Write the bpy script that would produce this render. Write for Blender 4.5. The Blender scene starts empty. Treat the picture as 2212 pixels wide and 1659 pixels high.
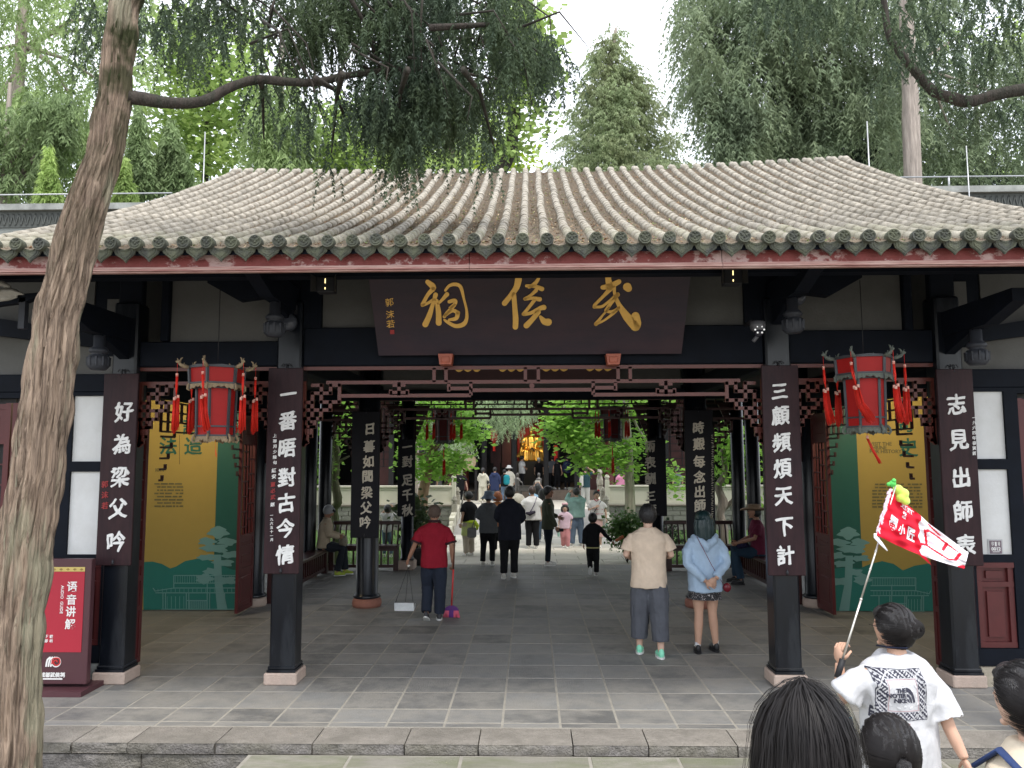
import bpy, bmesh, math, random
import numpy as np
from mathutils import Vector, Matrix, Euler
random.seed(7); RNG = np.random.default_rng(11)
sc = bpy.context.scene
COL = sc.collection
R = math.radians
# ---------------------------------------------------------------- camera
cam = bpy.data.cameras.new('camera'); cam.sensor_width = 36; cam.lens = 27.05
cam.clip_start = 0.05; cam.clip_end = 600
camo = bpy.data.objects.new('camera', cam); COL.objects.link(camo); sc.camera = camo
CAM = Vector((-0.02, -0.27, 2.35))
PITCH, YAW, ROLL = 5.38, 1.35, 0.17
camM = Matrix.Rotation(R(YAW), 4, 'Z') @ Matrix.Rotation(R(90+PITCH), 4, 'X') @ Matrix.Rotation(R(-ROLL), 4, 'Z')
camo.matrix_world = Matrix.Translation(CAM) @ camM
# ---------------------------------------------------------------- world: bright white overcast over a Nishita sky
SUN_EL, SUN_AZ = 62, 150      # azimuth measured clockwise from +Y
w = bpy.data.worlds.new('World'); sc.world = w; w.use_nodes = True
nt = w.node_tree; nt.nodes.clear()
sky = nt.nodes.new('ShaderNodeTexSky'); sky.sky_type = 'NISHITA'; sky.sun_disc = False
sky.sun_elevation = R(SUN_EL); sky.sun_rotation = R(SUN_AZ)
bg1 = nt.nodes.new('ShaderNodeBackground'); bg1.inputs[1].default_value = 0.06
bg2 = nt.nodes.new('ShaderNodeBackground'); bg2.inputs[0].default_value = (1.0, 1.0, 1.0, 1)
bg2.inputs[1].default_value = 1.0
geo = nt.nodes.new('ShaderNodeTexCoord'); nz = nt.nodes.new('ShaderNodeTexNoise'); nz.inputs['Scale'].default_value = 2.2
nz.inputs['Detail'].default_value = 5
mp = nt.nodes.new('ShaderNodeMapping'); mp.inputs['Scale'].default_value = (1, 1, 2.5)
cr = nt.nodes.new('ShaderNodeValToRGB'); cr.color_ramp.elements[0].position = .3; cr.color_ramp.elements[0].color = (.93, .955, 1, 1)
cr.color_ramp.elements[1].position = .7; cr.color_ramp.elements[1].color = (1, 1, 1, 1)
add = nt.nodes.new('ShaderNodeAddShader'); wo = nt.nodes.new('ShaderNodeOutputWorld')
L = nt.links.new
L(geo.outputs['Generated'], mp.inputs[0]); L(mp.outputs[0], nz.inputs['Vector']); L(nz.outputs[0], cr.inputs[0]); L(cr.outputs[0], bg2.inputs[0])
L(sky.outputs[0], bg1.inputs[0]); L(bg1.outputs[0], add.inputs[0]); L(bg2.outputs[0], add.inputs[1]); L(add.outputs[0], wo.inputs[0])
sun = bpy.data.lights.new('sun', 'SUN'); sun.energy = 1.5; sun.angle = R(12); sun.color = (1, .96, .88)
so = bpy.data.objects.new('sun', sun); COL.objects.link(so)
sd = Vector((math.sin(R(SUN_AZ))*math.cos(R(SUN_EL)), math.cos(R(SUN_AZ))*math.cos(R(SUN_EL)), math.sin(R(SUN_EL))))
so.rotation_euler = sd.to_track_quat('Z', 'Y').to_euler(); so.location = (0, 0, 40)
vs = sc.view_settings; vs.view_transform = 'Standard'; vs.look = 'None'; vs.exposure = 0.88; vs.gamma = 1; vs.use_curve_mapping = False
sc.cycles.max_bounces = 8; sc.cycles.diffuse_bounces = 4; sc.cycles.transparent_max_bounces = 8
sc.cycles.use_denoising = True

# ---------------------------------------------------------------- where a point of the photograph stands
def ray(px, py):
    d = Vector((px-1106, 829.5-py, -2212*27.05/36))
    return (camM.to_3x3() @ d)
def at(px, py, Y):
    d = ray(px, py); t = (Y-CAM.y)/d.y; return CAM + d*t
def gz(px, py, z=0.0):
    d = ray(px, py); t = (z-CAM.z)/d.z; return CAM + d*t

# ---------------------------------------------------------------- materials
MAT = {}
def mat(name, col, rough=.7, metal=0, var=.25, scale=6, bump=0, bscale=40, spec=.4, stretch=(1, 1, 1), tint=None, tint_amt=.5,
        tscale=2, rand=0, trans=0, emit=0, coat=0, detail=6, sheen=0, twopos=(.4, .62)):
    """procedural material: base colour varied by noise, optional second colour (dirt, moss, wear), bump and per-object variation"""
    if name in MAT: return MAT[name]
    m = bpy.data.materials.new(name); m.use_nodes = True; t = m.node_tree; N = t.nodes; k = t.links.new
    b = N['Principled BSDF']; out = N['Material Output']
    tc = N.new('ShaderNodeTexCoord'); mpn = N.new('ShaderNodeMapping'); mpn.inputs['Scale'].default_value = stretch
    k(tc.outputs['Object'], mpn.inputs[0])
    vec = mpn.outputs[0]
    if rand:
        oi = N.new('ShaderNodeObjectInfo'); ad = N.new('ShaderNodeVectorMath'); ad.operation = 'ADD'
        cx = N.new('ShaderNodeVectorMath'); cx.operation = 'SCALE'; cx.inputs['Scale'].default_value = 37.0
        cmb = N.new('ShaderNodeCombineXYZ')
        for i in range(3): k(oi.outputs['Random'], cmb.inputs[i])
        k(cmb.outputs[0], cx.inputs[0]); k(vec, ad.inputs[0]); k(cx.outputs[0], ad.inputs[1]); vec = ad.outputs[0]
    n1 = N.new('ShaderNodeTexNoise'); n1.inputs['Scale'].default_value = scale; n1.inputs['Detail'].default_value = detail
    n1.inputs['Roughness'].default_value = .65; k(vec, n1.inputs['Vector'])
    mr = N.new('ShaderNodeMapRange'); mr.inputs[1].default_value = .25; mr.inputs[2].default_value = .75
    mr.inputs[3].default_value = 1-var; mr.inputs[4].default_value = 1+var; k(n1.outputs[0], mr.inputs[0])
    hsv = N.new('ShaderNodeVectorMath'); hsv.operation = 'SCALE'; hsv.inputs[0].default_value = col[:3]
    val = mr.outputs[0]
    if rand:
        m2 = N.new('ShaderNodeMapRange'); m2.inputs[3].default_value = 1-rand; m2.inputs[4].default_value = 1+rand
        k(oi.outputs['Random'], m2.inputs[0]); mu = N.new('ShaderNodeMath'); mu.operation = 'MULTIPLY'
        k(val, mu.inputs[0]); k(m2.outputs[0], mu.inputs[1]); val = mu.outputs[0]
    k(val, hsv.inputs['Scale']); c = hsv.outputs[0]
    if tint:
        n2 = N.new('ShaderNodeTexNoise'); n2.inputs['Scale'].default_value = tscale; n2.inputs['Detail'].default_value = 8
        n2.inputs['Roughness'].default_value = .7; k(vec, n2.inputs['Vector'])
        r2 = N.new('ShaderNodeValToRGB'); r2.color_ramp.elements[0].position = twopos[0]; r2.color_ramp.elements[1].position = twopos[1]
        k(n2.outputs[0], r2.inputs[0]); ml = N.new('ShaderNodeMath'); ml.operation = 'MULTIPLY'; ml.inputs[1].default_value = tint_amt
        k(r2.outputs[0], ml.inputs[0]); mx = N.new('ShaderNodeMix'); mx.data_type = 'RGBA'
        k(ml.outputs[0], mx.inputs[0]); k(c, mx.inputs[6]); mx.inputs[7].default_value = (*tint, 1); c = mx.outputs[2]
    k(c, b.inputs['Base Color'])
    b.inputs['Roughness'].default_value = rough; b.inputs['Metallic'].default_value = metal
    b.inputs['Specular IOR Level'].default_value = spec
    if coat: b.inputs['Coat Weight'].default_value = coat; b.inputs['Coat Roughness'].default_value = .15
    if sheen: b.inputs['Sheen Weight'].default_value = sheen
    if emit: b.inputs['Emission Strength'].default_value = emit; k(c, b.inputs['Emission Color'])
    if bump:
        n3 = N.new('ShaderNodeTexNoise'); n3.inputs['Scale'].default_value = bscale; n3.inputs['Detail'].default_value = 6; k(vec, n3.inputs['Vector'])
        bp = N.new('ShaderNodeBump'); bp.inputs['Strength'].default_value = bump; bp.inputs['Distance'].default_value = .02
        k(n3.outputs[0], bp.inputs['Height']); k(bp.outputs[0], b.inputs['Normal'])
    if trans:
        tr = N.new('ShaderNodeBsdfTranslucent'); k(c, tr.inputs[0]); ms = N.new('ShaderNodeMixShader'); ms.inputs[0].default_value = trans
        k(b.outputs[0], ms.inputs[1]); k(tr.outputs[0], ms.inputs[2]); k(ms.outputs[0], out.inputs[0])
    MAT[name] = m; return m

# ---------------------------------------------------------------- mesh building
class MB:
    """collects shapes, then links them as one mesh object"""
    def __init__(s): s.v = []; s.f = []; s.m = []; s.cur = 0; s.smooth = []
    def add(s, vs, fs, sm=False, mi=None):
        o = len(s.v); s.v.extend([tuple(p) for p in vs])
        for f in fs: s.f.append([i+o for i in f]); s.m.append(s.cur if mi is None else mi); s.smooth.append(sm)
        return s
    def box(s, x0, x1, y0, y1, z0, z1, mi=None):
        v = [(x0,y0,z0),(x1,y0,z0),(x1,y1,z0),(x0,y1,z0),(x0,y0,z1),(x1,y0,z1),(x1,y1,z1),(x0,y1,z1)]
        return s.add(v, [(0,3,2,1),(4,5,6,7),(0,1,5,4),(1,2,6,5),(2,3,7,6),(3,0,4,7)], mi=mi)
    def cbox(s, c, size, mi=None, rot=None, bevel=0):
        x, y, z = [q/2 for q in size]
        if bevel:
            b = min(bevel, x*.9, y*.9, z*.9); vs = []; 
            for sx in (-1,1):
                for sy in (-1,1):
                    for sz in (-1,1):
                        vs += [(sx*x, sy*(y-b), sz*(z-b)), (sx*(x-b), sy*y, sz*(z-b)), (sx*(x-b), sy*(y-b), sz*z)]
            bm = bmesh.new(); 
            for p in vs: bm.verts.new(p)
            r = bmesh.ops.convex_hull(bm, input=bm.verts); bm.verts.index_update()
            V = [v.co.copy() for v in bm.verts]; F = [[v.index for v in f.verts] for f in bm.faces]; bm.free()
        else:
            V = [Vector(p) for p in [(-x,-y,-z),(x,-y,-z),(x,y,-z),(-x,y,-z),(-x,-y,z),(x,-y,z),(x,y,z),(-x,y,z)]]
            F = [(0,3,2,1),(4,5,6,7),(0,1,5,4),(1,2,6,5),(2,3,7,6),(3,0,4,7)]
        if rot is not None: V = [rot @ p for p in V]
        c = Vector(c); return s.add([p+c for p in V], F, mi=mi)
    def bar(s, p, q, w, h=None, mi=None):
        """square bar from p to q; h measured towards up"""
        p, q = Vector(p), Vector(q); h = h or w; d = (q-p); 
        if d.length < 1e-6: return s
        d.normalize(); up = Vector((0,0,1)) if abs(d.z) < .95 else Vector((0,1,0))
        a = d.cross(up).normalized()*w/2; b = a.cross(d).normalized()*h/2
        V = [p-a-b, p+a-b, p+a+b, p-a+b, q-a-b, q+a-b, q+a+b, q-a+b]
        return s.add(V, [(0,1,2,3),(7,6,5,4),(0,4,5,1),(1,5,6,2),(2,6,7,3),(3,7,4,0)], mi=mi)
    def tube(s, pts, rad, n=8, cap=True, mi=None, flat=1.0, closed=False):
        pts = [Vector(p) for p in pts]; k = len(pts)
        if not hasattr(rad, '__len__'): rad = [rad]*k
        V = []; F = []; prev = None
        for i, p in enumerate(pts):
            a = pts[max(i-1, 0)]; b = pts[min(i+1, k-1)]; d = (b-a)
            d = d.normalized() if d.length > 1e-9 else Vector((0,0,1))
            if prev is None:
                up = Vector((0,0,1)) if abs(d.z) < .9 else Vector((0,1,0)); u = d.cross(up).normalized()
            else:
                u = (prev - d*prev.dot(d)); u = u.normalized() if u.length > 1e-6 else d.orthogonal().normalized()
            prev = u; v = d.cross(u)
            for j in range(n):
                t = 2*math.pi*j/n; V.append(p + (u*math.cos(t) + v*math.sin(t)*flat)*rad[i])
        for i in range(k-1):
            for j in range(n): F.append((i*n+j, i*n+(j+1)%n, (i+1)*n+(j+1)%n, (i+1)*n+j))
        if cap: F.append(tuple(range(n))[::-1]); F.append(tuple((k-1)*n+j for j in range(n)))
        return s.add(V, F, True, mi)
    def cyl(s, c, r, z0, z1, n=16, r2=None, mi=None, sm=True):
        r2 = r if r2 is None else r2; V = []
        for z, rr in ((z0, r), (z1, r2)):
            for j in range(n): t = 2*math.pi*j/n; V.append((c[0]+rr*math.cos(t), c[1]+rr*math.sin(t), z))
        s.add(V, [(j, (j+1)%n, n+(j+1)%n, n+j) for j in range(n)], sm, mi)
        o = len(s.v)-2*n
        s.f.append([o+j for j in range(n)][::-1]); s.m.append(s.cur if mi is None else mi); s.smooth.append(False)
        s.f.append([o+n+j for j in range(n)]); s.m.append(s.cur if mi is None else mi); s.smooth.append(False)
        return s
    def lathe(s, c, prof, n=16, mi=None):
        """prof: list of (radius, z)"""
        V = []; F = []; k = len(prof)
        for r, z in prof:
            for j in range(n): t = 2*math.pi*j/n; V.append((c[0]+r*math.cos(t), c[1]+r*math.sin(t), c[2]+z))
        for i in range(k-1):
            for j in range(n): F.append((i*n+j, i*n+(j+1)%n, (i+1)*n+(j+1)%n, (i+1)*n+j))
        F.append(tuple(range(n))[::-1]); F.append(tuple((k-1)*n+j for j in range(n)))
        return s.add(V, F, True, mi)
    def ell(s, c, r, n=10, k=7, mi=None, rot=None):
        if not hasattr(r, '__len__'): r = (r, r, r)
        V = []; F = []; c = Vector(c)
        for i in range(k+1):
            a = math.pi*(i/k) - math.pi/2; a = max(min(a, 1.5), -1.5)
            for j in range(n):
                t = 2*math.pi*j/n; p = Vector((r[0]*math.cos(a)*math.cos(t), r[1]*math.cos(a)*math.sin(t), r[2]*math.sin(a)))
                if rot is not None: p = rot @ p
                V.append(c+p)
        for i in range(k):
            for j in range(n): F.append((i*n+j, i*n+(j+1)%n, (i+1)*n+(j+1)%n, (i+1)*n+j))
        F.append(tuple(range(n))[::-1]); F.append(tuple(k*n+j for j in range(n)))
        return s.add(V, F, True, mi)
    def loft(s, secs, n=16, mi=None, flip=False):
        """secs: (x, y, z, rx, ry) stacked ellipses (horizontal), optional 6th entry superellipse power"""
        V = []; F = []; k = len(secs)
        for q in secs:
            x, y, z, rx, ry = q[:5]; e = q[5] if len(q) > 5 else 2.0
            for j in range(n):
                t = 2*math.pi*j/n; cc, ss = math.cos(t), math.sin(t)
                V.append((x+rx*math.copysign(abs(cc)**(2/e), cc), y+ry*math.copysign(abs(ss)**(2/e), ss), z))
        for i in range(k-1):
            for j in range(n): F.append((i*n+j, i*n+(j+1)%n, (i+1)*n+(j+1)%n, (i+1)*n+j))
        F.append(tuple(range(n))[::-1]); F.append(tuple((k-1)*n+j for j in range(n)))
        return s.add(V, F, True, mi)
    def prism(s, poly, y0, y1, mi=None, plane='xz'):
        """poly in x,z extruded along y (or 'xy' along z, 'yz' along x)"""
        n = len(poly); V = []
        for d in (y0, y1):
            for a, b in poly: V.append({'xz': (a, d, b), 'xy': (a, b, d), 'yz': (d, a, b)}[plane])
        F = [(i, (i+1)%n, n+(i+1)%n, n+i) for i in range(n)] + [tuple(range(n))[::-1], tuple(range(n, 2*n))]
        return s.add(V, F, False, mi)
    def mesh(s, name, mats, fix=True):
        me = bpy.data.meshes.new(name)
        me.from_pydata([tuple(p) for p in s.v], [], s.f)
        if not isinstance(mats, (list, tuple)): mats = [mats]
        for m in mats: me.materials.append(m)
        me.polygons.foreach_set('material_index', s.m); me.polygons.foreach_set('use_smooth', s.smooth)
        if fix and len(s.f) < 60000:
            bm = bmesh.new(); bm.from_mesh(me); bmesh.ops.recalc_face_normals(bm, faces=bm.faces); bm.to_mesh(me); bm.free()
        me.update(); return me
    def build(s, name, mats, parent=None, loc=None, rot=None, **kw):
        return link(name, s.mesh(name, mats), parent, loc, rot, **kw)

def link(name, me, parent=None, loc=None, rot=None, **kw):
    o = bpy.data.objects.new(name, me); COL.objects.link(o)
    if parent is not None: o.parent = parent
    if loc is not None: o.location = loc
    if rot is not None: o.rotation_euler = rot
    for a, b in kw.items(): o[a] = b
    return o
def thing(name, label, cat, loc=(0,0,0), rz=0, group=None, **kw):
    o = bpy.data.objects.new(name, None); COL.objects.link(o); o.location = loc; o.rotation_euler = (0, 0, rz)
    o['label'] = label; o['category'] = cat
    if group: o['group'] = group
    for a, b in kw.items(): o[a] = b
    return o
def tag(o, label, cat, group=None):
    o['label'] = label; o['category'] = cat
    if group: o['group'] = group
    return o
def copy_tree(o, parent=None):
    c = o.copy(); COL.objects.link(c)
    if parent is not None: c.parent = parent
    for ch in list(o.children): copy_tree(ch, c)
    return c
def raw_mesh(name, V, F, m, smooth=False):
    """numpy arrays to mesh, F (n,3) or (n,4)"""
    me = bpy.data.meshes.new(name); n, k = F.shape
    me.vertices.add(len(V)); me.vertices.foreach_set('co', V.astype(np.float32).ravel())
    me.loops.add(n*k); me.loops.foreach_set('vertex_index', F.astype(np.int32).ravel())
    me.polygons.add(n); me.polygons.foreach_set('loop_start', np.arange(0, n*k, k, dtype=np.int32))
    me.polygons.foreach_set('loop_total', np.full(n, k, np.int32))
    if smooth: me.polygons.foreach_set('use_smooth', np.ones(n, bool))
    for x in (m if isinstance(m, (list, tuple)) else [m]): me.materials.append(x)
    me.update(calc_edges=True); me.validate(); return me
def evaluated(me, mods, decimate=None):
    o = bpy.data.objects.new('tmp', me); COL.objects.link(o)
    for typ, kw in mods:
        md = o.modifiers.new('m', typ)
        for a, b in kw.items(): setattr(md, a, b)
    dg = bpy.context.evaluated_depsgraph_get(); r = bpy.data.meshes.new_from_object(o.evaluated_get(dg))
    bpy.data.objects.remove(o); return r
DEC = .42
def melt(mb, mats, voxel=.012, smooth=4, disp=None):
    """melts overlapping closed shapes into one continuous smooth surface"""
    me = mb.mesh('melt', mats)
    r = evaluated(me, [('REMESH', dict(mode='VOXEL', voxel_size=voxel, use_smooth_shade=True)), ('SMOOTH', dict(factor=.5, iterations=smooth)), ('DECIMATE', dict(ratio=DEC))])
    bpy.data.meshes.remove(me)
    if disp:
        n = len(r.vertices); co = np.empty(n*3, np.float32); r.vertices.foreach_get('co', co); co = co.reshape(-1, 3)
        no = np.empty(n*3, np.float32); r.vertices.foreach_get('normal', no); no = no.reshape(-1, 3)
        r.vertices.foreach_set('co', (co + no*disp(co)[:, None]).astype(np.float32).ravel()); r.update()
    r.polygons.foreach_set('use_smooth', [True]*len(r.polygons))
    if not r.materials:
        for x in (mats if isinstance(mats, (list, tuple)) else [mats]): r.materials.append(x)
    return r
# ---------------------------------------------------------------- writing
def glyphs(s, size, depth=.004, bold=0.0, wobble=0.0, shear=0.0, seed=0, sx=1.0):
    """centred text mesh in the XZ plane, facing -Y"""
    c = bpy.data.curves.new('t', 'FONT'); c.body = s; c.size = 1; c.align_x = 'CENTER'; c.align_y = 'CENTER'
    c.extrude = depth/2/size; c.offset = 0 if wobble else bold; c.resolution_u = 2
    o = bpy.data.objects.new('t', c); COL.objects.link(o)
    dg = bpy.context.evaluated_depsgraph_get(); me = bpy.data.meshes.new_from_object(o.evaluated_get(dg)); bpy.data.objects.remove(o)
    if wobble:
        bm = bmesh.new(); bm.from_mesh(me)
        es = [e for e in bm.edges if e.calc_length() > .12]; bmesh.ops.subdivide_edges(bm, edges=es, cuts=2)
        bm.to_mesh(me); bm.free()
    n = len(me.vertices); co = np.empty(n*3, np.float32); me.vertices.foreach_get('co', co); co = co.reshape(-1, 3)
    if not n: return me
    lo, hi = co.min(0), co.max(0); cx, cy = (lo[0]+hi[0])/2, (lo[1]+hi[1])/2
    x = co[:, 0]-cx; y = co[:, 1]-cy; z = co[:, 2]
    if wobble:
        a = seed*1.7
        dx = np.sin(x*7+y*9+a)*.6+np.sin(x*15-y*12+a*2)*.4; dy = np.sin(x*8-y*7+a+1)*.6+np.sin(x*13+y*16+a*3)*.4
        x = x+dx*wobble; y = y+dy*wobble
    y = y + x*shear
    out = np.stack([x*size*sx, -z*size, y*size], 1)
    me.vertices.foreach_set('co', out.astype(np.float32).ravel()); me.update()
    if wobble and bold:      # thickened strokes: shifted, differently wavering copies of the same glyph
        fs = [tuple(p.vertices) for p in me.polygons]; V = []; F = []; b = bold*size; X = out/size
        for i, (ax, az) in enumerate(((0,0),(1,.2),(-1,-.2),(.2,1),(-.2,-1))):
            ph = seed+i*2.1; q = out.copy(); q[:, 0] += ax*b*(1+.6*np.sin(X[:, 0]*5+X[:, 2]*6+ph)); q[:, 2] += az*b*(1+.6*np.sin(X[:, 0]*6-X[:, 2]*5+ph)); q[:, 1] -= .0005*i
            F += [tuple(v+len(V) for v in f) for f in fs]; V += [tuple(v) for v in q]
        me = bpy.data.meshes.new('character'); me.from_pydata(V, [], F)
    return me
def write(s, size, loc, m, parent, name='character', **kw):
    me = glyphs(s, size, **kw); me.materials.clear(); me.materials.append(m)
    me.polygons.foreach_set('material_index', np.zeros(len(me.polygons), np.int32))
    return link(name, me, parent, loc)
def stroke(mb, pts, wid, y=0, depth=.01, n=10):
    """brush stroke in the XZ plane: smooth polyline with varying width, drawn as a flat ribbon with round ends"""
    P = [Vector((p[0], p[1])) for p in pts]; k = len(P)
    W = wid if hasattr(wid, '__len__') else [wid]*k
    Q = []; QW = []
    for i in range(k-1):
        a = P[max(i-1,0)]; b = P[i]; c = P[i+1]; d = P[min(i+2,k-1)]
        for j in range(5 if i < k-2 else 6):
            t = j/5; Q.append(.5*((2*b)+(c-a)*t+(2*a-5*b+4*c-d)*t*t+(3*b-a-3*c+d)*t**3)); QW.append(W[i]*(1-t)+W[i+1]*t)
    left, right = [], []
    for i, q in enumerate(Q):
        d = (Q[min(i+1, len(Q)-1)]-Q[max(i-1, 0)]); d = d.normalized() if d.length > 1e-9 else Vector((1,0)); nn = Vector((-d.y, d.x))
        left.append(q+nn*QW[i]/2); right.append(q-nn*QW[i]/2)
    def capp(q, d, wd):
        base = math.atan2(d.y, d.x); return [q+Vector((math.cos(base+math.pi/2-math.pi*j/6), math.sin(base+math.pi/2-math.pi*j/6)))*wd/2 for j in range(1, 6)]
    V = []; F = []
    for i in range(len(Q)): V += [(left[i].x, y-depth, left[i].y), (right[i].x, y-depth, right[i].y), (left[i].x, y, left[i].y), (right[i].x, y, right[i].y)]
    for i in range(len(Q)-1):
        a = i*4; b = a+4; F += [(a, b, b+1, a+1), (a, a+2, b+2, b), (a+1, b+1, b+3, a+3)]
    mb.add(V, F)
    for q, d, wd in ((Q[-1], (Q[-1]-Q[-2]).normalized(), QW[-1]), (Q[0], (Q[0]-Q[1]).normalized(), QW[0])):
        ring = [q+Vector((-d.y, d.x))*wd/2] + capp(q, d, wd) + [q-Vector((-d.y, d.x))*wd/2]
        m = len(ring); mb.add([(r.x, y-depth, r.y) for r in ring]+[(r.x, y, r.y) for r in ring], [tuple(range(m))]+[(i, i+m, i+1+m, i+1) for i in range(m-1)])
# ---------------------------------------------------------------- smooth value noise for numpy vertices
_G = RNG.random((32, 32, 32)).astype(np.float32)
def vnoise(p, s=1.0):
    q = np.asarray(p, np.float32)*s + 100.0; i = np.floor(q).astype(int); f = q-i; f = f*f*(3-2*f); i = i % 32; j = (i+1) % 32
    def g(a, b, c): return _G[a, b, c]
    x0, y0, z0 = i.T; x1, y1, z1 = j.T; fx, fy, fz = f.T
    c00 = g(x0,y0,z0)*(1-fx)+g(x1,y0,z0)*fx; c10 = g(x0,y1,z0)*(1-fx)+g(x1,y1,z0)*fx
    c01 = g(x0,y0,z1)*(1-fx)+g(x1,y0,z1)*fx; c11 = g(x0,y1,z1)*(1-fx)+g(x1,y1,z1)*fx
    return (c00*(1-fy)+c10*fy)*(1-fz)+(c01*(1-fy)+c11*fy)*fz
# ================================================================= materials of the place
slate = mat('floor_slab_stone', (.180,.178,.172), .62, var=.16, scale=3, bump=.25, bscale=30, rand=.30, tint=(.27,.255,.23), tint_amt=.75, tscale=1.3, spec=.35)
mortar = mat('pale_mortar', (.31,.29,.25), .9, var=.2, scale=8)
kerb = mat('kerb_sandstone', (.27,.245,.215), .85, var=.22, scale=7, bump=.8, bscale=55, rand=.12, tint=(.13,.12,.10), tint_amt=.5, tscale=3)
kerb_rough = mat('kerb_rough_face', (.20,.185,.175), .9, var=.45, scale=18, bump=1, bscale=60, rand=.12, tint=(.14,.13,.08), tint_amt=.4, tscale=2)
groundm = mat('soil', (.10,.085,.06), .95, var=.4, scale=10, bump=.8, bscale=40, tint=(.07,.085,.04), tint_amt=.5)
front_paving = mat('front_paving', (.25,.235,.20), .85, var=.2, scale=4, bump=.5, bscale=40, rand=.14, tint=(.16,.175,.10), tint_amt=.7, tscale=1.6)
courtm = mat('courtyard_stone', (.50,.47,.41), .8, var=.14, scale=4, bump=.3, bscale=30, rand=.1, tint=(.38,.35,.29), tint_amt=.5, tscale=1)
grassm = mat('grass_ground', (.10,.17,.045), .9, var=.35, scale=8, bump=.6, bscale=60)
blade = mat('grass_blade', (.14,.26,.06), .7, var=.4, scale=3, trans=.35)
lacq = mat('black_lacquer', (.004,.0055,.009), .30, var=.4, scale=3, spec=.38, tint=(.020,.023,.028), tint_amt=.7, tscale=1.4, stretch=(3,3,.6), twopos=(.52,.6))
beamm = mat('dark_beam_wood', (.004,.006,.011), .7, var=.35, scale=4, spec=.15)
plaster = mat('shade_toned_plaster', (.115,.113,.107), .9, var=.10, scale=2, tint=(.08,.078,.07), tint_amt=.6, tscale=1.2, bump=.15)  # pale plaster, its base colour darkened to carry the shade under the eave
white_plaster = mat('white_plaster', (.66,.66,.65), .85, var=.05, scale=3, tint=(.52,.51,.48), tint_amt=.45, tscale=2.2, bump=.1)
redwood = mat('dark_red_lacquer', (.085,.015,.015), .45, var=.2, scale=5, tint=(.09,.014,.014), tint_amt=.5, tscale=3, spec=.4)
lattice_red = mat('lattice_red_brown', (.105,.023,.015), .42, var=.2, scale=6, spec=.5)
basestone = mat('pink_sandstone', (.47,.36,.30), .8, var=.14, scale=9, bump=.4, bscale=60, tint=(.30,.26,.22), tint_amt=.4, tscale=4)
tilem = mat('grey_roof_tile', (.355,.325,.265), .88, var=.22, scale=12, bump=.5, bscale=70, rand=.14, tint=(.215,.225,.115), tint_amt=.45, tscale=1.4, twopos=(.42,.7))
tiletop = mat('grey_roof_tile_upper', (.365,.33,.275), .88, var=.45, scale=9, bump=.5, bscale=70, tint=(.22,.20,.165), tint_amt=.7, tscale=3.0, twopos=(.45,.62))
panm = mat('pan_tile', (.225,.19,.15), .95, var=.5, scale=20, bump=.6, bscale=60, tint=(.27,.21,.15), tint_amt=.7, tscale=7)
capm = mat('tile_cap_dark', (.060,.063,.055), .85, var=.3, scale=20, bump=.5, bscale=90, rand=.2, tint=(.14,.15,.085), tint_amt=.5, tscale=8)
litterm = mat('dry_leaf_litter', (.34,.20,.10), .9, var=.6, scale=40)
fasciam = mat('peeling_red_paint', (.19,.042,.037), .7, var=.22, scale=5, bump=.3, bscale=50, stretch=(1,1,1.5), tint=(.50,.36,.33), tint_amt=.8, tscale=3.2, twopos=(.54,.60))
trimm = mat('fascia_trim', (.30,.13,.11), .6, var=.2, scale=10, stretch=(.4,1,8), tint=(.55,.42,.36), tint_amt=.6, tscale=5)
greystone = mat('grey_wall_stone', (.20,.21,.20), .9, var=.25, scale=6, bump=.4, bscale=40, tint=(.10,.11,.10), tint_amt=.6, tscale=2)
blockm = mat('grey_block', (.24,.235,.205), .9, var=.25, scale=8, bump=.6, bscale=60, rand=.12)
balusm = mat('balustrade_plaster', (.55,.52,.42), .85, var=.1, scale=3, tint=(.36,.35,.28), tint_amt=.4, tscale=1.5)
metalw = mat('galvanised_metal', (.38,.39,.40), .4, metal=.6, var=.1)
black = mat('matte_black', (.012,.012,.014), .6, var=.2)

# ================================================================= ground
mb = MB(); mb.box(-150, 150, -40, 250, -1.0, -.34); g = mb.build('ground', groundm); g['kind'] = 'structure'
def rough_block(size, seed, amp, mats, cuts=5, faces_rough=None):
    """stone block centred on origin, front face (-y) chipped"""
    sx, sy, sz = size; nx = max(3, int(sx/.05)); nz = max(3, int(sz/.03)); V = []; F = []
    X = np.linspace(-sx/2, sx/2, nx+1); Z = np.linspace(-sz/2, sz/2, nz+1)
    P = np.array([(x, -sy/2, z) for z in Z for x in X], np.float32)
    d = (vnoise(P+seed*3.1, 14)-.5)*amp*1.3 + (vnoise(P+seed*7.7, 38)-.5)*amp
    edge = np.array([(abs(z) > sz/2-.001) for z in Z for x in X]); P[:, 1] -= np.where(edge, d*.3-.004, d)
    P[:, 0] += np.array([0]*len(P)); V = [tuple(p) for p in P]
    m = MB(); F = [(a*(nx+1)+b, a*(nx+1)+b+1, (a+1)*(nx+1)+b+1, (a+1)*(nx+1)+b) for a in range(nz) for b in range(nx)]
    m.add(V, F, True, 1)
    m.add([(-sx/2,-sy/2,-sz/2),(sx/2,-sy/2,-sz/2),(sx/2,sy/2,-sz/2),(-sx/2,sy/2,-sz/2),(-sx/2,-sy/2,sz/2),(sx/2,-sy/2,sz/2),(sx/2,sy/2,sz/2),(-sx/2,sy/2,sz/2)],
          [(0,3,2,1),(4,5,6,7),(1,2,6,5),(2,3,7,6),(3,0,4,7)], False, 0)
    return m.mesh('kerb_stone', mats, fix=False)
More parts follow.
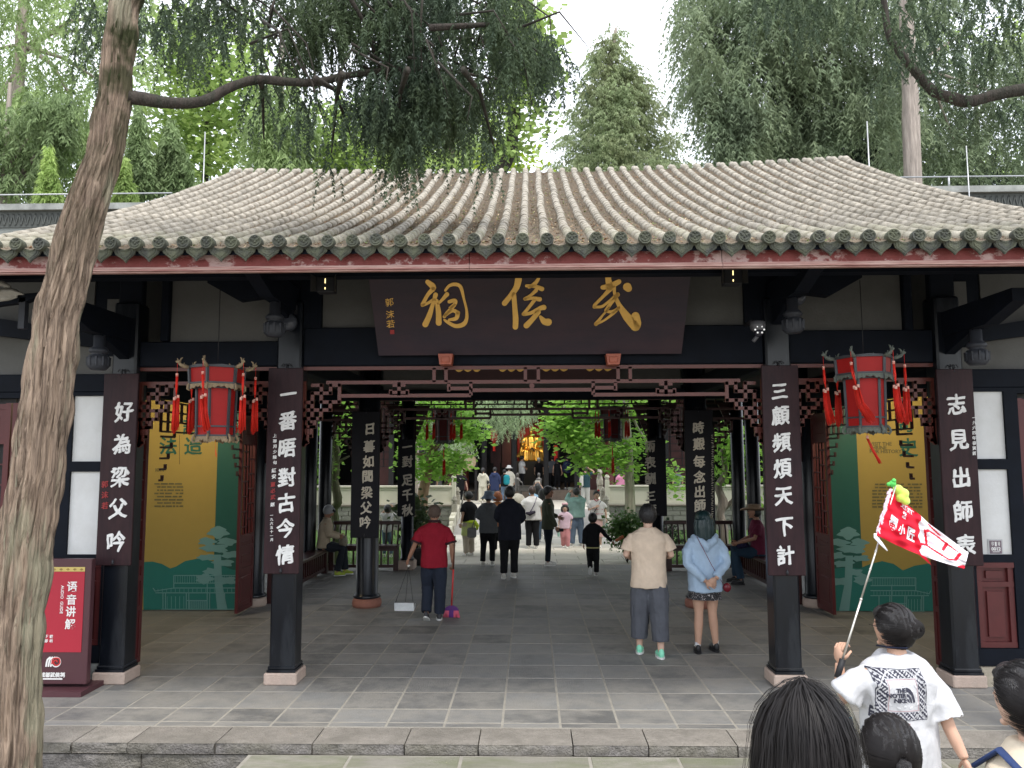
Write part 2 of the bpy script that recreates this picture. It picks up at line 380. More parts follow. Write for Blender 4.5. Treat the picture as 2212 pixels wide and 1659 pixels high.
# front paving, lower than the platform
fp = MB().box(-2.35, 40, 2.35, 6.26, -.34, -.085).box(-40, -2.35, -6, 4.2, -.34, -.085).box(-2.35, 40, -6, 2.35, -.34, -.085).build('front_plaza', mortar); fp['kind'] = 'structure'
random.seed(3); k = 0
sm = MB().cbox((0,0,0), (1,1,.05), bevel=.012).mesh('paving_slab', front_paving)
y = 6.25
for row, dy in enumerate((.30, .42, .55, .5, .5, .5, .5)):
    x = -2.33
    while x < 5.5:
        wd = random.uniform(.7, 1.25); gxy = .012
        o = link('paving_slab', sm, fp, (x+wd/2, y-dy/2, -.106+random.uniform(-.002,.003))); o.scale = (wd-gxy, dy-gxy, 1); x += wd
    y -= dy
st = MB().box(-6, 6, -6, 2.35, -.085, .17).build('entrance_step', kerb); st['kind'] = 'structure'
# platform
pf = MB().box(-9, 9, 6.66, 16.9, -.34, -.0015).build('platform', mortar); pf['kind'] = 'structure'
kx = [-6.6, -5.9, -5.1, -4.35]
for px in (163, 283, 470, 678, 876, 1034, 1237, 1399, 1590, 1800): kx.append(at(px, 1600, 6.32).x)
kx += [4.4, 5.3, 6.2]
for i in range(len(kx)-1):
    wd = kx[i+1]-kx[i]-.010
    link('kerb_stone', rough_block((wd, .39, .082), i, .022, [kerb, kerb_rough]), pf, ((kx[i]+kx[i+1])/2, 6.463+random.uniform(-.006,.006), -.041))
for i, (a, b) in enumerate(((-6.6,-5.4),(-5.4,-4.1),(-4.1,-3.25),(-3.25,-2.36))):
    link('lower_kerb_stone', rough_block((b-a-.01, .4, .24), i+40, .03, [kerb, kerb_rough]), pf, ((a+b)/2, 6.48, -.215))
slabm = MB().cbox((0,0,0), (1,1,.04), bevel=.006).mesh('floor_slab', slate)
random.seed(5)
jx = [-.28+.51*k for k in range(-18, 19)]
rows = [(6.675, 6.785), (6.79, 7.155)] + [(7.16+.507*k, 7.16+.507*(k+1)) for k in range(19)]
rest = MB(); cnt = 0
for r, (y0, y1) in enumerate(rows):
    for c in range(len(jx)-1):
        x0, x1 = jx[c], jx[c+1]
        if abs((x0+x1)/2) > 8.9: continue
        if y1 > 13.4 and (r % 2): x0 -= .2; x1 -= .2
        gap = .017
        lim = 4.3*y1/8+.6
        if y0 < 13.2 and abs((x0+x1)/2) < min(4.9, lim) and cnt < 298:
            o = link('floor_slab', slabm, pf, ((x0+x1)/2, (y0+y1)/2, -.020+random.uniform(-.0015,.0015)))
            o.scale = (x1-x0-gap, y1-y0-gap, 1); cnt += 1
        else:
            rest.cbox(((x0+x1)/2, (y0+y1)/2, -.020+random.uniform(-.001,.001)), (x1-x0-gap, min(y1,16.87)-y0-gap, .04))
o = rest.build('floor_slab_field', mat('floor_slab_far', (.185,.183,.175), .6, var=.3, scale=1.9, bump=.25, bscale=30, tint=(.21,.195,.17), tint_amt=.5, tscale=1.3, spec=.4), pf, kind='stuff')

# courtyard
cy = MB().box(-2.72, 2.62, 16.9, 40, -.6, -.165).build('courtyard_path', mortar); cy['kind'] = 'structure'
cs = MB().cbox((0,0,0), (1,1,.03), bevel=.008).mesh('path_slab', courtm)
y = 16.92; random.seed(9); r = 0
while y < 24.6:
    dy = .62; x = -2.70+(.0 if r % 2 else -.0); first = True
    while x < 2.6:
        wd = 1.1 if not (first and r % 2) else .55; first = False; wd = min(wd, 2.61-x)
        o = link('path_slab', cs, cy, (x+wd/2, y+dy/2, -.165+random.uniform(0,.003))); o.scale = (wd-.012, dy-.012, 1); x += wd
    y += dy; r += 1
lawn = MB().box(-30, -2.74, 16.92, 26.75, -.6, -.19).box(2.64, 30, 16.92, 26.75, -.6, -.19).build('lawn', grassm); lawn['kind'] = 'structure'
def tri_field(P, D, W, name, m, parent=None, **kw):
    """one thin triangle per point: P base, D tip vector, W half-width vector"""
    n = len(P); V = np.concatenate([P-W, P+W, P+D], 0); F = np.stack([np.arange(n), np.arange(n)+n, np.arange(n)+2*n], 1)
    return link(name, raw_mesh(name, V, F, m), parent, **kw)
n = 26000; gx = np.concatenate([RNG.uniform(-8.5, -2.75, n//2), RNG.uniform(2.68, 8.5, n//2)]); gy = RNG.uniform(17, 25.5, n)
P = np.stack([gx, gy, np.full(n, -.195)], 1); D = np.stack([RNG.normal(0,.025,n), RNG.normal(0,.025,n), RNG.uniform(.05,.11,n)], 1)
an = RNG.uniform(0, 6.28, n); W = np.stack([np.cos(an)*.006, np.sin(an)*.006, an*0], 1)
o = tri_field(P, D, W, 'grass', blade); tag(o, 'short green grass of the garden beds beside the courtyard path', 'grass'); o['kind'] = 'stuff'
# terrace and ramp
tz = .40
tr = MB().box(-30, 30, 28.6, 60, -.6, tz-.004).box(-30, -2.72, 27.1, 28.6, -.6, tz-.004).box(2.62, 30, 27.1, 28.6, -.6, tz-.004).build('terrace', courtm); tr['kind'] = 'structure'
rm = MB().prism([(24.6, -.165), (28.62, tz), (28.62, -.5), (24.6, -.5)], -2.70, 2.60, plane='yz').build('stone_ramp', mat('ramp_stone', (.27,.26,.245), .85, var=.15, scale=3, bump=.3)); rm['kind'] = 'structure'
# retaining wall of blocks with a plaster balustrade
def retaining(x0, x1, label):
    t = thing('retaining_wall', label, 'wall', ((x0+x1)/2, 26.9, -.2)); t0 = (x0+x1)/2; wdt = x1-x0
    MB().box(-wdt/2, wdt/2, 0, .25, -.3, .78).build('wall_core', mortar, t)
    bm_ = MB().cbox((0,0,0), (1, .12, 1), bevel=.02).mesh('block', blockm)
    zz = 0
    for c in range(5):
        h = .165; x = -wdt/2 + (.25 if c % 2 else 0)-.25
        while x < wdt/2-.02:
            a = max(x, -wdt/2); b = min(x+.5, wdt/2)
            if b-a > .06:
                o = link('block', bm_, t, ((a+b)/2, -.01, zz+h/2)); o.scale = (b-a-.012, 1, h-.012)
            x += .5
        zz += h
    MB().box(-wdt/2, wdt/2, -.12, .2, .825, .875).build('string_course', mat('brown_string_stone', (.20,.17,.14), .9, var=.2, scale=6), t)
    MB().box(-wdt/2, wdt/2, -.03, .18, .875, .95).build('balustrade_base', balusm, t)
    np_ = max(1, round(wdt/1.56)); seg = wdt/np_
    pm = MB().cbox((0,.07,.36), (.15,.19,.80), bevel=.015).lathe((0,.07,.76), [(.05,0),(.085,.02),(.05,.05),(.09,.09),(.09,.13),(.04,.19),(.01,.2)], 10).mesh('baluster_post', balusm)
    pn = MB().box(-seg/2+.075, seg/2-.075, .035, .11, 0, .5).box(-seg/2+.075, seg/2-.075, .015, .035, 0, .06).box(-seg/2+.075, seg/2-.075, .015, .035, .44, .5)\
        .box(-seg/2+.075, -seg/2+.14, .015, .035, .06, .44).box(seg/2-.14, seg/2-.075, .015, .035, .06, .44).mesh('balustrade_panel', balusm)
    for i in range(np_+1): link('baluster_post', pm, t, (-wdt/2+i*seg, 0, .95))
    for i in range(np_): link('balustrade_panel', pn, t, (-wdt/2+(i+.5)*seg, 0, .95))
    MB().cbox((0,.07,1.50), (wdt,.20,.085), bevel=.02).build('handrail', balusm, t)
    return t
retaining(-10.4, -2.72, 'grey block retaining wall with cream plaster balustrade, left of the ramp')
retaining(2.66, 10.4, 'grey block retaining wall with cream plaster balustrade, right of the ramp')
# sloping stone rails of the ramp
def ramp_rail(x, label):
    t = thing('ramp_rail', label, 'balustrade', (x, 25, -.165))
    s = MB(); pts = [(0,0,.0),(0,1.9,.27)]
    s.prism([(0,0),(0,.10),(.5,.40),(3.6,.92),(3.6,.5)], -.07, .07, plane='yz'); s.build('rail_panel', balusm, t)
    s = MB(); s.prism([(0.3,.42),(.3,.50),(3.6,1.06),(3.6,.98)], -.09, .09, plane='yz'); s.build('handrail', balusm, t)
    for i, yy in enumerate((.15, 1.2, 2.3, 3.5)):
        zz = yy*.14; h = (.25, .75, .85, .95)[i]
        m = MB().cbox((0,0,h/2), (.19,.19,h), bevel=.02)
        if i: m.lathe((0,0,h), [(.06,0),(.10,.03),(.05,.06),(.10,.1),(.10,.15),(.06,.18),(.07,.21),(.01,.27)], 12)
        m.build('newel_post', mat('carved_stone', (.30,.28,.23), .9, var=.3, scale=10, bump=.5), t, (0, yy, zz))
    for i in range(4):
        MB().prism([(math.cos(a)*.17, math.sin(a)*.17) for a in np.linspace(0, 6.28, 15)[:-1]], -.06, .06, plane='yz').build('drum_stone', balusm, t, (0, -.1+i*.30, .12+i*.12))
    m = MB(); m.loft([(0,0,0,.11,.11),(0,0,.2,.13,.15),(0,-.02,.34,.10,.12),(0,-.05,.42,.08,.09)], 10); m.ell((0,-.09,.5),(.10,.12,.11)); m.ell((0,-.2,.47),(.055,.06,.05))
    m.ell((-.07,-.06,.6),.03); m.ell((.07,-.06,.6),.03); m.tube([(-.08,-.12,.25),(-.08,-.14,.02)],.04); m.tube([(.08,-.12,.25),(.08,-.14,.02)],.04)
    li = link('stone_lion', melt(m, mat('carved_stone',(.3,.28,.23)), .02, 3), None, (x, 28.5, -.165+.49+.93)); return li
a = ramp_rail(-2.62, 'cream stone rail with finials climbing the left side of the ramp'); tag(a, 'small carved stone lion seated on the left newel of the ramp', 'stone lion')
a = ramp_rail(2.54, 'cream stone rail with finials climbing the right side of the ramp'); tag(a, 'small carved stone lion seated on the right newel of the ramp', 'stone lion')

# ================================================================= the gate hall
CX = [-4.42, -2.62, 2.62, 4.42]
gate = thing('gate_hall', 'open timber gate hall with grey tiled roof and black lacquered columns', 'building', (0,0,0))
YE, YR, ZE, ZR = 5.95, 12.1, 4.14, 7.08
def rz(y):
    t = (y-YE)/(YR-YE); return ZE+(ZR-ZE)*t-.55*t*(1-t)
def dzx(x, y): return ((y-YE)/(YR-YE))*(.15*max(0, (x-1)/4.2)**1.4+.06*max(0, (-x-1.5)/3.4)**1.4)
def rslope(y): return math.atan2(rz(y+.02)-rz(y-.02), .04)
XL, XR = -4.95, 5.20
# roof deck
V = []; ys = list(np.linspace(YE+.02, YR, 14)); prof = [(y, rz(y)-.055) for y in ys] + [(YR+(YR-y), rz(y)-.055) for y in ys[::-1][1:]]
m = MB(); n = len(prof); V = [(XL+.02, y, z) for y, z in prof]+[(XR-.02, y, z) for y, z in prof]+[(XL+.02, y, z-.06) for y, z in prof]+[(XR-.02, y, z-.06) for y, z in prof]
F = [(i, i+1, n+i+1, n+i) for i in range(n-1)]+[(2*n+i, 3*n+i, 3*n+i+1, 2*n+i+1) for i in range(n-1)]+[(i, 2*n+i, 2*n+i+1, i+1) for i in range(n-1)]+[(n+i, n+i+1, 3*n+i+1, 3*n+i) for i in range(n-1)]+[(0,n,3*n,2*n),(n-1,3*n-1,4*n-1,2*n-1)]
m.add(V, F); roof = m.build('roof', beamm, gate)
pitch = (XR-XL-.1)/50; tx = [XL+.05+pitch*k for k in range(51)]
def half_tube(L_, r0, r1, n=8, th=.012):
    V = []; F = []
    for (yy, r) in ((0, r0), (L_, r1)):
        for rr in (r, r-th):
            for j in range(n+1):
                t = -.25+(math.pi+.5)*j/n; V.append((rr*math.cos(t), yy, rr*math.sin(t)))
    a = n+1
    for j in range(n):
        F.append((j, j+1, 2*a+j+1, 2*a+j)); F.append((j, a+j, a+j+1, j+1)); F.append((2*a+j, 2*a+j+1, 3*a+j+1, 3*a+j))
    return V, F
TL = .178
tv, tf = half_tube(TL+.012, .0475, .0425)
def slope_steps(step, y0=YE, y1=YR):
    ys = [y0]; 
    while ys[-1] < y1-.05: ys.append(ys[-1]+step*math.cos(rslope(ys[-1])))
    return ys
tys = slope_steps(TL)
tmesh = MB().add(tv, tf, True).mesh('roof_tile', tilem)
random.seed(21)
base = np.array(tv, np.float32); bf = np.array(tf); bulk = []; 
wob = {k: random.uniform(-.008,.008) for k in range(51)}; ridge_caps = MB()
for k, x in enumerate(tx):
    for i, y in enumerate(tys):
        z = rz(y)+dzx(x,y)-.03; sl = rslope(min(y+.08, YR-.05)); jx_ = wob[k]*math.sin(i*.5+k)+random.uniform(-.004,.004); jz = random.uniform(-.003,.006); jr = random.uniform(-.03,.03)
        if i < 5:
            o = link('roof_tile', tmesh, roof, (x+jx_, y, z+jz), (sl, 0, jr))
        else:
            M_ = np.array(Euler((sl, 0, jr)).to_matrix(), np.float32); bulk.append(base@M_.T+np.array([x+jx_, y, z+jz], np.float32))
    # rounded top running over the ridge, and the back slope
    zr_ = rz(YR)+dzx(x,YR); ridge_caps.tube([(x, YR-.22, rz(YR-.22)+dzx(x,YR)-.025), (x, YR-.10, zr_-.055), (x, YR, zr_-.022), (x, YR+.12, zr_-.05), (x, YR+.6, zr_-.32)], .046, 10)
ridge_caps.build('ridge_tile_field', tiletop, roof, kind='stuff')
nb = len(base); Vb = np.concatenate(bulk, 0); Fb = np.concatenate([bf+i*nb for i in range(len(bulk))], 0)
link('roof_tile_field', raw_mesh('roof_tile_field', Vb, Fb, tiletop, True), roof, kind='stuff')
# pan tiles between the tube tiles
ps = slope_steps(.046); Vp = []; 
arc = np.array([(-.080, .018), (-.04, -.004), (0, -.012), (.04, -.004), (.080, .018)], np.float32)
for k in range(50):
    xm = (tx[k]+tx[k+1])/2
    for y in ps:
        sl = rslope(min(y, YR-.03)); ca, sa = math.cos(sl), math.sin(sl); j = random.uniform(-.004,.004); u = random.uniform(-.002,.003)
        for (dl, dz) in ((-.01, .012+u), (.055, -.004), (-.01, -.006)):
            for ax, az in arc: Vp.append((xm+ax+j, y+dl*ca-(az+dz)*sa, rz(y)+dzx(xm,y)-.045+dl*sa+(az+dz)*ca))
Vp = np.array(Vp, np.float32); nq = len(Vp)//15; Fp = []
b0 = np.arange(nq)*15
for a in range(4): Fp.append(np.stack([b0+a, b0+a+1, b0+5+a+1, b0+5+a], 1)); Fp.append(np.stack([b0+10+a, b0+10+a+1, b0+a+1, b0+a], 1))
link('pan_tile_field', raw_mesh('pan_tile_field', Vp, np.concatenate(Fp, 0), panm), roof, kind='stuff')
# leaf litter lying in the valleys
n = 17000; kk = RNG.integers(0, 50, n); t = RNG.random(n)**1.3; yy = YE+t*(YR-YE-.15); X = np.array(tx)[kk]+pitch/2+RNG.normal(0, .028, n)
Z = np.array([rz(v)+dzx(u,v) for u, v in zip(X, yy)])-.045+RNG.uniform(-.008, .022, n); P = np.stack([X, yy, Z], 1)
s = RNG.uniform(.006, .022, n); an = RNG.uniform(0, 6.28, n); D = np.stack([np.cos(an)*s*1.6, np.sin(an)*s*1.6, RNG.uniform(0,.8,n)*s+np.sin(an)*s*.7], 1); W = np.stack([-np.sin(an)*s*.4, np.cos(an)*s*.4, RNG.uniform(-.3,.3,n)*s], 1)
lit = [mat('litter_brown', (.22,.12,.06), .9, var=.5, scale=30), mat('litter_pale', (.46,.36,.22), .9, var=.4, scale=30), mat('litter_moss', (.14,.19,.05), .9, var=.4, scale=30)]
for i, (a, b) in enumerate(((0, .55), (.55, .8), (.8, 1))):
    q = slice(int(a*n), int(b*n)); tri_field(P[q], D[q], W[q], ('dry_leaf_litter', 'pale_leaf_litter', 'moss_tuft')[i], lit[i], roof, kind='stuff')
# round end caps and drip tiles along the eave
cp = MB(); nseg = 20
cp.prism([(math.cos(a)*.054, math.sin(a)*.054) for a in np.linspace(0, 2*math.pi, nseg+1)[:-1]], -.03, .03)
for a in range(nseg):
    t0, t1 = 2*math.pi*a/nseg, 2*math.pi*(a+1)/nseg; cp.bar((math.cos(t0)*.048, -.033, math.sin(t0)*.048), (math.cos(t1)*.048, -.033, math.sin(t1)*.048), .010)
for sx in (-1, 1):
    cp.bar((sx*.008,-.034,.012), (sx*.036,-.034,.026), .010); cp.ell((sx*.02,-.032,.006), (.010,.007,.006), 6, 4)
    cp.bar((sx*.03,-.034,-.012), (sx*.012,-.034,-.030), .009)
cp.ell((0,-.034,-.006), (.009,.012,.010), 6, 4); cp.bar((-.014,-.034,-.030), (.014,-.034,-.030), .010); cp.ell((0,-.032,.035), (.012,.007,.008), 6, 4)
capmesh = cp.mesh('tile_end_cap', capm)
dr = MB(); out = [(-.084,.034),(-.094,-.008),(-.080,-.040),(-.052,-.060),(-.022,-.082),(0,-.108),(.022,-.082),(.052,-.060),(.080,-.040),(.094,-.008),(.084,.034),(.045,.010),(0,.0),(-.045,.010)]
dr.prism(out, -.006, .010)
for s_ in (.82, .58): 
    q = [(x*s_, (z+.02)*s_-.022) for x, z in out]
    for a in range(len(q)): dr.bar((q[a][0], -.008, q[a][1]), (q[(a+1)%len(q)][0], -.008, q[(a+1)%len(q)][1]), .006)
dripmesh = dr.mesh('drip_tile', capm)
for k, x in enumerate(tx):
    link('tile_end_cap', capmesh, roof, (x+random.uniform(-.003,.003), YE-.02, ZE-.015+random.uniform(-.004,.004)), (random.uniform(-.12,.02), random.uniform(-.1,.1), random.uniform(-.06,.06)))
    if k < 50: link('drip_tile', dripmesh, roof, (x+pitch/2+random.uniform(-.004,.004), YE-.01, ZE-.060+random.uniform(-.004,.004)), (random.uniform(.0,.22), random.uniform(-.05,.05), random.uniform(-.05,.05)))
# fascia
for (x0, x1) in ((-6.4, -4.6), (-4.6, -.52), (-.52, 1.58), (1.58, 4.7), (4.7, 6.4)):
    f = MB().box(x0, x1-.006, 6.03, 6.075, 3.945, 4.09).build('fascia_board', fasciam, gate)
    MB().box(x0, x1-.004, 6.012, 6.03, 3.930, 3.945).box(x0, x1-.004, 6.004, 6.03, 3.911, 3.927).box(x0, x1-.004, 6.018, 6.06, 3.898, 3.909).build('fascia_trim', trimm, f)
# eaves: rafters, purlin, soffit
m = MB()
for k in range(56): x = -6.4+.232*k; m.bar((x, 6.08, 3.98), (x, 8.2, 4.72), .07, .08)
m.build('rafters', beamm, gate)
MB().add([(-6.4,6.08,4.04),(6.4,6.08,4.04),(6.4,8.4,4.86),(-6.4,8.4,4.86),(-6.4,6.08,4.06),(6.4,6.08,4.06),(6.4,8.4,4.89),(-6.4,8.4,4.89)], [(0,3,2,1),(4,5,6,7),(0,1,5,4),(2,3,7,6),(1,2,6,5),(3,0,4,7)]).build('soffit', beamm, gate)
MB().box(-6.4, 6.4, 6.95, 7.10, 4.08, 4.22).build('eave_purlin', beamm, gate)
# columns
def sq_column(x, y):
    c = MB().cbox((0,0,1.95+.14), (.265,.265,3.9), bevel=.02).box(-.150,.150,-.150,.150,.125,.150).cbox((0,0,.168), (.285,.285,.035), bevel=.008).build('column', lacq, gate, (x, y, 0))
    MB().cbox((0,0,.061), (.345,.345,.122), bevel=.012).build('column_base', basestone, c)
def rd_column(x, y, r, h=5.0, red=False, bh=.14, br=None):
    c = MB().lathe((0,0,bh), [(r+.03,0),(r+.045,.02),(r+.02,.05),(r,.07),(r*1.01,1.2),(r,h-bh)], 24).build('column', lacq, gate, (x, y, 0))
    br = br or r*1.25
    MB().lathe((0,0,0), [(br,0),(br*1.06,.04),(br*1.04,.10),(br*.9,bh)], 24).build('column_base', mat('red_sandstone', (.28,.12,.085), .8, var=.2, scale=10, bump=.4) if abs(x) < 3 and y < 13 else basestone, c)
for x in CX: sq_column(x, 8.04)
for x in (-2.62, 2.62): rd_column(x, 12.12, .175)
for x in (-4.42, 4.42): rd_column(x, 12.15, .14)
for x in (-2.62, 2.62):
    c = MB().lathe((0,0,.2), [(.15,0),(.16,.02),(.135,.05),(.13,4.6)], 20).build('column', lacq, gate, (x, 16.1, 0)); MB().cbox((0,0,.1), (.36,.36,.2), bevel=.03).build('column_base', basestone, c)
for x, y in ((-4.38,16.1),(4.33,16.1),(-4.42,15.1),(4.42,15.3)): rd_column(x, y, .135, 4.8)
for x in (-5.3, 5.3, -8.6, 8.6, -6.9, 6.9):
    if abs(x) > 6: rd_column(x, 16.1, .14, 4.5); 
# lintels, tie beams
def beam(x0, x1, y0, y1, z0, z1, name='beam'): return MB().cbox(((x0+x1)/2, (y0+y1)/2, (z0+z1)/2), (x1-x0, y1-y0, z1-z0), bevel=.012).build(name, beamm, gate)
for i in range(3): beam(CX[i]+.135, CX[i+1]-.135, 7.97, 8.10, 3.335, (3.61, 3.755, 3.69)[i], 'lintel')
beam(-6.6, CX[0]-.135, 7.97, 8.10, 3.06, 3.26, 'lintel'); beam(CX[3]+.135, 6.6, 7.97, 8.10, 3.06, 3.26, 'lintel')
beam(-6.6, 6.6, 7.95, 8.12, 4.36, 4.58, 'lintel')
for x in (-4.05+.02, -2.42, 2.42, 4.05): beam(x-.045 if abs(x)>3 else x-.12, x+.045 if abs(x)>3 else x+.12, 7.98, 8.08, 3.62, 4.36, 'strut')
for x in CX: beam(x-.13, x+.13, 7.99, 8.09, 3.9, 4.4, 'strut')
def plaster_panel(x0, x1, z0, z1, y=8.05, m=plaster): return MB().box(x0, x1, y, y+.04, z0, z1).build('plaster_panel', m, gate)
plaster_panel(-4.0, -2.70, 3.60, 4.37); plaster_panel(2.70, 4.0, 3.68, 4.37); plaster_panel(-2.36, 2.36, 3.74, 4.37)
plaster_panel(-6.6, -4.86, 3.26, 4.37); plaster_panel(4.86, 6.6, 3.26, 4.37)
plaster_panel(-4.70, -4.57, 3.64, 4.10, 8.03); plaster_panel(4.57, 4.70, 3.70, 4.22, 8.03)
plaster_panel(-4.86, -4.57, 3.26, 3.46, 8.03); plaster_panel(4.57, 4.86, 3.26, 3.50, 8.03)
for s_ in (-1, 1):
    beam(min(s_*4.57, s_*4.86), max(s_*4.57, s_*4.86), 8.06, 8.11, 3.26, 4.37, 'strut')
    MB().prism([(s_*4.55, 3.52), (s_*4.55, 3.66), (s_*6.6, 4.0), (s_*6.6, 3.78)], 7.90, 8.02).build('brace', beamm, gate)
# bracket arms with carved pendants
def pendant(x, y, ztop, s=1.0):
    p = MB().lathe((0,0,0), [(.055,.34),(.055,.20),(.085,.175),(.095,.155),(.085,.135),(.06,.12),(.095,.105),(.105,.06),(.100,-.01),(.07,-.04),(.02,-.045)], 18)
    for j in range(10):
        a = 6.283*j/10; p.bar((.104*math.cos(a), .104*math.sin(a), .09), (.100*math.cos(a), .100*math.sin(a), .0), .018)
    o = p.build('pendant', mat('carved_black_wood', (.030,.033,.042), .55, var=.3, scale=8), gate, (x, y, ztop)); return o
for i, x in enumerate(CX):
    inner = abs(x) < 3; z0 = 3.93 if inner else 3.60; sgn = -1 if x < 0 else 1
    xo = x - sgn*(-.0) ; 
    MB().prism([(8.0, z0), (8.0, z0+.26), (6.7, z0+.26), (6.7, z0+.14), (7.15, z0)], xo-.07, xo+.07, plane='yz').build('bracket_arm', beamm, gate)
    MB().prism([(8.0, z0-.22), (8.0, z0), (7.35, z0)], xo-.05, xo+.05, plane='yz').build('bracket_brace', beamm, gate)
    pendant(x, 7.42, z0-.32)
    if inner:
        MB().prism([(x-sgn*.04, 4.02), (x-sgn*.04, 4.24), (x+sgn*.72, 4.24), (x+sgn*.72, 4.14), (x+sgn*.40, 3.96)], 7.45, 7.60).build('bracket_arm', beamm, gate)
# ---- lattice: meander brackets and rails, square bars in one part each
def meander(flip, x_edge, ytop, y, m, s=1.0):
    U = .000717*s
    pl = [[(750,30),(750,325),(475,325),(475,70)], [(475,190),(615,190),(615,70),(750,70)], [(340,70),(475,70)], [(340,190),(475,190)], [(340,190),(340,620)],
          [(615,325),(615,445),(215,445)], [(475,445),(475,575),(380,575),(380,700),(240,700),(240,575),(215,575)], [(340,575),(240,575)],
          [(240,330),(340,330)], [(330,700),(330,840),(240,840),(240,720)], [(285,735),(285,790)], [(240,840),(222,970),(270,930),(268,890)], [(215,30),(215,960)]]
    for p in pl:
        for i in range(len(p)-1):
            a, b = p[i], p[i+1]
            def cv(q): return Vector((x_edge+flip*(q[0]-215)*U, y, ytop-(q[1]-30)*U))
            A, B = cv(a), cv(b); d = (B-A).normalized()*.016*s; m.bar(A-d, B+d, .036*s, .036*s)
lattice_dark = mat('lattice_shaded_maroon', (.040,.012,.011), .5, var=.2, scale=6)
def front_lattice(x0, x1, zt, y, full=True):
    """rails between two columns, meander corners at both ends"""
    m = MB(); h = .038
    def rl(xa, xb, z): m.bar((xa, y, z), (xb, y, z), .036, h)
    def up(x, za, zb): m.bar((x, y, za), (x, y, zb), .036, .036)
    rl(x0, x1, zt)
    meander(1, x0+.012, zt-.155, y-.001, m); meander(-1, x1-.012, zt-.155, y-.001, m)
    if full:
        rl(x0+.25, x1-.25, zt-.155)
        c = (x0+x1)/2; W_ = (x1-x0)
        for q in (-1.06, -.93, -.07, .07, .93, 1.06): up(c+q, zt, zt-.155)
        a = .66; b = .90
        rl(x0+.38, c-a, zt-.30); rl(c+a, x1-.38, zt-.30); rl(c-a, c+a, zt-.245)
        for s_ in (-1, 1):
            up(c+s_*a, zt-.155, zt-.30); up(c+s_*b, zt-.165, zt-.255); rl(c+s_*b, c+s_*a, zt-.225) if s_ < 0 else rl(c+s_*a, c+s_*b, zt-.225)
            xt = c+s_*1.44; up(xt, zt-.155, zt-.30)
            m.bar((xt-.10, y, zt-.27), (xt+.10, y, zt-.27), .036, .045); m.bar((xt-.07, y, zt-.19), (xt+.07, y, zt-.19), .036, .03); up(xt-.09, zt-.235, zt-.285); up(xt+.09, zt-.235, zt-.285)
        m.cyl((0,0,0), .001, 0, .001, 4) if False else None
        m.prism([(c+math.cos(t)*.028, zt-.2+math.sin(t)*.028) for t in np.linspace(0, 6.283, 13)[:-1]], y-.02, y+.02)
    else:
        rl(x0+.02, x1-.02, zt-.155)
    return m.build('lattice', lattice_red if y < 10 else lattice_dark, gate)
front_lattice(CX[1]+.135, CX[2]-.135, 3.31, 8.02)
front_lattice(CX[0]+.135, CX[1]-.135, 3.31, 8.02, False); front_lattice(CX[2]+.135, CX[3]-.135, 3.31, 8.02, False)
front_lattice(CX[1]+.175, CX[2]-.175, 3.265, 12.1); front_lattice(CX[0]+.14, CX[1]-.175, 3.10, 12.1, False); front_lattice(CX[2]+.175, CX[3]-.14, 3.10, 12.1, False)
# row at 12 m: beam, second board wall
for i in range(3): beam(CX[i]+.15, CX[i+1]-.15, 12.04, 12.2, 3.26, 3.42, 'lintel')
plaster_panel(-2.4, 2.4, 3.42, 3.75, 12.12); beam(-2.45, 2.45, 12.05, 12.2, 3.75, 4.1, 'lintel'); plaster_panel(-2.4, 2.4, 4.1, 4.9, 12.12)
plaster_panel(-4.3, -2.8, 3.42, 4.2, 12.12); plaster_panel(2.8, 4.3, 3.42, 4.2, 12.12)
beam(-9, 9, 12.03, 12.22, 4.9, 5.1)
# row at 16 m: carved corner pieces under a beam
for i in range(3): beam(CX[i]+.13, CX[i+1]-.13, 16.03, 16.17, 3.60, 3.85, 'lintel')
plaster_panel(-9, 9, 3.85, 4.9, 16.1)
for i in range(3):
    x0, x1 = CX[i]+.13, CX[i+1]-.13
    m = MB(); m.bar((x0,16.1,3.56), (x1,16.1,3.56), .04, .05); m.bar((x0,16.1,3.46), (x1,16.1,3.46), .03, .03)
    nn = 8 if i != 1 else 14
    for q in range(nn+1): m.bar((x0+(x1-x0)*q/nn,16.1,3.46), (x0+(x1-x0)*q/nn,16.1,3.56), .03, .03)
    for s_, xe in ((1, x0), (-1, x1)):
        for q in range(7):
            m.prism([(xe, 3.44-q*.11), (xe+s_*(.34-q*.045), 3.44-q*.11), (xe+s_*(.30-q*.045), 3.34-q*.11), (xe+s_*.02, 3.37-q*.11)], 16.08, 16.12)
            m.bar((xe+s_*.02,16.1,3.44-q*.11),(xe+s_*.02,16.1,3.33-q*.11),.04,.04)
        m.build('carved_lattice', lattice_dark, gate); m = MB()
# longitudinal beams, ceiling boards inside
for x in CX:
    beam(x-.08, x+.08, 8.2, 12.0, 3.30, 3.55, 'tie_beam'); beam(x-.08, x+.08, 12.3, 16.0, 3.62, 3.85, 'tie_beam')
m = MB()
for k in range(29): y = 8.7+.26*k; m.box(-8.9, 8.9, y, y+.245, 4.86, 4.89)
m.build('ceiling_boards', beamm, gate)
plaster_panel(-8.9, 8.9, 4.58, 4.72, 8.05, beamm)
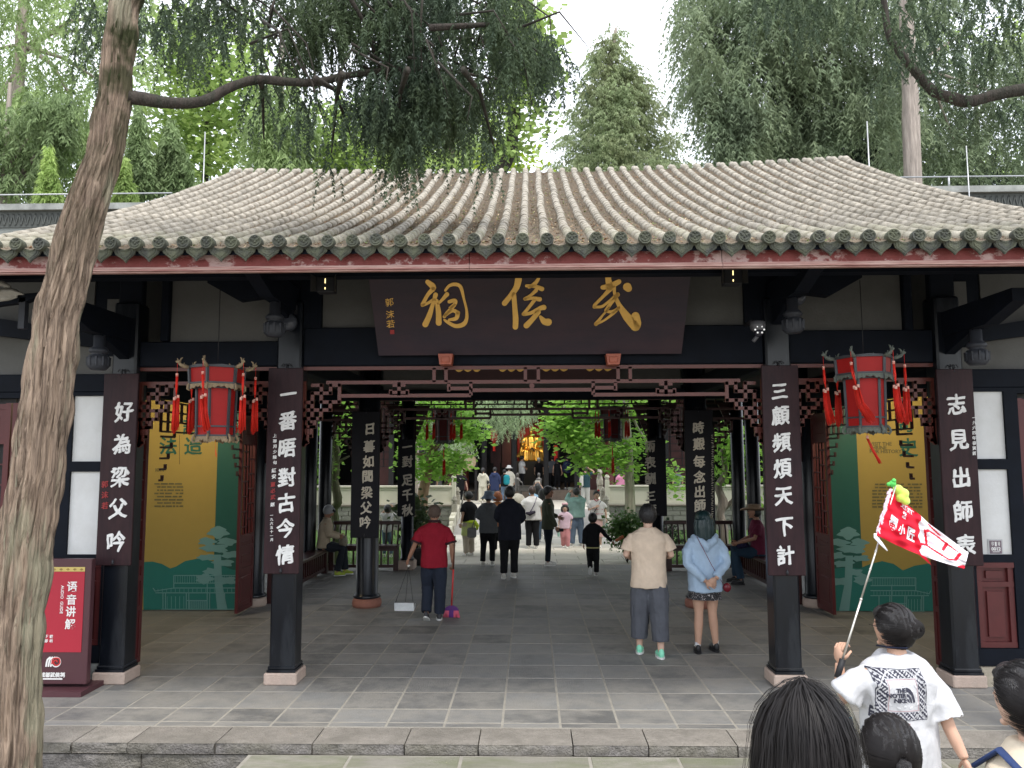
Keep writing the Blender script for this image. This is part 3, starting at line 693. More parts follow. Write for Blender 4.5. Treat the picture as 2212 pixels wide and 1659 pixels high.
# ---- side partition walls with folding door leaves
def door_leaf(x, y, rz_, wd=.55, h=3.0, label=None):
    fr = MB(); t = .045
    for (a, b) in ((-wd/2, -wd/2+.06), (wd/2-.06, wd/2)): fr.box(a, b, -t/2, t/2, .04, h)
    for z in (.04, .62, .95, 1.12, h-.45, h-.07): fr.box(-wd/2+.06, wd/2-.06, -t/2, t/2, z, z+.06)
    o = fr.build('door_leaf', redwood, gate, (x, y, 0), (0, 0, rz_))
    for (z0, z1) in ((.10, .62), (.68, .95), (1.01, 1.12), (h-.39, h-.07)):
        MB().box(-wd/2+.06, wd/2-.06, -.012, .012, z0, z1).cbox((0,0,(z0+z1)/2), (wd-.24, .036, max(.03, (z1-z0)-.14)), bevel=.01).build('door_panel', redwood, o)
    lt = MB(); z0, z1 = 1.18, h-.45
    for q in range(1, 4): xx = -wd/2+.06+(wd-.12)*q/4; lt.box(xx-.008, xx+.008, -.012, .012, z0, z1)
    for q in range(1, 12): zz = z0+(z1-z0)*q/12; a, b = ((-wd/2+.06, 0.0) if q % 2 else (0.0, wd/2-.06)); lt.box(a, b, -.011, .011, zz-.008, zz+.008)
    lt.build('door_lattice', redwood, o)
    return o
for s_ in (-1, 1):
    door_leaf(s_*4.50, 8.44, R(90), .42); door_leaf(s_*4.40, 11.62, R(90), .62)
    door_leaf(s_*4.62, 8.40, R(90+s_*4), .36)
    # transom lattice over the opening of the partition
    m = MB(); X_ = s_*4.42
    for z in (3.02, 2.9, 2.78, 2.66): m.bar((X_, 8.8, z), (X_, 11.3, z), .03, .02)
    for q in range(15): y = 8.8+q*2.5/14; m.bar((X_, y, 2.66 if q in (0,1,13,14) else 2.66+.12*(q%2)), (X_, y, 3.02), .03, .02)
    for (ya, sg) in ((8.82, 1), (11.3, -1)):
        for q in range(5): m.bar((X_, ya, 2.6-q*.13), (X_, ya+sg*(.34-q*.07), 2.6-q*.13), .03, .025); m.bar((X_, ya+sg*(.34-q*.07), 2.66-q*.13), (X_, ya+sg*(.34-q*.07), 2.6-q*.13), .03, .025)
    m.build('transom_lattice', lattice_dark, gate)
    MB().box(X_-.06, X_+.06, 8.2, 12.0, 3.05, 3.30).build('lintel', beamm, gate)
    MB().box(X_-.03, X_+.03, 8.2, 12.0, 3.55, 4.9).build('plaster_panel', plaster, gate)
    # wall behind the exhibition room
    MB().box(min(s_*4.5, s_*9), max(s_*4.5, s_*9), 12.3, 12.42, 0, 4.9).build('rear_wall', beamm, gate)
    MB().box(s_*9-.06, s_*9+.06, 8.2, 12.4, 0, 4.9).build('side_wall', white_plaster, gate)
    MB().box(min(s_*4.5, s_*9), max(s_*4.5, s_*9), 8.3, 12.3, 3.9, 3.95).build('room_ceiling', white_plaster, gate)
# ---- front wall outside the columns
def front_wall(s_):
    xa = lambda v: s_*v
    def bx(m, a, b, y0, y1, z0, z1, mi=None): return m.box(min(xa(a), xa(b)), max(xa(a), xa(b)), y0, y1, z0, z1, mi)
    # plinth stones
    for i in range(8):
        a = 4.57+i*.52; b = a+.50; bx(MB(), a, b, 7.93, 8.2, 0, .19+.004*(i%2)).build('plinth_stone', greystone if s_ < 0 else mat('tan_plinth_stone', (.36,.32,.25), .9, var=.25, scale=7, bump=.5, rand=.15), gate)
    bx(MB(), 4.555, 9, 7.96, 8.12, .20, .37).build('sill_beam', beamm, gate)
    # white panels column
    for (z0, z1) in ((1.32, 2.20), (2.31, 3.02)):
        bx(MB(), 4.60, 4.99, 8.00, 8.06, z0, z1).build('plaster_panel', white_plaster, gate)
    for (a, b, z0, z1) in ((4.555, 4.60, .37, 3.06), (4.99, 5.13, .37, 3.06), (4.60, 4.99, 1.24, 1.32), (4.60, 4.99, 2.20, 2.31), (4.60, 4.99, 3.02, 3.06)):
        bx(MB(), a, b, 7.97, 8.09, z0, z1).build('wall_post', beamm, gate)
    # red dado under the white panels, with raised frame and panel
    d = bx(MB(), 4.60, 4.99, 8.02, 8.06, .37, 1.24).build('dado', redwood, gate)
    m = MB(); bx(m, 4.605, 4.985, 7.985, 8.02, .375, .43); bx(m, 4.605, 4.985, 7.985, 8.02, .99, 1.04); bx(m, 4.605, 4.985, 7.97, 8.02, 1.185, 1.238); bx(m, 4.605, 4.66, 7.99, 8.02, .43, 1.185); bx(m, 4.93, 4.985, 7.99, 8.02, .43, 1.185); m.build('dado_frame', redwood, d)
    m = MB(); bx(m, 4.71, 4.88, 8.0, 8.02, .48, .94); bx(m, 4.71, 4.88, 8.0, 8.02, 1.075, 1.15); m.build('dado_panel', redwood, d)
    # red lattice doors further out
    for i in range(5):
        x = 5.13+.28+.56*i; door_leaf(s_*x, 8.03, 0, .54, 2.95)
        bx(MB(), x-.27, x+.27, 8.08, 8.10, .37, 3.0).build('door_backing', mat('paper_dark', (.05,.05,.05), .9), gate)
    bx(MB(), 5.13, 9, 7.97, 8.09, 3.0, 3.06).build('wall_post', beamm, gate)
front_wall(-1); front_wall(1)
# side wings of the gate, seen above and beside the roof
for s_ in (-1, 1):
    label = 'grey ridge wall with carved key pattern above the %s wing roof' % ('left' if s_ < 0 else 'right')
    t = thing('wing_ridge', label, 'wall', (s_*13, 14.2, 0)); sz = 7.25 if s_ < 0 else 7.40
    MB().box(-6, 6, -.1, .25, 0, sz-.45).build('wall_body', greystone, t)
    MB().box(-6.1, 6.1, -.2, .35, sz-.12, sz).build('coping', mat('weathered_coping', (.30,.31,.29), .9, var=.3, scale=3, tint=(.1,.1,.1), tint_amt=.6), t)
    m = MB().box(-6, 6, -.12, .27, sz-.45, sz-.12)
    for q in range(110):
        x = -6+.11*q; m.bar((x, -.13, sz-.40), (x+.05, -.13, sz-.18), .02); m.bar((x+.05, -.13, sz-.18), (x+.10, -.13, sz-.40), .02)
    m.build('key_pattern', mat('dark_ridge_tile', (.07,.075,.07), .9, var=.3, scale=8), t)
    m = MB(); m.add([(-6,-.1,sz-.75),(6,-.1,sz-.75),(6,-4,sz-2.4),(-6,-4,sz-2.4)],[(0,1,2,3)])
    for q in range(58): m.tube([(-6+.205*q, -.1, sz-.72), (-6+.205*q, -4, sz-2.37)], .05, 6)
    m.build('wing_roof', tiletop, t)
    for q in range(5): MB().cyl((-5+2.4*q, 0, 0), .02, sz, sz+.25, 6).build('rail_post', metalw, t)
    MB().tube([(-6,0,sz+.25),(6,0,sz+.25)], .014, 6).build('rail', metalw, t)
for (px, y0, y1, Y, lab) in ((440, 285, 372, 12.6, 'thin white lightning rod behind the left end of the roof'), (1877, 262, 350, 12.6, 'thin white lightning rod behind the right end of the ridge'), (2093, 315, 412, 13.6, 'thin white lightning rod over the right wing, nearest the frame edge')):
    a, b = at(px, y0, Y), at(px, y1, Y); o = MB().cyl((0,0,0), .011, 5.2, a.z, 8).build('lightning_rod', metalw, None, (b.x, Y, 0)); tag(o, lab, 'lightning rod')
# ================================================================= inscribed boards
boardm = mat('board_purple_lacquer', (.024,.011,.014), .5, var=.35, scale=4, stretch=(4,4,.7), spec=.2, tint=(.05,.02,.02), tint_amt=.4, tscale=2)
board_dark = mat('board_black_lacquer', (.005,.005,.009), .5, var=.3, scale=4, spec=.2)
inkw = mat('white_inlay', (.74,.73,.71), .6, var=.12, scale=18, bump=.2)
inkc = mat('cream_inlay', (.60,.55,.46), .6, var=.1, scale=18)
inkr = mat('red_inlay', (.30,.03,.03), .6)
iron = mat('dark_iron', (.04,.04,.045), .5, metal=.5)
def couplet(label, x, y, z0, z1, wd, m, chars, ink, size, curved=0, small=(), bold=.028):
    """chars: list of (character, px, py) of the photograph, small: (text, px, py0, step, size, ink)"""
    t = thing('couplet_board', label, 'inscribed board', (x, y, z0), group='inscribed boards on the columns')
    h = z1-z0; b = MB()
    if curved:
        n = 10; V = []; 
        for dz in (0, h):
            for rr in (curved, curved-.03):
                for i in range(n+1):
                    a = -math.pi/2 + (i/n-.5)*wd/curved; V.append((rr*math.cos(a), curved+rr*math.sin(a), dz))
        k = n+1; F = []
        for i in range(n): F += [(i, i+1, 2*k+i+1, 2*k+i), (k+i+1, k+i, 3*k+i, 3*k+i+1), (i, k+i, k+i+1, i+1), (2*k+i, 2*k+i+1, 3*k+i+1, 3*k+i)]
        F += [(0, 2*k, 3*k, k), (n, k+n, 3*k+n, 2*k+n)]; b.add(V, F)
    else:
        b.cbox((0,.016,h/2), (wd,.032,h), bevel=.006)
    b.build('board_panel', m, t)
    hk = MB(); hk.tube([(-.05,.02,h+.02),(-.03,.02,h+.05),(0,.02,h+.03),(.03,.02,h+.05),(.05,.02,h+.02)], .006, 5); hk.tube([(0,.02,h+.05),(0,.02,h-.02)], .007, 5); hk.bar((0,.016,h+.02),(0,.0,h-.03),.01)
    hk.build('hook', iron, t); MB().lathe((0,-.004,.035), [(.004,-.03),(.016,-.01),(.012,.01),(.004,.03)], 8).build('lower_hook', iron, t)
    for i, (c, px, py) in enumerate(chars):
        p = at(px, py, y-.004); dx = p.x-x; yy = -.003
        if curved: yy = curved-math.sqrt(max(curved*curved-dx*dx, .0001))-.006
        q = size*(.97 if c not in '一三' else .90)
        write(c, q, (dx, yy, p.z-z0), ink, t, depth=.008, bold=bold*1.0, wobble=.016, shear=.10, seed=i+px, sx=.92)
    for s_, px, py, step, sz, ik in small:
        for i, c in enumerate(s_):
            if c == ' ': continue
            p = at(px, py+step*i, y); write(c, sz, (p.x-x, -.003, p.z-z0), ik, t, 'small_character', depth=.004, bold=.02, wobble=.02, shear=.1, seed=i)
    return t
def col(s, px0, px1, ys): 
    n = len(s)-1; return [(c, px0+(px1-px0)*i/n, ys[i]) for i, c in enumerate(s)]
t1 = couplet('purple board with seven white characters on the left inner front column', -2.635, 7.86, 1.135, 3.30, .372, boardm,
    col('一番晤對古今情', 623, 616, [851, 909, 968, 1031, 1086, 1141, 1198]), inkw, .218,
    small=[('上聯用少陵句', 594, 941, 11.6, .042, inkw), ('紅安', 592, 1016, 13, .05, inkw), ('董必武', 590, 1046, 14, .052, inkr), ('題', 589, 1090, 10, .045, inkw), ('一九六五十一月', 587, 1113, 8.8, .034, inkw)])
t2 = couplet('purple board with seven white characters on the right inner front column', 2.615, 7.86, 1.12, 3.30, .385, boardm,
    col('三顧頻煩天下計', 1684, 1697, [845, 897, 955, 1012, 1072, 1138, 1199]), inkw, .215)
t3 = couplet('purple board with five large white characters on the left outer column', -4.415, 7.86, 1.22, 3.25, .375, boardm,
    col('好為梁父吟', 268, 251, [889, 959, 1030, 1098, 1170]), inkw, .23, small=[('郭沫若', 227, 1046, 23, .075, inkr)])
t4 = couplet('purple board with five large white characters behind the red flag', 4.43, 7.86, 1.22, 3.25, .375, boardm,
    col('志見出師表', 2066, 2086, [873, 950, 1031, 1104, 1178]), inkw, .23, small=[('一九六四年春賀首', 2104, 902, 11, .042, inkw)])
t5 = couplet('dark curved board with cream characters on the left round column', -2.62, 11.86, 1.09, 3.07, .445, board_dark,
    col('日暮如聞梁父吟', 799, 789, [927, 964, 997, 1029, 1064, 1097, 1128]), inkc, .205, bold=.03)
t6 = couplet('dark curved board with cream characters behind the woman in the light blue jacket', 2.62, 11.86, 1.09, 3.07, .445, board_dark,
    col('時艱每念出師表', 1509, 1513, [924, 959, 997, 1030, 1062, 1092, 1125]), inkc, .205, bold=.03)
sig = MB(); random.seed(4)
for i in range(46):
    p = at(1536.5+random.uniform(-1,1), 940+i*3.9, 11.93); q = (p.x-2.62, p.z-1.09)
    stroke(sig, [(q[0]-.012, q[1]+random.uniform(-.006,.006)), (q[0]+.012, q[1]+random.uniform(-.006,.008))], .006, 0, .003)
sig.build('fine_script', inkc, t6, (0, -.004, 0), kind='stuff')
t7 = couplet('narrow dark board with five cream characters on the left rear column', -2.62, 15.90, 1.11, 2.72, .365, board_dark,
    col('一對足千秋', 880, 880, [965, 997, 1037, 1069, 1102]), inkc, .26, bold=.03)
t8 = couplet('narrow dark board with cream characters behind the man in the cream t-shirt', 2.62, 15.90, 1.11, 2.72, .365, board_dark,
    col('兩表酬三顧', 1404, 1406, [965, 999, 1034, 1072, 1103]), inkc, .26, bold=.03)
# ---- the great plaque
plaquem = mat('plaque_purple_black', (.022,.014,.024), .5, var=.25, scale=2, stretch=(1,1,3), spec=.4, tint=(.05,.018,.02), tint_amt=.45, tscale=1)
gold = mat('gold_leaf', (.72,.43,.12), .34, metal=.75, var=.12, scale=10, bump=.15, bscale=30)
A, B, C, D = at(818, 768, 7.86), at(1472, 764, 7.86), at(1490, 560, 7.42), at(786, 566, 7.42)
pl = thing('name_plaque', 'great purple-black plaque with three golden brush characters under the eave', 'plaque', ((A+B)/2))
org = (A+B)/2; tilt = math.atan2(C.y-B.y, C.z-B.z)
Mi = Matrix.Rotation(tilt, 4, 'X'); hh = (C-B).length
pb = MB(); wb = (B-A).length; wt = (C-D).length
pb.prism([(-wb/2, 0), (wb/2, 0), (wt/2, hh), (-wt/2, hh)], 0, .05)
pbo = pb.build('plaque_board', plaquem, pl); pl.rotation_euler = (-tilt*-1 if False else -(-tilt), 0, 0)
pl.rotation_euler = (-tilt, 0, 0)
inv = (Matrix.Translation(org) @ Matrix.Rotation(-tilt, 4, 'X')).inverted()
def on_plaque(zx, zy):
    """zoom pixel of the photograph -> local x,z on the plaque face"""
    px, py = 737.3+zx/3, 548.6+zy/3; d = ray(px, py); o = inv @ CAM; dd = inv.to_3x3() @ d; t = -o.y/dd.y; q = o+dd*t; return (q.x, q.z)
def pstrokes(name, strokes):
    m = MB()
    for pts, wd in strokes:
        ww = [v*.00149*.95 for v in (wd if hasattr(wd, '__len__') else [wd]*len(pts))]
        stroke(m, [on_plaque(*p) for p in pts], ww, 0, .012)
    return m.build(name, gold, pl)
pstrokes('character', [([(1728,128),(1730,165),(1738,212)], [46,42,52]), ([(1694,215),(1745,205),(1798,178)], [34,44,36]), ([(1852,212),(1860,222)], [62,52]),
    ([(1742,225),(1700,270),(1645,325),(1640,340)], [38,24,22,30]), ([(1640,342),(1690,338),(1740,300),(1790,262)], [20,22,18,34]),
    ([(1790,262),(1745,320),(1715,365)], [30,26,28]), ([(1720,370),(1760,372),(1800,345)], [20,26,18]),
    ([(1768,215),(1772,260),(1800,330),(1850,405),(1905,470)], [24,22,34,60,66]), ([(1905,400),(1918,450),(1915,480)], [60,56,36]),
    ([(1735,345),(1690,400),(1650,452)], [16,16,30]), ([(1648,452),(1700,430),(1760,385),(1795,350)], [22,16,22,20])])
pstrokes('character', [([(1148,165),(1135,215),(1100,265),(1058,318)], [50,44,36,40]), ([(1118,260),(1124,340),(1130,420),(1128,472)], [34,36,42,40]),
    ([(1278,158),(1255,190),(1215,215)], [22,30,18]), ([(1200,205),(1250,208),(1300,225)], [22,26,34]), ([(1262,235),(1225,268),(1190,290)], [28,20,26]), ([(1190,292),(1235,285),(1285,292)], [22,24,34]),
    ([(1250,300),(1215,345),(1180,388)], [26,24,26]), ([(1182,390),(1230,380),(1290,350),(1312,345)], [24,26,34,40]), ([(1275,375),(1240,420),(1200,462)], [40,36,44]), ([(1290,405),(1315,435),(1340,440)], [20,48,56])])
pstrokes('character', [([(560,180),(590,205),(598,218)], [34,46,40]), ([(596,225),(560,265),(528,325)], [36,26,30]), ([(525,332),(560,318),(600,292)], [22,20,22]),
    ([(612,262),(595,320),(570,400),(545,455)], [34,26,40,44]), ([(618,300),(630,370),(632,445)], [26,38,44]), ([(628,320),(655,295),(685,260)], [18,22,34]),
    ([(675,235),(700,205),(740,195),(775,215),(795,290),(812,360),(812,420),(790,455),(740,465),(690,440),(668,425)], [18,22,28,26,18,18,26,34,30,24,14]),
    ([(700,308),(735,300),(738,320),(705,348)], [26,30,26,20]), ([(735,330),(690,375),(668,405)], [24,24,24]), ([(672,398),(720,365),(755,380)], [22,28,30]), ([(755,380),(745,415),(700,425)], [34,30,20])])
for i, (c, zy) in enumerate((('郭',312),('沫',390),('若',452))):
    x_, z_ = on_plaque(312+i*4, zy); write(c, .092, (x_, -.004, z_), gold, pl, 'signature_character', depth=.006, wobble=.03, shear=.15, seed=i*3)
x_, z_ = on_plaque(330, 505); MB().cbox((x_, -.003, z_), (.045,.006,.045)).build('seal', inkr, pl)
for zx in (674, 1765):     # orange-red wooden supports under the plaque
    p = at(737.3+zx/3, 548.6+684/3, 7.80)
    o = MB().prism([(-.062,-.05),(.062,-.05),(.078,.062),(-.078,.062)], 0, .16).cbox((0,-.006,0), (.09,.012,.06), bevel=.005).build('plaque_support', mat('orange_red_wood', (.36,.085,.04), .4, var=.15), gate, (p.x, 7.80, p.z))
# second plaque, deeper in the hall
p0, p1 = at(960, 822, 11.9), at(1336, 822, 11.9)
pq = thing('inner_plaque', 'dark red inner plaque seen through the front lattice, gold strokes at its top', 'plaque', ((p0.x+p1.x)/2, 11.85, 3.53))
wq = (p1.x-p0.x); MB().prism([(-wq/2,0),(wq/2,0),(wq/2+.1,.95),(-wq/2-.1,.95)], 0, .05).build('plaque_board', mat('inner_plaque_red', (.06,.015,.018), .5, var=.2), pq, (0,0,0), (.22,0,0))
m = MB(); random.seed(12)
for i in range(4):
    x = -wq/2+.35+i*(wq-.7)/3
    for q in range(5): stroke(m, [(x+random.uniform(-.2,.2), .50+random.uniform(-.15,.2)), (x+random.uniform(-.2,.2), .32+random.uniform(0,.35))], .035, -.003, .01)
    for q in range(3): stroke(m, [(x-.16+q*.14, .21), (x-.11+q*.14, .175), (x-.05+q*.14, .21)], .035, -.003, .01)
m.build('gold_strokes', gold, pq, (0,0,0), (.22,0,0))

# ================================================================= lanterns
lan_fr = mat('lantern_frame_grey', (.055,.058,.065), .5, var=.2, scale=15)
lan_gold = mat('carved_tan_wood', (.27,.20,.12), .7, var=.3, scale=30, bump=.4)
lan_grey = mat('carved_grey_wood', (.11,.125,.105), .75, var=.3, scale=30, bump=.4)
lan_red = mat('lantern_red_cloth', (.52,.020,.018), .55, var=.07, scale=8, trans=.35)
lan_pink = mat('lantern_faded_cloth', (.42,.09,.08), .5, var=.05, scale=8, trans=.3)
tas = mat('tassel_red', (.80,.030,.015), .6, var=.15, scale=30, trans=.2)
bead = mat('tassel_bead', (.72,.38,.30), .5, var=.1)
dark_red = mat('tassel_dark_red', (.30,.01,.01), .6)
def tassel_mesh(seed, lean=0.0, m=tas):
    random.seed(seed); mb = MB()
    mb.tube([(0,0,0),(0,0,-.12)], .002, 4, mi=1); 
    mb.cyl((0,0), .013, -.15, -.12, 8, mi=2); mb.cyl((0,0), .0135, -.143, -.137, 8, mi=1)
    for i in range(9):
        a = random.uniform(0, 6.28); r = .008; mb.tube([(r*math.cos(a),r*math.sin(a),-.15),(r*1.3*math.cos(a+.5)+lean*.05,r*1.3*math.sin(a+.5),-.25),(lean*.12,0,-.34)], .0035, 4, mi=0)
    for b in range(3):
        bx, by = (math.cos(b*2.1)*.020+lean*.12, math.sin(b*2.1)*.020); z = -.335-b*.012
        mb.cyl((bx,by), .0125, z-.03, z, 8, mi=2)
        for i in range(22):
            a = random.uniform(0, 6.28); r = random.uniform(.003,.011); sp = random.uniform(.8,2.2); L_ = random.uniform(.27,.33)
            x1, y1 = bx+r*math.cos(a), by+r*math.sin(a)
            mb.tube([(x1,y1,z-.03),(bx+r*sp*math.cos(a)+lean*.10, by+r*sp*math.sin(a), z-.03-L_*.5),(bx+r*sp*1.3*math.cos(a)+lean*.42, by+r*sp*1.3*math.sin(a), z-.03-L_)], .0032, 3, mi=0)
    return mb.mesh('tassel', [m, m, bead])
def slim_tassel():
    mb = MB(); mb.tube([(0,0,0),(.004,0,-.03)], .002, 4, mi=0); mb.cyl((.004,0), .013, -.06, -.03, 8, mi=2); random.seed(9)
    for i in range(26):
        a = random.uniform(0,6.28); r = random.uniform(.002,.010); mb.tube([(.004+r*math.cos(a),r*math.sin(a),-.06),(.05+r*1.2*math.cos(a),r*math.sin(a),-.17),(.115+r*1.6*math.cos(a),r*math.sin(a),-.29+random.uniform(-.02,.02))], .003, 3, mi=0)
    return mb.mesh('tassel', [tas, tas, bead])
TM = [tassel_mesh(1), tassel_mesh(2, .10), tassel_mesh(3, .30)]
def dragon_mesh(m):
    b = MB(); b.tube([(0,0,0),(.04,0,.008),(.075,0,.02),(.10,0,.045)], [.016,.022,.018,.012], 6); b.ell((.10,0,.052), (.028,.014,.016), 8, 5)
    b.tube([(.085,0,.06),(.075,0,.085),(.06,0,.095)], [.010,.008,.004], 5); b.tube([(.10,0,.062),(.112,0,.085)], [.006,.003], 4); b.tube([(.05,0,.02),(.045,0,.045)], [.010,.004], 5)
    return b.mesh('dragon_finial', m)
def lantern(label, loc, rot, trim, zwire, pink=False, center_tassel=None, dim=1.0):
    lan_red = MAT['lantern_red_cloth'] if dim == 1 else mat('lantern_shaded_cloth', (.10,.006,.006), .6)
    t = thing('hanging_lantern', label, 'lantern', loc, rot, group='hexagonal red palace lanterns')
    R1, R2 = .268, .190; H = [(0, .44), (.0, 0)]
    def hexp(r, k): a = math.pi/3*k; return (r*math.cos(a), r*math.sin(a))
    fr = MB()
    for k in range(6):
        a, b = hexp(R1, k), hexp(R1*.94, k); fr.bar((a[0],a[1],.41), (b[0],b[1],.185), .024)
        a, b = hexp(R2, k), hexp(R2*.93, k); fr.bar((a[0],a[1],.24), (b[0],b[1],-.31), .022)
        for z, r in ((.405, R1), (.245, R1*.955)):
            p, q = hexp(r, k), hexp(r, k+1); fr.bar((*p, z), (*q, z), .02, .016)
            if z > .4: mm = ((p[0]+q[0])/2, (p[1]+q[1])/2); fr.bar((*p, z+.004), (*mm, z+.016), .02, .012); fr.bar((*mm, z+.016), (*q, z+.004), .02, .012)
        for z, r in ((.20, R2), (-.185, R2*.94), (-.275, R2*.935)):
            p, q = hexp(r, k), hexp(r, k+1); fr.bar((*p, z), (*q, z), .016, .016)
        fr.bar((0,0,.42), (*hexp(R1,k), .40), .012)
    o = fr.build('frame', lan_fr, t)
    for k in range(6):
        pn = MB(); p, q = hexp(R1*.95, k), hexp(R1*.95, k+1); p2, q2 = hexp(R1*.915, k), hexp(R1*.915, k+1)
        pn.add([(*p2,.25),(*q2,.25),(*q,.40),(*p,.40)], [(0,1,2,3)])
        pn.build('upper_panel', lan_pink if (pink and k == 5) else lan_red, t)
        pn = MB(); p, q = hexp(R2*.95, k), hexp(R2*.95, k+1); p2, q2 = hexp(R2*.885, k), hexp(R2*.885, k+1)
        pn.add([(*p2,-.28),(*q2,-.28),(*q,.22),(*p,.22)], [(0,1,2,3)]); pn.build('lower_panel', lan_red, t)
        # scalloped aprons
        for r, z, h in ((R1*.955, .235, .05), (R2*.95, -.285, .06)):
            p, q = Vector(hexp(r, k)), Vector(hexp(r, k+1)); d = q-p; out = []
            for u, v in ((0,0),(1,0),(1,-1),(.88,-1),(.80,-.75),(.72,-.95),(.62,-.45),(.5,-.7),(.38,-.45),(.28,-.95),(.20,-.75),(.12,-1),(0,-1)): out.append((*(p+d*u), z+v*h))
            nrm = Vector((d.y, -d.x)).normalized()*.008; V = out+[(a+nrm.x, b+nrm.y, c) for a, b, c in out]; n = len(out)
            MB().add(V, [tuple(range(n))[::-1], tuple(range(n, 2*n))]+[(i, (i+1)%n, n+(i+1)%n, n+i) for i in range(n)]).build('apron', trim, t)
        a = math.pi/3*k
        link('dragon_finial', DR[trim.name], t, (R1*math.cos(a), R1*math.sin(a), .40), (0, 0, a))
        m = MB(); m.tube([(0,0,.05),(.02,0,.02),(.03,0,-.01),(.015,0,-.035),(-.002,0,-.02)], [.012,.014,.014,.012,.008], 6); m.build('corner_scroll', trim, t, (R2*math.cos(a), R2*math.sin(a), -.31), (0,0,a))
        m = MB(); m.tube([(0,0,.04),(.018,0,.015),(.02,0,-.02),(.0,0,-.035)], [.012,.014,.012,.008], 6); m.build('corner_scroll', trim, t, (R1*.955*math.cos(a), R1*.955*math.sin(a), .205), (0,0,a))
        rr = R1+.108; o = link('tassel', TM[(0,1,0,1,2,1)[k] if label[0] == 'g' else (0,0,1,0,0,1)[k] if not dim < 1 else 0], t, (rr*math.cos(a), rr*math.sin(a), .455), (0, 0, -rot))
    if center_tassel == 'long': link('tassel', slim_tassel() if dim == 1 else TM[0], t, (0, 0, -.33), (0,0,-rot)); MB().tube([(0,0,-.26),(0,0,-.33)], .0015, 4).build('tassel_string', tas, t)
    elif center_tassel == 'string': MB().tube([(0,0,-.3),(.01,0,-.4),(.02,0,-.46),(.022,0,-.49)], [.0015,.0015,.005,.003], 5).build('tassel_stub', tas, t)
    MB().tube([(0,0,.42),(.004,0,(zwire-loc[2])*.4+.2),(0,0,zwire-loc[2])], .004, 5).build('hanging_wire', black, t)
    return t
DR = {lan_gold.name: dragon_mesh(lan_gold), lan_grey.name: dragon_mesh(lan_grey)}
p = at(467, 882, 7.40); lantern('red hexagonal lantern with tan carving hanging left of the central bay', (p.x, 7.4, p.z), R(-28), lan_gold, 4.1, center_tassel='string')
p = at(1869, 862, 7.40); lantern('grey-trimmed red hexagonal lantern with a faded pane hanging on the right', (p.x, 7.4, p.z), R(-10), lan_grey, 4.1, pink=True, center_tassel='long')
p = at(959, 925, 16.6); lantern('shaded far lantern hanging before the left courtyard tree', (p.x, 16.6, p.z), R(0), lan_grey, 4.4, center_tassel='long', dim=.5)
p = at(1322, 920, 16.6); lantern('shaded far lantern hanging before the right courtyard trunk', (p.x, 16.6, p.z), R(15), lan_grey, 4.4, center_tassel='long', dim=.5)

# ================================================================= exhibition panels
ochre = mat('panel_ochre', (.33,.24,.055), .6, var=.03); pgreen = mat('panel_green', (.010,.085,.064), .6, var=.03); teal = mat('panel_teal', (.014,.145,.12), .6, var=.03)
pale = mat('panel_pale_teal', (.13,.27,.255), .6, var=.03); inkd = mat('panel_ink_green', (.01,.09,.065), .6); inkg = mat('panel_grey_ink', (.13,.115,.05), .7)
def exhibit(label, Y, x0, x1, xs, flip, ybase):
    t = thing('exhibition_panel', label, 'exhibition panel', (0, Y, 0))
    def X(px, py=1100): return at(px, py, Y).x
    def P(px, py, dy=0.0): q = at(px, py, Y); return (q.x, max(q.z, .012))
    MB().box(x0, x1, 0, .06, .01, 3.25).build('panel_board', ochre, t)
    gx0, gx1 = (xs, x1) if not flip else (x0, xs)
    MB().box(gx0, gx1, -.004, 0, .012, 3.25).build('green_field', pgreen, t)
    return t, P
def tree_print(P, t, cx, w_, yt, yb, mirror=1):
    m = MB(); random.seed(8)
    for (dx, dy, rx, ry) in ((0,0,26,14),(-24,20,22,10),(20,20,26,9),(-8,34,34,11),(26,48,22,9),(-26,54,22,8),(10,66,26,9),(-30,100,22,12),(18,104,24,10),(-14,84,20,9)):
        pts = [P(cx+mirror*dx+rx*math.cos(a)*(.85+.2*math.sin(5*a+dx)), yt+12+dy+ry*math.sin(a)*(.85+.2*math.cos(4*a+dy))) for a in np.linspace(0, 6.28, 23)[:-1]]
        m.add([(x, -.009-.0003*len(m.f)/20, z) for x, z in pts], [tuple(range(22))])
    m.build('printed_tree_crown', pale, t)
    m = MB(); q = [P(cx-10*mirror, yt+60), P(cx+6*mirror, yt+60), P(cx+8*mirror, yt+120), P(cx+20*mirror, yb), P(cx-2*mirror, yb), P(cx-8*mirror, yt+120)]
    m.add([(x, -.0095, z) for x, z in q], [tuple(range(6))]); m.build('printed_tree_trunk', pale, t)
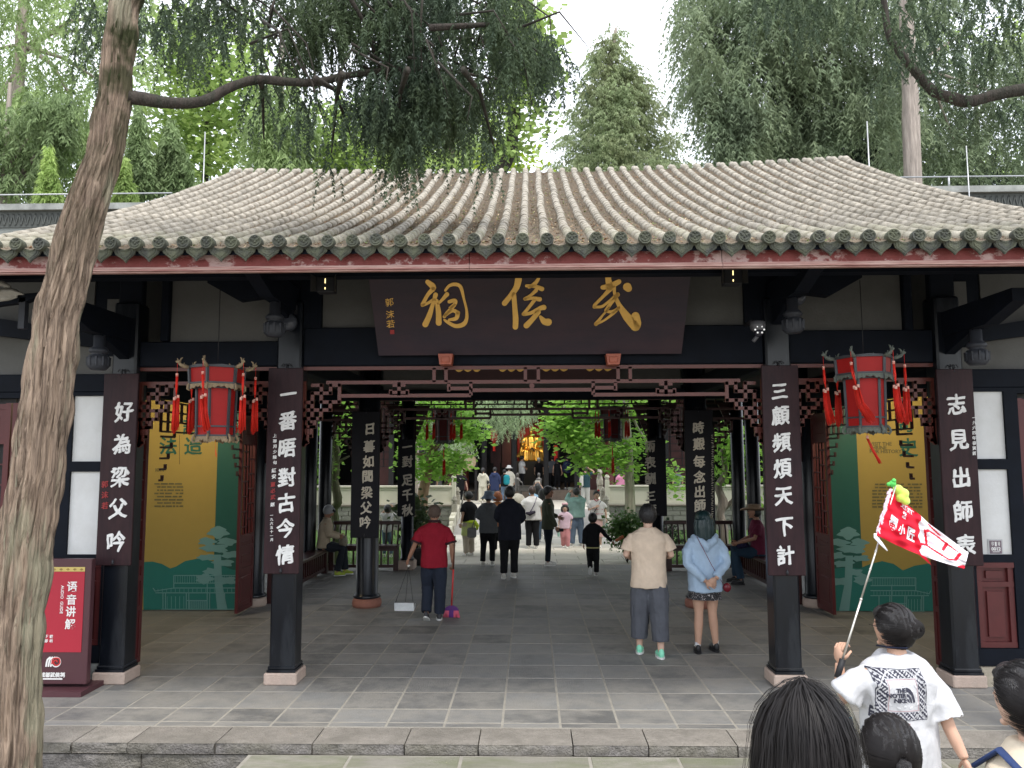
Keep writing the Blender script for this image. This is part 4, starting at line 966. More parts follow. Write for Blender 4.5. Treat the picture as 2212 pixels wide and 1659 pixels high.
def hall_print(P, t, x0, x1, y0, y1, flip=False):
    m = MB()
    def ln(a, b, w_=.012): (x1_, z1_), (x2_, z2_) = P(*a), P(*b); m.bar((x1_, -.007, z1_), (x2_, -.007, z2_), .004 if False else w_, w_) 
    def q(u, v): u = 1-u if flip else u; return (x0+(x1-x0)*u, y0+(y1-y0)*v)
    for a, b in (((.25,0),(1,0)),((.25,0),(.25,.38)),((.02,.45),(.25,.36)),((0,.36),(.03,.46)),((.03,.5),(1,.5)),((.25,.22),(1,.22)),((.12,.5),(.12,1)),((.15,.5),(.15,1)),((.4,.5),(.4,1)),((.43,.5),(.43,1)),((.65,.2),(.65,1)),((.68,.5),(.68,1)),((.1,.97),(1,.97)),((.25,.36),(1,.36)),((.86,.5),(.86,1)),((.4,.72),(.65,.72))): ln(q(*a), q(*b))
    for i in range(26): ln(q(.27+.028*i, .0), q(.27+.028*i, .22), .005)
    for i in range(18): ln(q(.06+.052*i, .38), q(.06+.052*i, .48), .005)
    for i in range(9): ln(q(.44+.026*i, .72), q(.44+.026*i, .96), .005); ln(q(.42, .74+.025*i), q(.65, .74+.025*i), .004)
    for i in range(5): ln(q(.17+.05*i, .6), q(.17+.05*i, .96), .006)
    m.build('printed_hall', pale, t)
def body_text(P, t, x0, x1, y0, rows, dy, seed):
    m = MB(); random.seed(seed)
    for r in range(rows):
        x = x0+random.choice((0, 0, 6))
        while x < x1-3:
            wd = random.uniform(4, 16); a, b = P(x, y0+dy*r), P(min(x+wd, x1), y0+dy*r); m.bar((a[0], -.006, a[1]), (b[0], -.006, b[1]), .004, .022); x += wd+2.5
            if random.random() < .12: x += 6
    m.build('small_print', inkg, t)
def hills(P, t, pts, yb):
    q = [P(*p) for p in pts]; q = [P(pts[0][0], yb)]+q+[P(pts[-1][0], yb)]
    MB().add([(x, -.006, z) for x, z in q], [tuple(range(len(q)))]).build('printed_hills', teal, t)
YL = 11.74
t, P = exhibit('ochre and green exhibition panel with a pale tree print, behind the left lantern', YL, -6.2, -4.53, at(466, 1100, YL).x, False, 1318)
hills(P, t, [(310,1214),(330,1213),(350,1218),(368,1228),(380,1224),(400,1212),(425,1207),(445,1208),(465,1214),(500,1230),(512,1232)], 1319)
tree_print(P, t, 472, 80, 1138, 1319); hall_print(P, t, 331, 511, 1243, 1318)
write('法', .29, (P(364,963)[0], -.003, P(364,963)[1]), inkd, t, 'printed_character', depth=.004, bold=.02, wobble=.02); write('造', .29, (P(418,963)[0], -.003, P(418,963)[1]), inkd, t, 'printed_character', depth=.004, bold=.02, wobble=.02)
write('語', .29, (P(414,920)[0], -.003, P(414,920)[1]), inkd, t, 'printed_character', depth=.004, bold=.02, wobble=.02)
write('ION', .075, (P(345,1015)[0], -.003, P(345,1015)[1]), inkg, t, 'printed_word', depth=.004, bold=.02)
a, b = P(388, 940), P(388, 1003); MB().bar((a[0],-.004,a[1]), (b[0],-.004,b[1]), .004, .008).build('printed_rule', inkg, t)
body_text(P, t, 334, 396, 1045, 8, 6.9, 3)
t, P = exhibit('green and ochre exhibition panel with a pale tree print, behind the right lantern', YL, 4.53, 6.3, at(1857, 1100, YL).x, True, 1326)
hills(P, t, [(1788,1230),(1830,1225),(1856,1228),(1880,1218),(1905,1212),(1930,1218),(1950,1232),(1975,1222),(2000,1218),(2022,1215)], 1328)
tree_print(P, t, 1832, 80, 1140, 1325, -1); hall_print(P, t, 1880, 2010, 1248, 1325, True)
write('史', .30, (P(1962,966)[0], -.003, P(1962,966)[1]), inkd, t, 'printed_character', depth=.004, bold=.02, wobble=.02); write('問', .29, (P(1952,915)[0], -.003, P(1952,915)[1]), inkd, t, 'printed_character', depth=.004, bold=.02, wobble=.02)
for i, s_ in enumerate(('VISIT THE', 'SHRINE', 'FOR HISTORY')):
    me = glyphs(s_, .078, .004, .02); me.materials.append(inkg); n = len(me.vertices); co = np.empty(n*3, np.float32); me.vertices.foreach_get('co', co); xmin = co[::3].min()
    q = P(1878.5, 958.8+i*8.2); link('printed_word', me, t, (q[0]-xmin, -.003, q[1]))
body_text(P, t, 1884, 1992, 1046, 8, 7.0, 5)
# ceiling lamps of the side rooms: lit discs
lampm = bpy.data.materials.new('lit_lamp'); lampm.use_nodes = True; lampm.node_tree.nodes['Principled BSDF'].inputs['Emission Strength'].default_value = 14; lampm.node_tree.nodes['Principled BSDF'].inputs['Emission Color'].default_value = (1,.85,.55,1)
for i, (px, py, Y, lab) in enumerate(((1976, 834, 10.4, 'bright warm ceiling lamp glowing through the lattice of the right side room'), (1003*1/3+12, 833, 10.4, 'small warm ceiling lamp glowing through the lattice of the left side room'))):
    p = at(px, py, Y); t = thing('ceiling_lamp', lab, 'lamp', (p.x, Y, p.z))
    MB().lathe((0,0,0), [(.02,.03),(.07,.03),(.075,.0),(.06,0)], 14).build('lamp_ring', black, t); MB().cyl((0,0), .055, -.004, .002, 14).build('lamp_disc', lampm, t)
    MB().tube([(0,0,.03),(0,0,3.9-p.z)], .006, 5).build('lamp_stem', black, t)
    l = bpy.data.lights.new('lamp_light', 'POINT'); l.energy = 40; l.color = (1,.80,.5); l.shadow_soft_size = .08
    lo = bpy.data.objects.new('lamp_light', l); COL.objects.link(lo); lo.parent = t; lo.location = (0, 0, -.08)
# ================================================================= fixtures under the eave
def spot_box(px, py, Y, label):
    p = at(px, py, Y); t = thing('spotlight', label, 'spotlight', (p.x, Y, p.z))
    MB().cbox((0,0,0), (.17,.12,.15), bevel=.006).build('housing', black, t)
    for s_ in (-1, 1): MB().add([(s_*.085,-.06,-.07),(s_*.085,-.06,.07),(s_*.12,-.13,.085),(s_*.12,-.13,-.085),(s_*.088,-.06,-.07),(s_*.088,-.06,.07),(s_*.123,-.13,.085),(s_*.123,-.13,-.085)], [(0,1,2,3),(7,6,5,4),(0,4,5,1),(3,2,6,7)]).build('barn_door', black, t)
    gl = mat('lit_slit', (1,.8,.35), .5, emit=1.2); MB().box(-.004,.004,-.064,-.060,.01,.055).box(-.004,.004,-.064,-.060,-.05,-.03).build('lit_slit', gl, t)
    MB().box(-.012,.012,-.01,.01,.075,4.02-p.z).build('bracket', black, t)
spot_box(706, 617, 7.0, 'black box spotlight with barn doors hanging left of the great plaque')
spot_box(1580, 600, 7.0, 'black box spotlight with barn doors hanging right of the great plaque')
for (px, py, lab) in ((622, 695, 'round black floodlight fixed on the left inner column'), (1721, 640, 'small black floodlight fixed on the right inner column')):
    p = at(px, py, 7.75); t = thing('floodlight', lab, 'floodlight', (p.x, 7.75, p.z))
    MB().lathe((0,0,0), [(.03,.06),(.08,.05),(.095,0),(.09,-.05),(.02,-.055)], 16).build('lamp_body', mat('floodlight_glass', (.06,.065,.08), .3), t, (0,0,0), (R(65),0,0))
    MB().tube([(0,.03,.03),(0,.1,.14),(0,.17,.16)], .02, 8).cbox((0,.16,.16), (.10,.04,.10)).build('bracket', iron, t)
p = at(1637, 712, 7.55); t = thing('security_camera', 'dome security camera ringed with white lights by the right inner column', 'camera', (p.x, 7.55, p.z))
MB().lathe((0,0,0), [(.03,.09),(.075,.08),(.08,.04),(.07,0),(.03,-.03)], 16).build('housing', mat('camera_grey', (.10,.10,.11), .4), t)
MB().ell((0,-.02,-.035), .045, 12, 8).build('lens_ball', mat('camera_ball', (.02,.02,.03), .15), t)
for i in range(6): a = i*1.05; MB().ell((.045*math.cos(a), -.065, -.01+.035*math.sin(a)), .010, 6, 4).build('light_dot', mat('white_diode', (.8,.8,.8), .3, emit=.3), t)
MB().tube([(0,0,.08),(0,.2,.12),(0,.44,.12)], .02, 8).build('arm', iron, t); MB().tube([(0,0,-.06),(-.05,.0,-.12)], .02, 6).build('cable_tail', mat('camera_grey', (.1,.1,.11)), t)
p = at(14, 630, 6.85); t = thing('carved_bracket', 'pale carved cloud bracket under the eave at the left frame edge', 'carving', (p.x, 6.85, p.z))
cm = mat('pale_carving', (.40,.38,.34), .8, var=.2, scale=20, bump=.5)
m = MB(); m.tube([(-.2,0,.10),(-.05,0,.08),(.04,0,.045)], [.03,.05,.02], 8, flat=.6); m.tube([(-.25,0,-.04),(-.05,0,-.01),(.08,0,-.0),(.17,0,-.03)], [.05,.065,.05,.012], 10, flat=.6); m.tube([(-.2,.02,-.09),(0,.02,-.06),(.10,.02,-.05)], [.03,.04,.01], 8, flat=.6)
link('carving', melt(m, cm, .010, 2), t); MB().prism([(-.4,-.16),(.16,-.09),(.30,-.02),(.30,.0),(-.4,-.05)], .04, .12).build('bracket_beam', beamm, t); MB().box(.10,.16,.04,.10,-.35,-.05).build('bracket_post', mat('carved_black_wood', (.03,.033,.042)), t)
# small round badge 0012 on the right white wall
p = at(2152, 1182, 7.98); t = thing('number_plate', 'small purple audio point plate reading 0012 on the right white wall', 'sign', (p.x, 7.995, p.z))
MB().cbox((0,0,0), (.155,.006,.165), bevel=.003).build('plate_backing', mat('clear_plate', (.48,.48,.48), .2), t); MB().cbox((0,-.005,0), (.125,.006,.135), bevel=.003).build('plate', mat('plate_purple', (.16,.12,.14), .4), t)
write('0012', .048, (0,-.010,-.018), inkw, t, 'number', depth=.003, bold=.03); MB().cbox((0,-.010,.032), (.018,.003,.045), bevel=.001).build('handset_icon', inkw, t)
for s_ in (-1,1):
    m = MB()
    for r in (.028,.040): stroke(m, [(s_*r*math.cos(a), .035+r*math.sin(a)) for a in (-.5,0,.5)], .005, -.009, .003)
    m.build('wave_icon', inkw, t)
MB().cbox((0,-.010,-.048), (.07,.003,.006)).build('caption', inkw, t)
# ================================================================= audio guide sign
Ys = 7.62; pc = at(113, 1350, Ys); t = thing('audio_guide_sign', 'maroon standing sign for the audio guide, half hidden by the near trunk', 'sign', (pc.x, Ys, 0), R(0))
maroon = mat('sign_maroon', (.075,.028,.034), .45, var=.1, scale=3); sred = mat('sign_red', (.38,.018,.036), .5, var=.03)
MB().cbox((0,.03,.70), (.76,.075,1.24), bevel=.006).build('sign_panel', maroon, t); MB().prism([(-.42,0),(.42,0),(.42,.05),(-.42,.05)], -.16, .26).build('sign_foot', maroon, t)
def S(px, py): q = at(px, py, Ys-.012); return (q.x-pc.x, q.z)
x0, z1 = -.31, S(181,1235)[1]; x1, z0 = S(181,1409)
MB().box(x0, .315, -.012, -.008, z0, z1).build('poster', sred, t); MB().box(x0, .315, -.012, -.008, z1+.002, S(181,1225)[1]).build('gold_band', mat('sign_gold', (.55,.42,.13), .5, var=.1), t)
m = MB(); zc = (z1+S(181,1225)[1])/2
for i in range(9):
    x = -.28+.07*i; m.prism([(x-.02,zc),(x,zc+.012),(x+.02,zc),(x,zc-.012)], -.0145, -.012)
m.build('band_pattern', mat('sign_gold_dark', (.30,.20,.05), .5), t)
for c, px, py in (('语',156,1267),('音',154.5,1295),('讲',153,1321),('解',151.5,1348)): q = S(px,py); write(c, .108, (q[0],-.013,q[1]), inkw, t, depth=.003, bold=.018)
me = glyphs('AUDIO  GUIDE', .042, .003, .01); me.materials.append(inkw); q = S(134, 1295); link('rotated_words', me, t, (q[0], -.013, q[1]), (0, R(90), 0)); 
for c, px, py in (('下',100.5,1375),('载',111,1375),('即',100,1384.5),('听',111,1384.5)): q = S(px,py); write(c, .036, (q[0],-.013,q[1]), inkw, t, 'small_character', depth=.003, bold=.02)
m = MB(); q = S(94, 1268); stroke(m, [(q[0]+.062*math.cos(a), q[1]+.062*math.sin(a)) for a in np.linspace(0, 3.14, 7)], .016, -.012, .003); m.cbox((q[0]+.055,-.0135,q[1]-.02), (.03,.003,.05)); m.cbox((q[0]-.055,-.0135,q[1]-.02), (.03,.003,.05)); m.build('headphone_icon', inkw, t)
q = S(114, 1430); m = MB(); MB().cbox((q[0]+.005,-.010,q[1]), (.145,.004,.10), bevel=.002).build('logo_ground', maroon, t)
for i in range(3): stroke(m, [(q[0]-.065+i*.024, q[1]-.04), (q[0]-.055+i*.024, q[1]+.02), (q[0]-.03+i*.024, q[1]+.045)], .016, -.012, .003)
m.build('logo_arcs', inkw, t); m = MB(); stroke(m, [(q[0]+.035+r*math.cos(a), q[1]+r*math.sin(a)) for a, r in ((.3,.012),(1.8,.02),(3.2,.027),(4.7,.034),(6.0,.040),(7.2,.044),(8.6,.046),(9.8,.046))], .012, -.013, .003); m.build('logo_swirl', mat('logo_red', (.55,.03,.03), .5), t)
m = MB(); stroke(m, [(q[0]+.035+.046*math.cos(a), q[1]+.046*math.sin(a)) for a in np.linspace(0,6.28,14)], .010, -.0125, .002); m.build('logo_outline', inkw, t)
q = S(114, 1459)
for i, c in enumerate('成都武侯祠'): write(c, .05, (q[0]-.10+i*.05, -.013, q[1]+.006), inkw, t, 'small_character', depth=.003, bold=.04, wobble=.03)
MB().cbox((q[0],-.012,q[1]-.034), (.20,.003,.014)).build('caption_strip', inkw, t)
# ================================================================= benches
benchm = mat('bench_dark_red', (.045,.012,.012), .3, var=.2, scale=6, spec=.6)
def bench(label, x, y, rz_, ln, back=True):
    t = thing('bench', label, 'bench', (x, y, 0), rz_, group='dark railed benches round the rear of the gate hall')
    MB().cbox((0,0,.50), (ln,.34,.05), bevel=.01).build('seat', benchm, t)
    m = MB().box(-ln/2, ln/2, -.02, .02, .40, .475).box(-ln/2, ln/2, -.03, .03, .06, .12); m.build('rail', benchm, t)
    n = max(4, int(ln/.14)); sm_ = MB().box(-.018,.018,-.018,.018,.12,.40).mesh('baluster', benchm)
    for i in range(n): link('baluster', sm_, t, (-ln/2+.07+(ln-.14)*i/(n-1), 0, 0))
    for s_ in (-1,1): MB().box(-.05,.05,-.06,.06,0,.475).build('leg', benchm, t, (s_*(ln/2-.05),0,0))
    if back:
        MB().cbox((0,.26,.955), (ln,.06,.075), bevel=.015).build('top_rail', benchm, t)
        sl = MB().tube([(0,.13,.52),(0,.19,.66),(0,.20,.80),(0,.26,.93)], .019, 6).mesh('back_slat', benchm)
        n = max(4, int(ln/.115))
        for i in range(n): link('back_slat', sl, t, (-ln/2+.05+(ln-.1)*i/(n-1), 0, 0))
bench('dark bench with curved back rail between the left rear columns', -3.50, 15.95, 0, 1.45)
bench('dark bench with curved back rail between the right rear columns', 3.50, 15.95, 0, 1.45)
bench('long dark side bench on the left, the old person in khaki sits on it', -4.22, 13.95, R(90), 3.3, False)
bench('long dark side bench on the right, the man in the hat sits on it', 4.22, 13.95, R(90), 3.3, False)
# black reading stand beyond the right bench
p = at(1410, 1105, 18.6); t = thing('reading_stand', 'slanted black reading stand beyond the right rear bench', 'sign', (p.x, 18.6, -.19))
MB().box(-.03,.03,-.03,.03,0,p.z+.15).build('post', black, t); MB().cbox((0,0,p.z+.19), (.42,.03,.3), rot=Matrix.Rotation(R(-62),3,'X')).build('board', black, t); MB().cbox((0,-.018,p.z+.20), (.36,.01,.25), rot=Matrix.Rotation(R(-62),3,'X')).build('notice', mat('notice_grey', (.3,.31,.3), .4), t)

# ================================================================= the hall across the courtyard
hr = mat('hall_red_wood', (.045,.010,.009), .5, var=.2, scale=3); hd = mat('hall_dark_wood', (.009,.008,.009), .6, var=.3, scale=3); hredp = mat('hall_red_cloth', (.34,.014,.012), .6, var=.1)
hall = thing('main_hall', 'dark timber main hall with red columns across the courtyard', 'building', (0, 35, 0))
HY = 35.0
MB().box(-12, 12, 34.6, 46, .39, .83).build('plinth', mat('plinth_brown_stone', (.13,.10,.08), .9, var=.25, scale=4, bump=.4), hall, (0,-35,0))
MB().box(-12, 12, 45.5, 45.8, .83, 7).box(-12.2, -12, 35, 45.8, .83, 7).box(12, 12.2, 35, 45.8, .83, 7).build('rear_wall', hd, hall, (0,-35,0))
MB().box(-12.5, 12.5, 33.6, 46.2, 5.6, 5.75).build('ceiling', hd, hall, (0,-35,0))
MB().prism([(33.0,5.3),(39.8,9.6),(46.8,5.3),(46.8,5.1),(39.8,9.3),(33.0,5.1)], -13.5, 13.5, plane='yz').build('roof', capm, hall, (0,-35,0))
MB().box(-12, 12, 34.95, 35.15, 4.9, 5.6).build('lintel', hd, hall, (0,-35,0))
for px in (1003, 1319): p = at(px, 1050, 34.6); MB().lathe((0,0,.83), [(.24,0),(.2,.1),(.2,4.2)], 18).build('column', mat('hall_column_red', (.09,.018,.015), .5, var=.15), hall, (p.x, -.3, 0))
for px in (845, 1111, 1180, 1246, 1046, 1440): p = at(px, 1050, 35); MB().box(-.11,.11,-.1,.1,.83,5).build('door_post', hd, hall, (p.x, 0, 0))
for (a, b) in ((960, 996), (1258, 1312), (1330, 1352), (900, 955), (1400, 1500), (760, 850)):
    xa, xb = at(a, 1050, 35.2).x, at(b, 1050, 35.2).x
    o = MB().box(xa, xb, .2, .28, .83, 4.9).build('wall_panel', hr if a not in (1330, 900) else plaster, hall)
    m = MB(); 
    for q in range(1, 4): m.box(xa+(xb-xa)*q/4-.015, xa+(xb-xa)*q/4+.015, .17, .2, 1.9, 4.6)
    for q in range(9): m.box(xa+.04, xb-.04, .17, .2, 1.9+q*.33, 1.93+q*.33)
    m.build('wall_lattice', hd, o)
for (a, b, c, d) in ((1060, 1082, 925, 1000), (1066,1080,1000,1035), (1198, 1222, 925, 960), (1195, 1208, 965, 1000), (1084, 1104, 900, 1010)):
    p, q = at(a, d, 37.5), at(b, c, 37.5); MB().box(p.x, q.x, 2.5, 2.56, p.z, q.z).build('dark_red_screen', hr, hall)
p, q = at(1118, 1003, 39.4), at(1176, 905, 39.4); MB().box(p.x, q.x, 4.4, 4.46, p.z, q.z).build('red_backdrop', hredp, hall)
for (a, b, c, d) in ((1064, 1071, 935, 975), (1197, 1204, 962, 998)):
    p, q = at(a, d, 37.2), at(b, c, 37.2); MB().box(p.x, q.x, 2.2, 2.23, p.z, q.z).build('red_banner', mat('bright_red_banner', (.5,.02,.02), .6), hall)
# altar and statue (generic seated figure in gilt robes)
pb = at(1148, 996, 38.0)
t = thing('altar', 'dark altar block under the golden seated statue', 'altar', (pb.x, 38.0, .83)); MB().cbox((0,0,(pb.z-.83)/2), (1.9,1.2,pb.z-.83), bevel=.04).build('altar_block', hd, t)
m = MB()
m.box(-.80,.80,-.10,.35,-.42+.0,.0) if False else None
m.loft([(0,.05,0,.62,.34,2.6),(0,.05,.30,.60,.36,2.4),(0,.05,.48,.52,.34),(0,.1,.62,.36,.24),(0,.1,.95,.34,.20),(0,.1,1.16,.36,.17),(0,.1,1.25,.18,.12),(0,.08,1.33,.07,.07)], 20)
m.ell((0,.05,1.45), (.105,.12,.145)); m.cbox((0,.05,1.62), (.22,.16,.10), bevel=.03); m.cbox((0,.02,1.68), (.18,.28,.02))
for i in range(7): m.tube([(-.09+.03*i,-.10,1.68),(-.09+.03*i,-.12,1.56)], .008, 4)
for s_ in (-1,1):
    m.tube([(s_*.33,.08,1.15),(s_*.45,-.02,.85),(s_*.30,-.22,.66)], [.12,.14,.11], 10); m.tube([(s_*.42,0,.8),(s_*.50,-.1,.45),(s_*.66,-.1,.18)], [.14,.13,.10], 8)
    m.tube([(s_*.18,.05,.40),(s_*.26,-.30,.42),(s_*.28,-.36,.05)], [.17,.16,.15], 10); m.ell((s_*.26,-.44,.03), (.09,.15,.05))
m.tube([(0,-.20,.6),(0,-.36,.40),(0,-.38,.02)], [.12,.13,.12], 8)
gm = melt(m, gold, .02, 3, lambda c: .014*np.sin(c[:,0]*34+np.sin(c[:,2]*5)*1.5)*(c[:,2] < 1.2))
gs = mat('statue_gold', (.70,.42,.10), .34, metal=.85, var=.12, scale=6); gm.materials.clear(); gm.materials.append(gs)
st = thing('golden_statue', 'golden seated robed statue with tall crown against a red backdrop in the hall', 'statue', (pb.x, 38.0, pb.z)); link('body', gm, st)
MB().prism([(-.02,.62),(.06,.66),(.16,.52),(.06,.44),(-.10,.52)], -.36, -.33).build('dark_fan', black, st)
l = bpy.data.lights.new('statue_lamp_light', 'SPOT'); l.energy = 150; l.color = (1,.78,.42); l.spot_size = R(60); l.shadow_soft_size = .2
tl = thing('statue_lamp', 'small lamp fixed under the lintel above the golden statue', 'lamp', (pb.x-.3, 35.6, 4.6)); MB().cyl((0,0), .09, -.05, .14, 12).build('housing', black, tl)
lo = bpy.data.objects.new('statue_lamp_light', l); COL.objects.link(lo); lo.parent = tl; dv = Vector((.3, 2.4, -1.9)); lo.rotation_euler = (-dv).to_track_quat('Z', 'Y').to_euler(); lo.location = (0,0,-.1)
# drum, censer table with bronze figures, stone drum
p = at(1011, 998, 34.2); t = thing('drum', 'big round tan drum standing left of the hall entrance', 'drum', (p.x, 34.2, .4))
MB().prism([(math.cos(a)*.36, p.z-.4+math.sin(a)*.36) for a in np.linspace(0,6.28,25)[:-1]], -.05, .5).build('drum_skin', mat('drum_tan', (.36,.27,.17), .7, var=.15, scale=8), t)
MB().box(-.4,-.3,.0,.45,0,p.z-.3).box(.3,.4,0,.45,0,p.z-.3).box(-.4,.4,.1,.2,.3,.4).build('drum_stand', hd, t)
brz = mat('dark_bronze', (.10,.095,.09), .45, metal=.6, var=.3, scale=12)
p = at(1141, 1055, 31.0); t = thing('censer', 'long bronze censer trough at the top of the ramp, a figure at each end', 'censer', (p.x, 31.0, .4))
w2 = at(1163,1055,31).x-p.x; zt = p.z-.4+.12
MB().cbox((0,0,zt-.12), (w2*2,.45,.24), bevel=.03).box(-w2,w2,-.26,.26,zt-.03,zt).build('trough', brz, t)
for s_ in (-1,1):
    for q in (-1,1): MB().box(s_*w2*.85-.04, s_*w2*.85+.04, q*.2-.04, q*.2+.04, 0, zt-.2).build('leg', brz, t)
    m = MB(); m.loft([(0,0,0,.13,.11),(0,0,.3,.11,.10),(0,0,.5,.13,.09),(0,0,.56,.05,.05)], 10); m.ell((0,0,.66), (.07,.08,.10)); m.tube([(0,-.05,.48),(-s_*.18,-.05,.35),(-s_*.22,-.05,.2)], [.05,.045,.03], 6); m.tube([(0,0,.1),(-s_*.14,-.05,.05),(-s_*.14,-.05,-.3)], [.08,.07,.05], 6)
    link('bronze_figure', melt(m, brz, .018, 2), t, (s_*(w2+.02), 0, zt-.24), (0,0,0), label='crouching bronze figure')
p = at(1118, 1074, 30.2); t = MB().ell((0,0,.24), (.30,.30,.27), 16, 10).cyl((0,0), .26, 0, .1, 16).build('stone_drum', mat('carved_stone', (.3,.28,.23)), None, (p.x, 30.2, .4)); tag(t, 'round carved stone ball at the top of the ramp', 'stone ball')
for px, py in ((1067, 950), (1207, 915)):
    m = MB(); p = at(px, py, 34.3); m.lathe((0,0,0), [(.10,.3),(.16,.25),(.16,-.2),(.1,-.25)], 8); t = m.build('hall_lantern', dark_red, None, (p.x, 34.3, p.z+.2)); MB().tube([(0,0,.3),(0,0,5.1-p.z-.2)], .01, 4).build('hanging_wire', black, t); MB().tube([(0,0,-.25),(0,0,-.7)], [.01,.04], 6).build('tassel', tas, t)
    tag(t, 'small dark red lantern hanging in the hall, %s of the golden statue' % ('left' if px < 1148 else 'right'), 'lantern')
# ================================================================= trees
def bark(name, col, tint, ts=2.0, st=(7,7,.55), ta=.6, bump=1.0):
    return mat(name, col, .95, var=.5, scale=3.2, bump=bump, bscale=9, stretch=st, tint=tint, tint_amt=ta, tscale=ts, detail=9, twopos=(.44,.6))
bark_red = bark('bark_red_brown', (.30,.185,.125), (.155,.10,.07), 2.4)
bark_grey = bark('bark_pale_grey', (.34,.29,.25), (.20,.17,.15))
bark_dark = bark('bark_dark', (.045,.036,.030), (.025,.03,.02))
bark_moss = bark('bark_mossy', (.16,.15,.09), (.10,.15,.05), 1.2, (2,2,1))
def fol(name, col, trans=.3, var=.5, tint=None, sc_=1.1):
    return mat(name, col, .65, var=var, scale=sc_, trans=trans, tint=tint, tint_amt=.6, tscale=sc_*.6, spec=.25, detail=4)
F_near = fol('foliage_near_cypress', (.062,.092,.060), .32, .45, (.10,.14,.055), 2.2)
F_light = fol('foliage_light_conifer', (.34,.44,.19), .44, .45, (.24,.33,.15))
F_mid = fol('foliage_mid_conifer', (.24,.32,.15), .38, .5, (.11,.17,.06))
F_bright = fol('foliage_bright_green', (.36,.47,.15), .42, .45, (.20,.32,.09))
F_right = fol('foliage_grey_green', (.19,.245,.15), .42, .55, (.30,.355,.20))
F_cone = fol('foliage_cone_tree', (.29,.36,.19), .36, .45, (.27,.28,.15))
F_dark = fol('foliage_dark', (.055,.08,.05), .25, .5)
F_leaf = fol('leaf_sunlit', (.30,.52,.09), .5, .45, (.17,.34,.07), 2.5)
F_pale = fol('foliage_pale_weeping', (.36,.46,.27), .4, .4)
def trunk_mesh(pts, rad, m, n=28, rough=.05, sub=.06, seed=0, name='trunk', flute=.06, ridges=0):
    pts = [Vector(p) for p in pts]; P = []; Rr = []
    for i in range(len(pts)-1):
        k = max(1, int((pts[i+1]-pts[i]).length/sub))
        for j in range(k):
            t = j/k; a = pts[max(i-1,0)]; b = pts[i]; c = pts[i+1]; d = pts[min(i+2,len(pts)-1)]
            P.append(.5*((2*b)+(c-a)*t+(2*a-5*b+4*c-d)*t*t+(3*b-a-3*c+d)*t**3)); Rr.append(rad[i]*(1-t)+rad[i+1]*t)
    P.append(pts[-1]); Rr.append(rad[-1]); mb = MB(); mb.tube(P, Rr, n); V = np.array([tuple(v) for v in mb.v], np.float32)
    C = np.repeat(np.array([tuple(p) for p in P], np.float32), n, 0); d = V-C; r = np.linalg.norm(d, axis=1, keepdims=True); dn = d/np.maximum(r, 1e-6)
    q = np.concatenate([dn[:, :2]*2.2, V[:, 2:3]*.5+dn[:, 2:3]], 1)+seed
    w_ = (vnoise(q, 2.2)-.5)*flute*3+(vnoise(np.concatenate([dn*3.5, ], 1)+V*np.array([1,1,.35]), 5)-.5)*rough*2
    if ridges:
        an = np.arctan2(dn[:, 1], dn[:, 0]); zz = V[:, 2]; cs = np.stack([np.cos(an), np.sin(an), np.zeros_like(an)], 1)
        q1 = cs*3.4+np.stack([zz*0, zz*0, zz*1.3], 1); q2 = cs*8+np.stack([zz*0, zz*0, zz*2.6], 1)
        w_ = w_+ridges*(np.abs(vnoise(q1, 2)-.5)*2-.35)+ridges*.6*(np.abs(vnoise(q2+9, 2)-.5)*2-.35)
        for kz in (1.25, 2.7, 3.9): kn = np.exp(-((zz-kz)/.06)**2-((an+1.2+kz)/.3)**2); w_ = w_+kn*.12
    V = V+dn*r*w_[:, None]; mb.v = [tuple(v) for v in V]; return mb.mesh(name, m, fix=False)
def frond_cloud(P, L_, K, leaf, wid, droop=.8, spread=.35, seed=0, per=2):
    """hanging sprays: P (n,3) anchors, each a drooping stem with K stations of narrow leaflets"""
    g = np.random.default_rng(seed); n = len(P); a = g.uniform(0, 2*np.pi, n); out = np.stack([np.cos(a), np.sin(a), np.zeros(n)], 1)
    Ln = L_*g.uniform(.6, 1.4, n); Vs = []; wid = wid*(1.5 if wid > .012 else 1)
    for k in range(K):
        s = (k+.5)/K; c = P + out*(Ln*spread*np.sin(s*1.6))[:, None] + np.array([0,0,-1])*(Ln*droop*s**1.2)[:, None] + g.normal(0, .012*L_, (n,3))
        for j in range(per):
            sg = 1 if j % 2 else -1; side = np.stack([-np.sin(a), np.cos(a), np.zeros(n)], 1)*sg
            if j > 1: side = out*(1 if j == 2 else -1)
            d = side*g.uniform(.3,.95,n)[:, None]+np.array([0,0,-1])*g.uniform(.5,1.2,n)[:, None]+out*g.uniform(-.2,.5,n)[:, None]
            d /= np.linalg.norm(d, axis=1, keepdims=True); ll = leaf*(1-.45*s)*g.uniform(.6,1.3,n)
            w_ = np.cross(d, g.normal(size=(n,3))); w_ /= np.linalg.norm(w_, axis=1, keepdims=True)+1e-6
            Vs.append(np.stack([c-w_*wid, c+w_*wid, c+d*ll[:, None]], 1))
    V = np.concatenate(Vs, 0).reshape(-1, 3); return V
def tri_mesh(name, V, m): return raw_mesh(name, V, np.arange(len(V)).reshape(-1, 3), m)
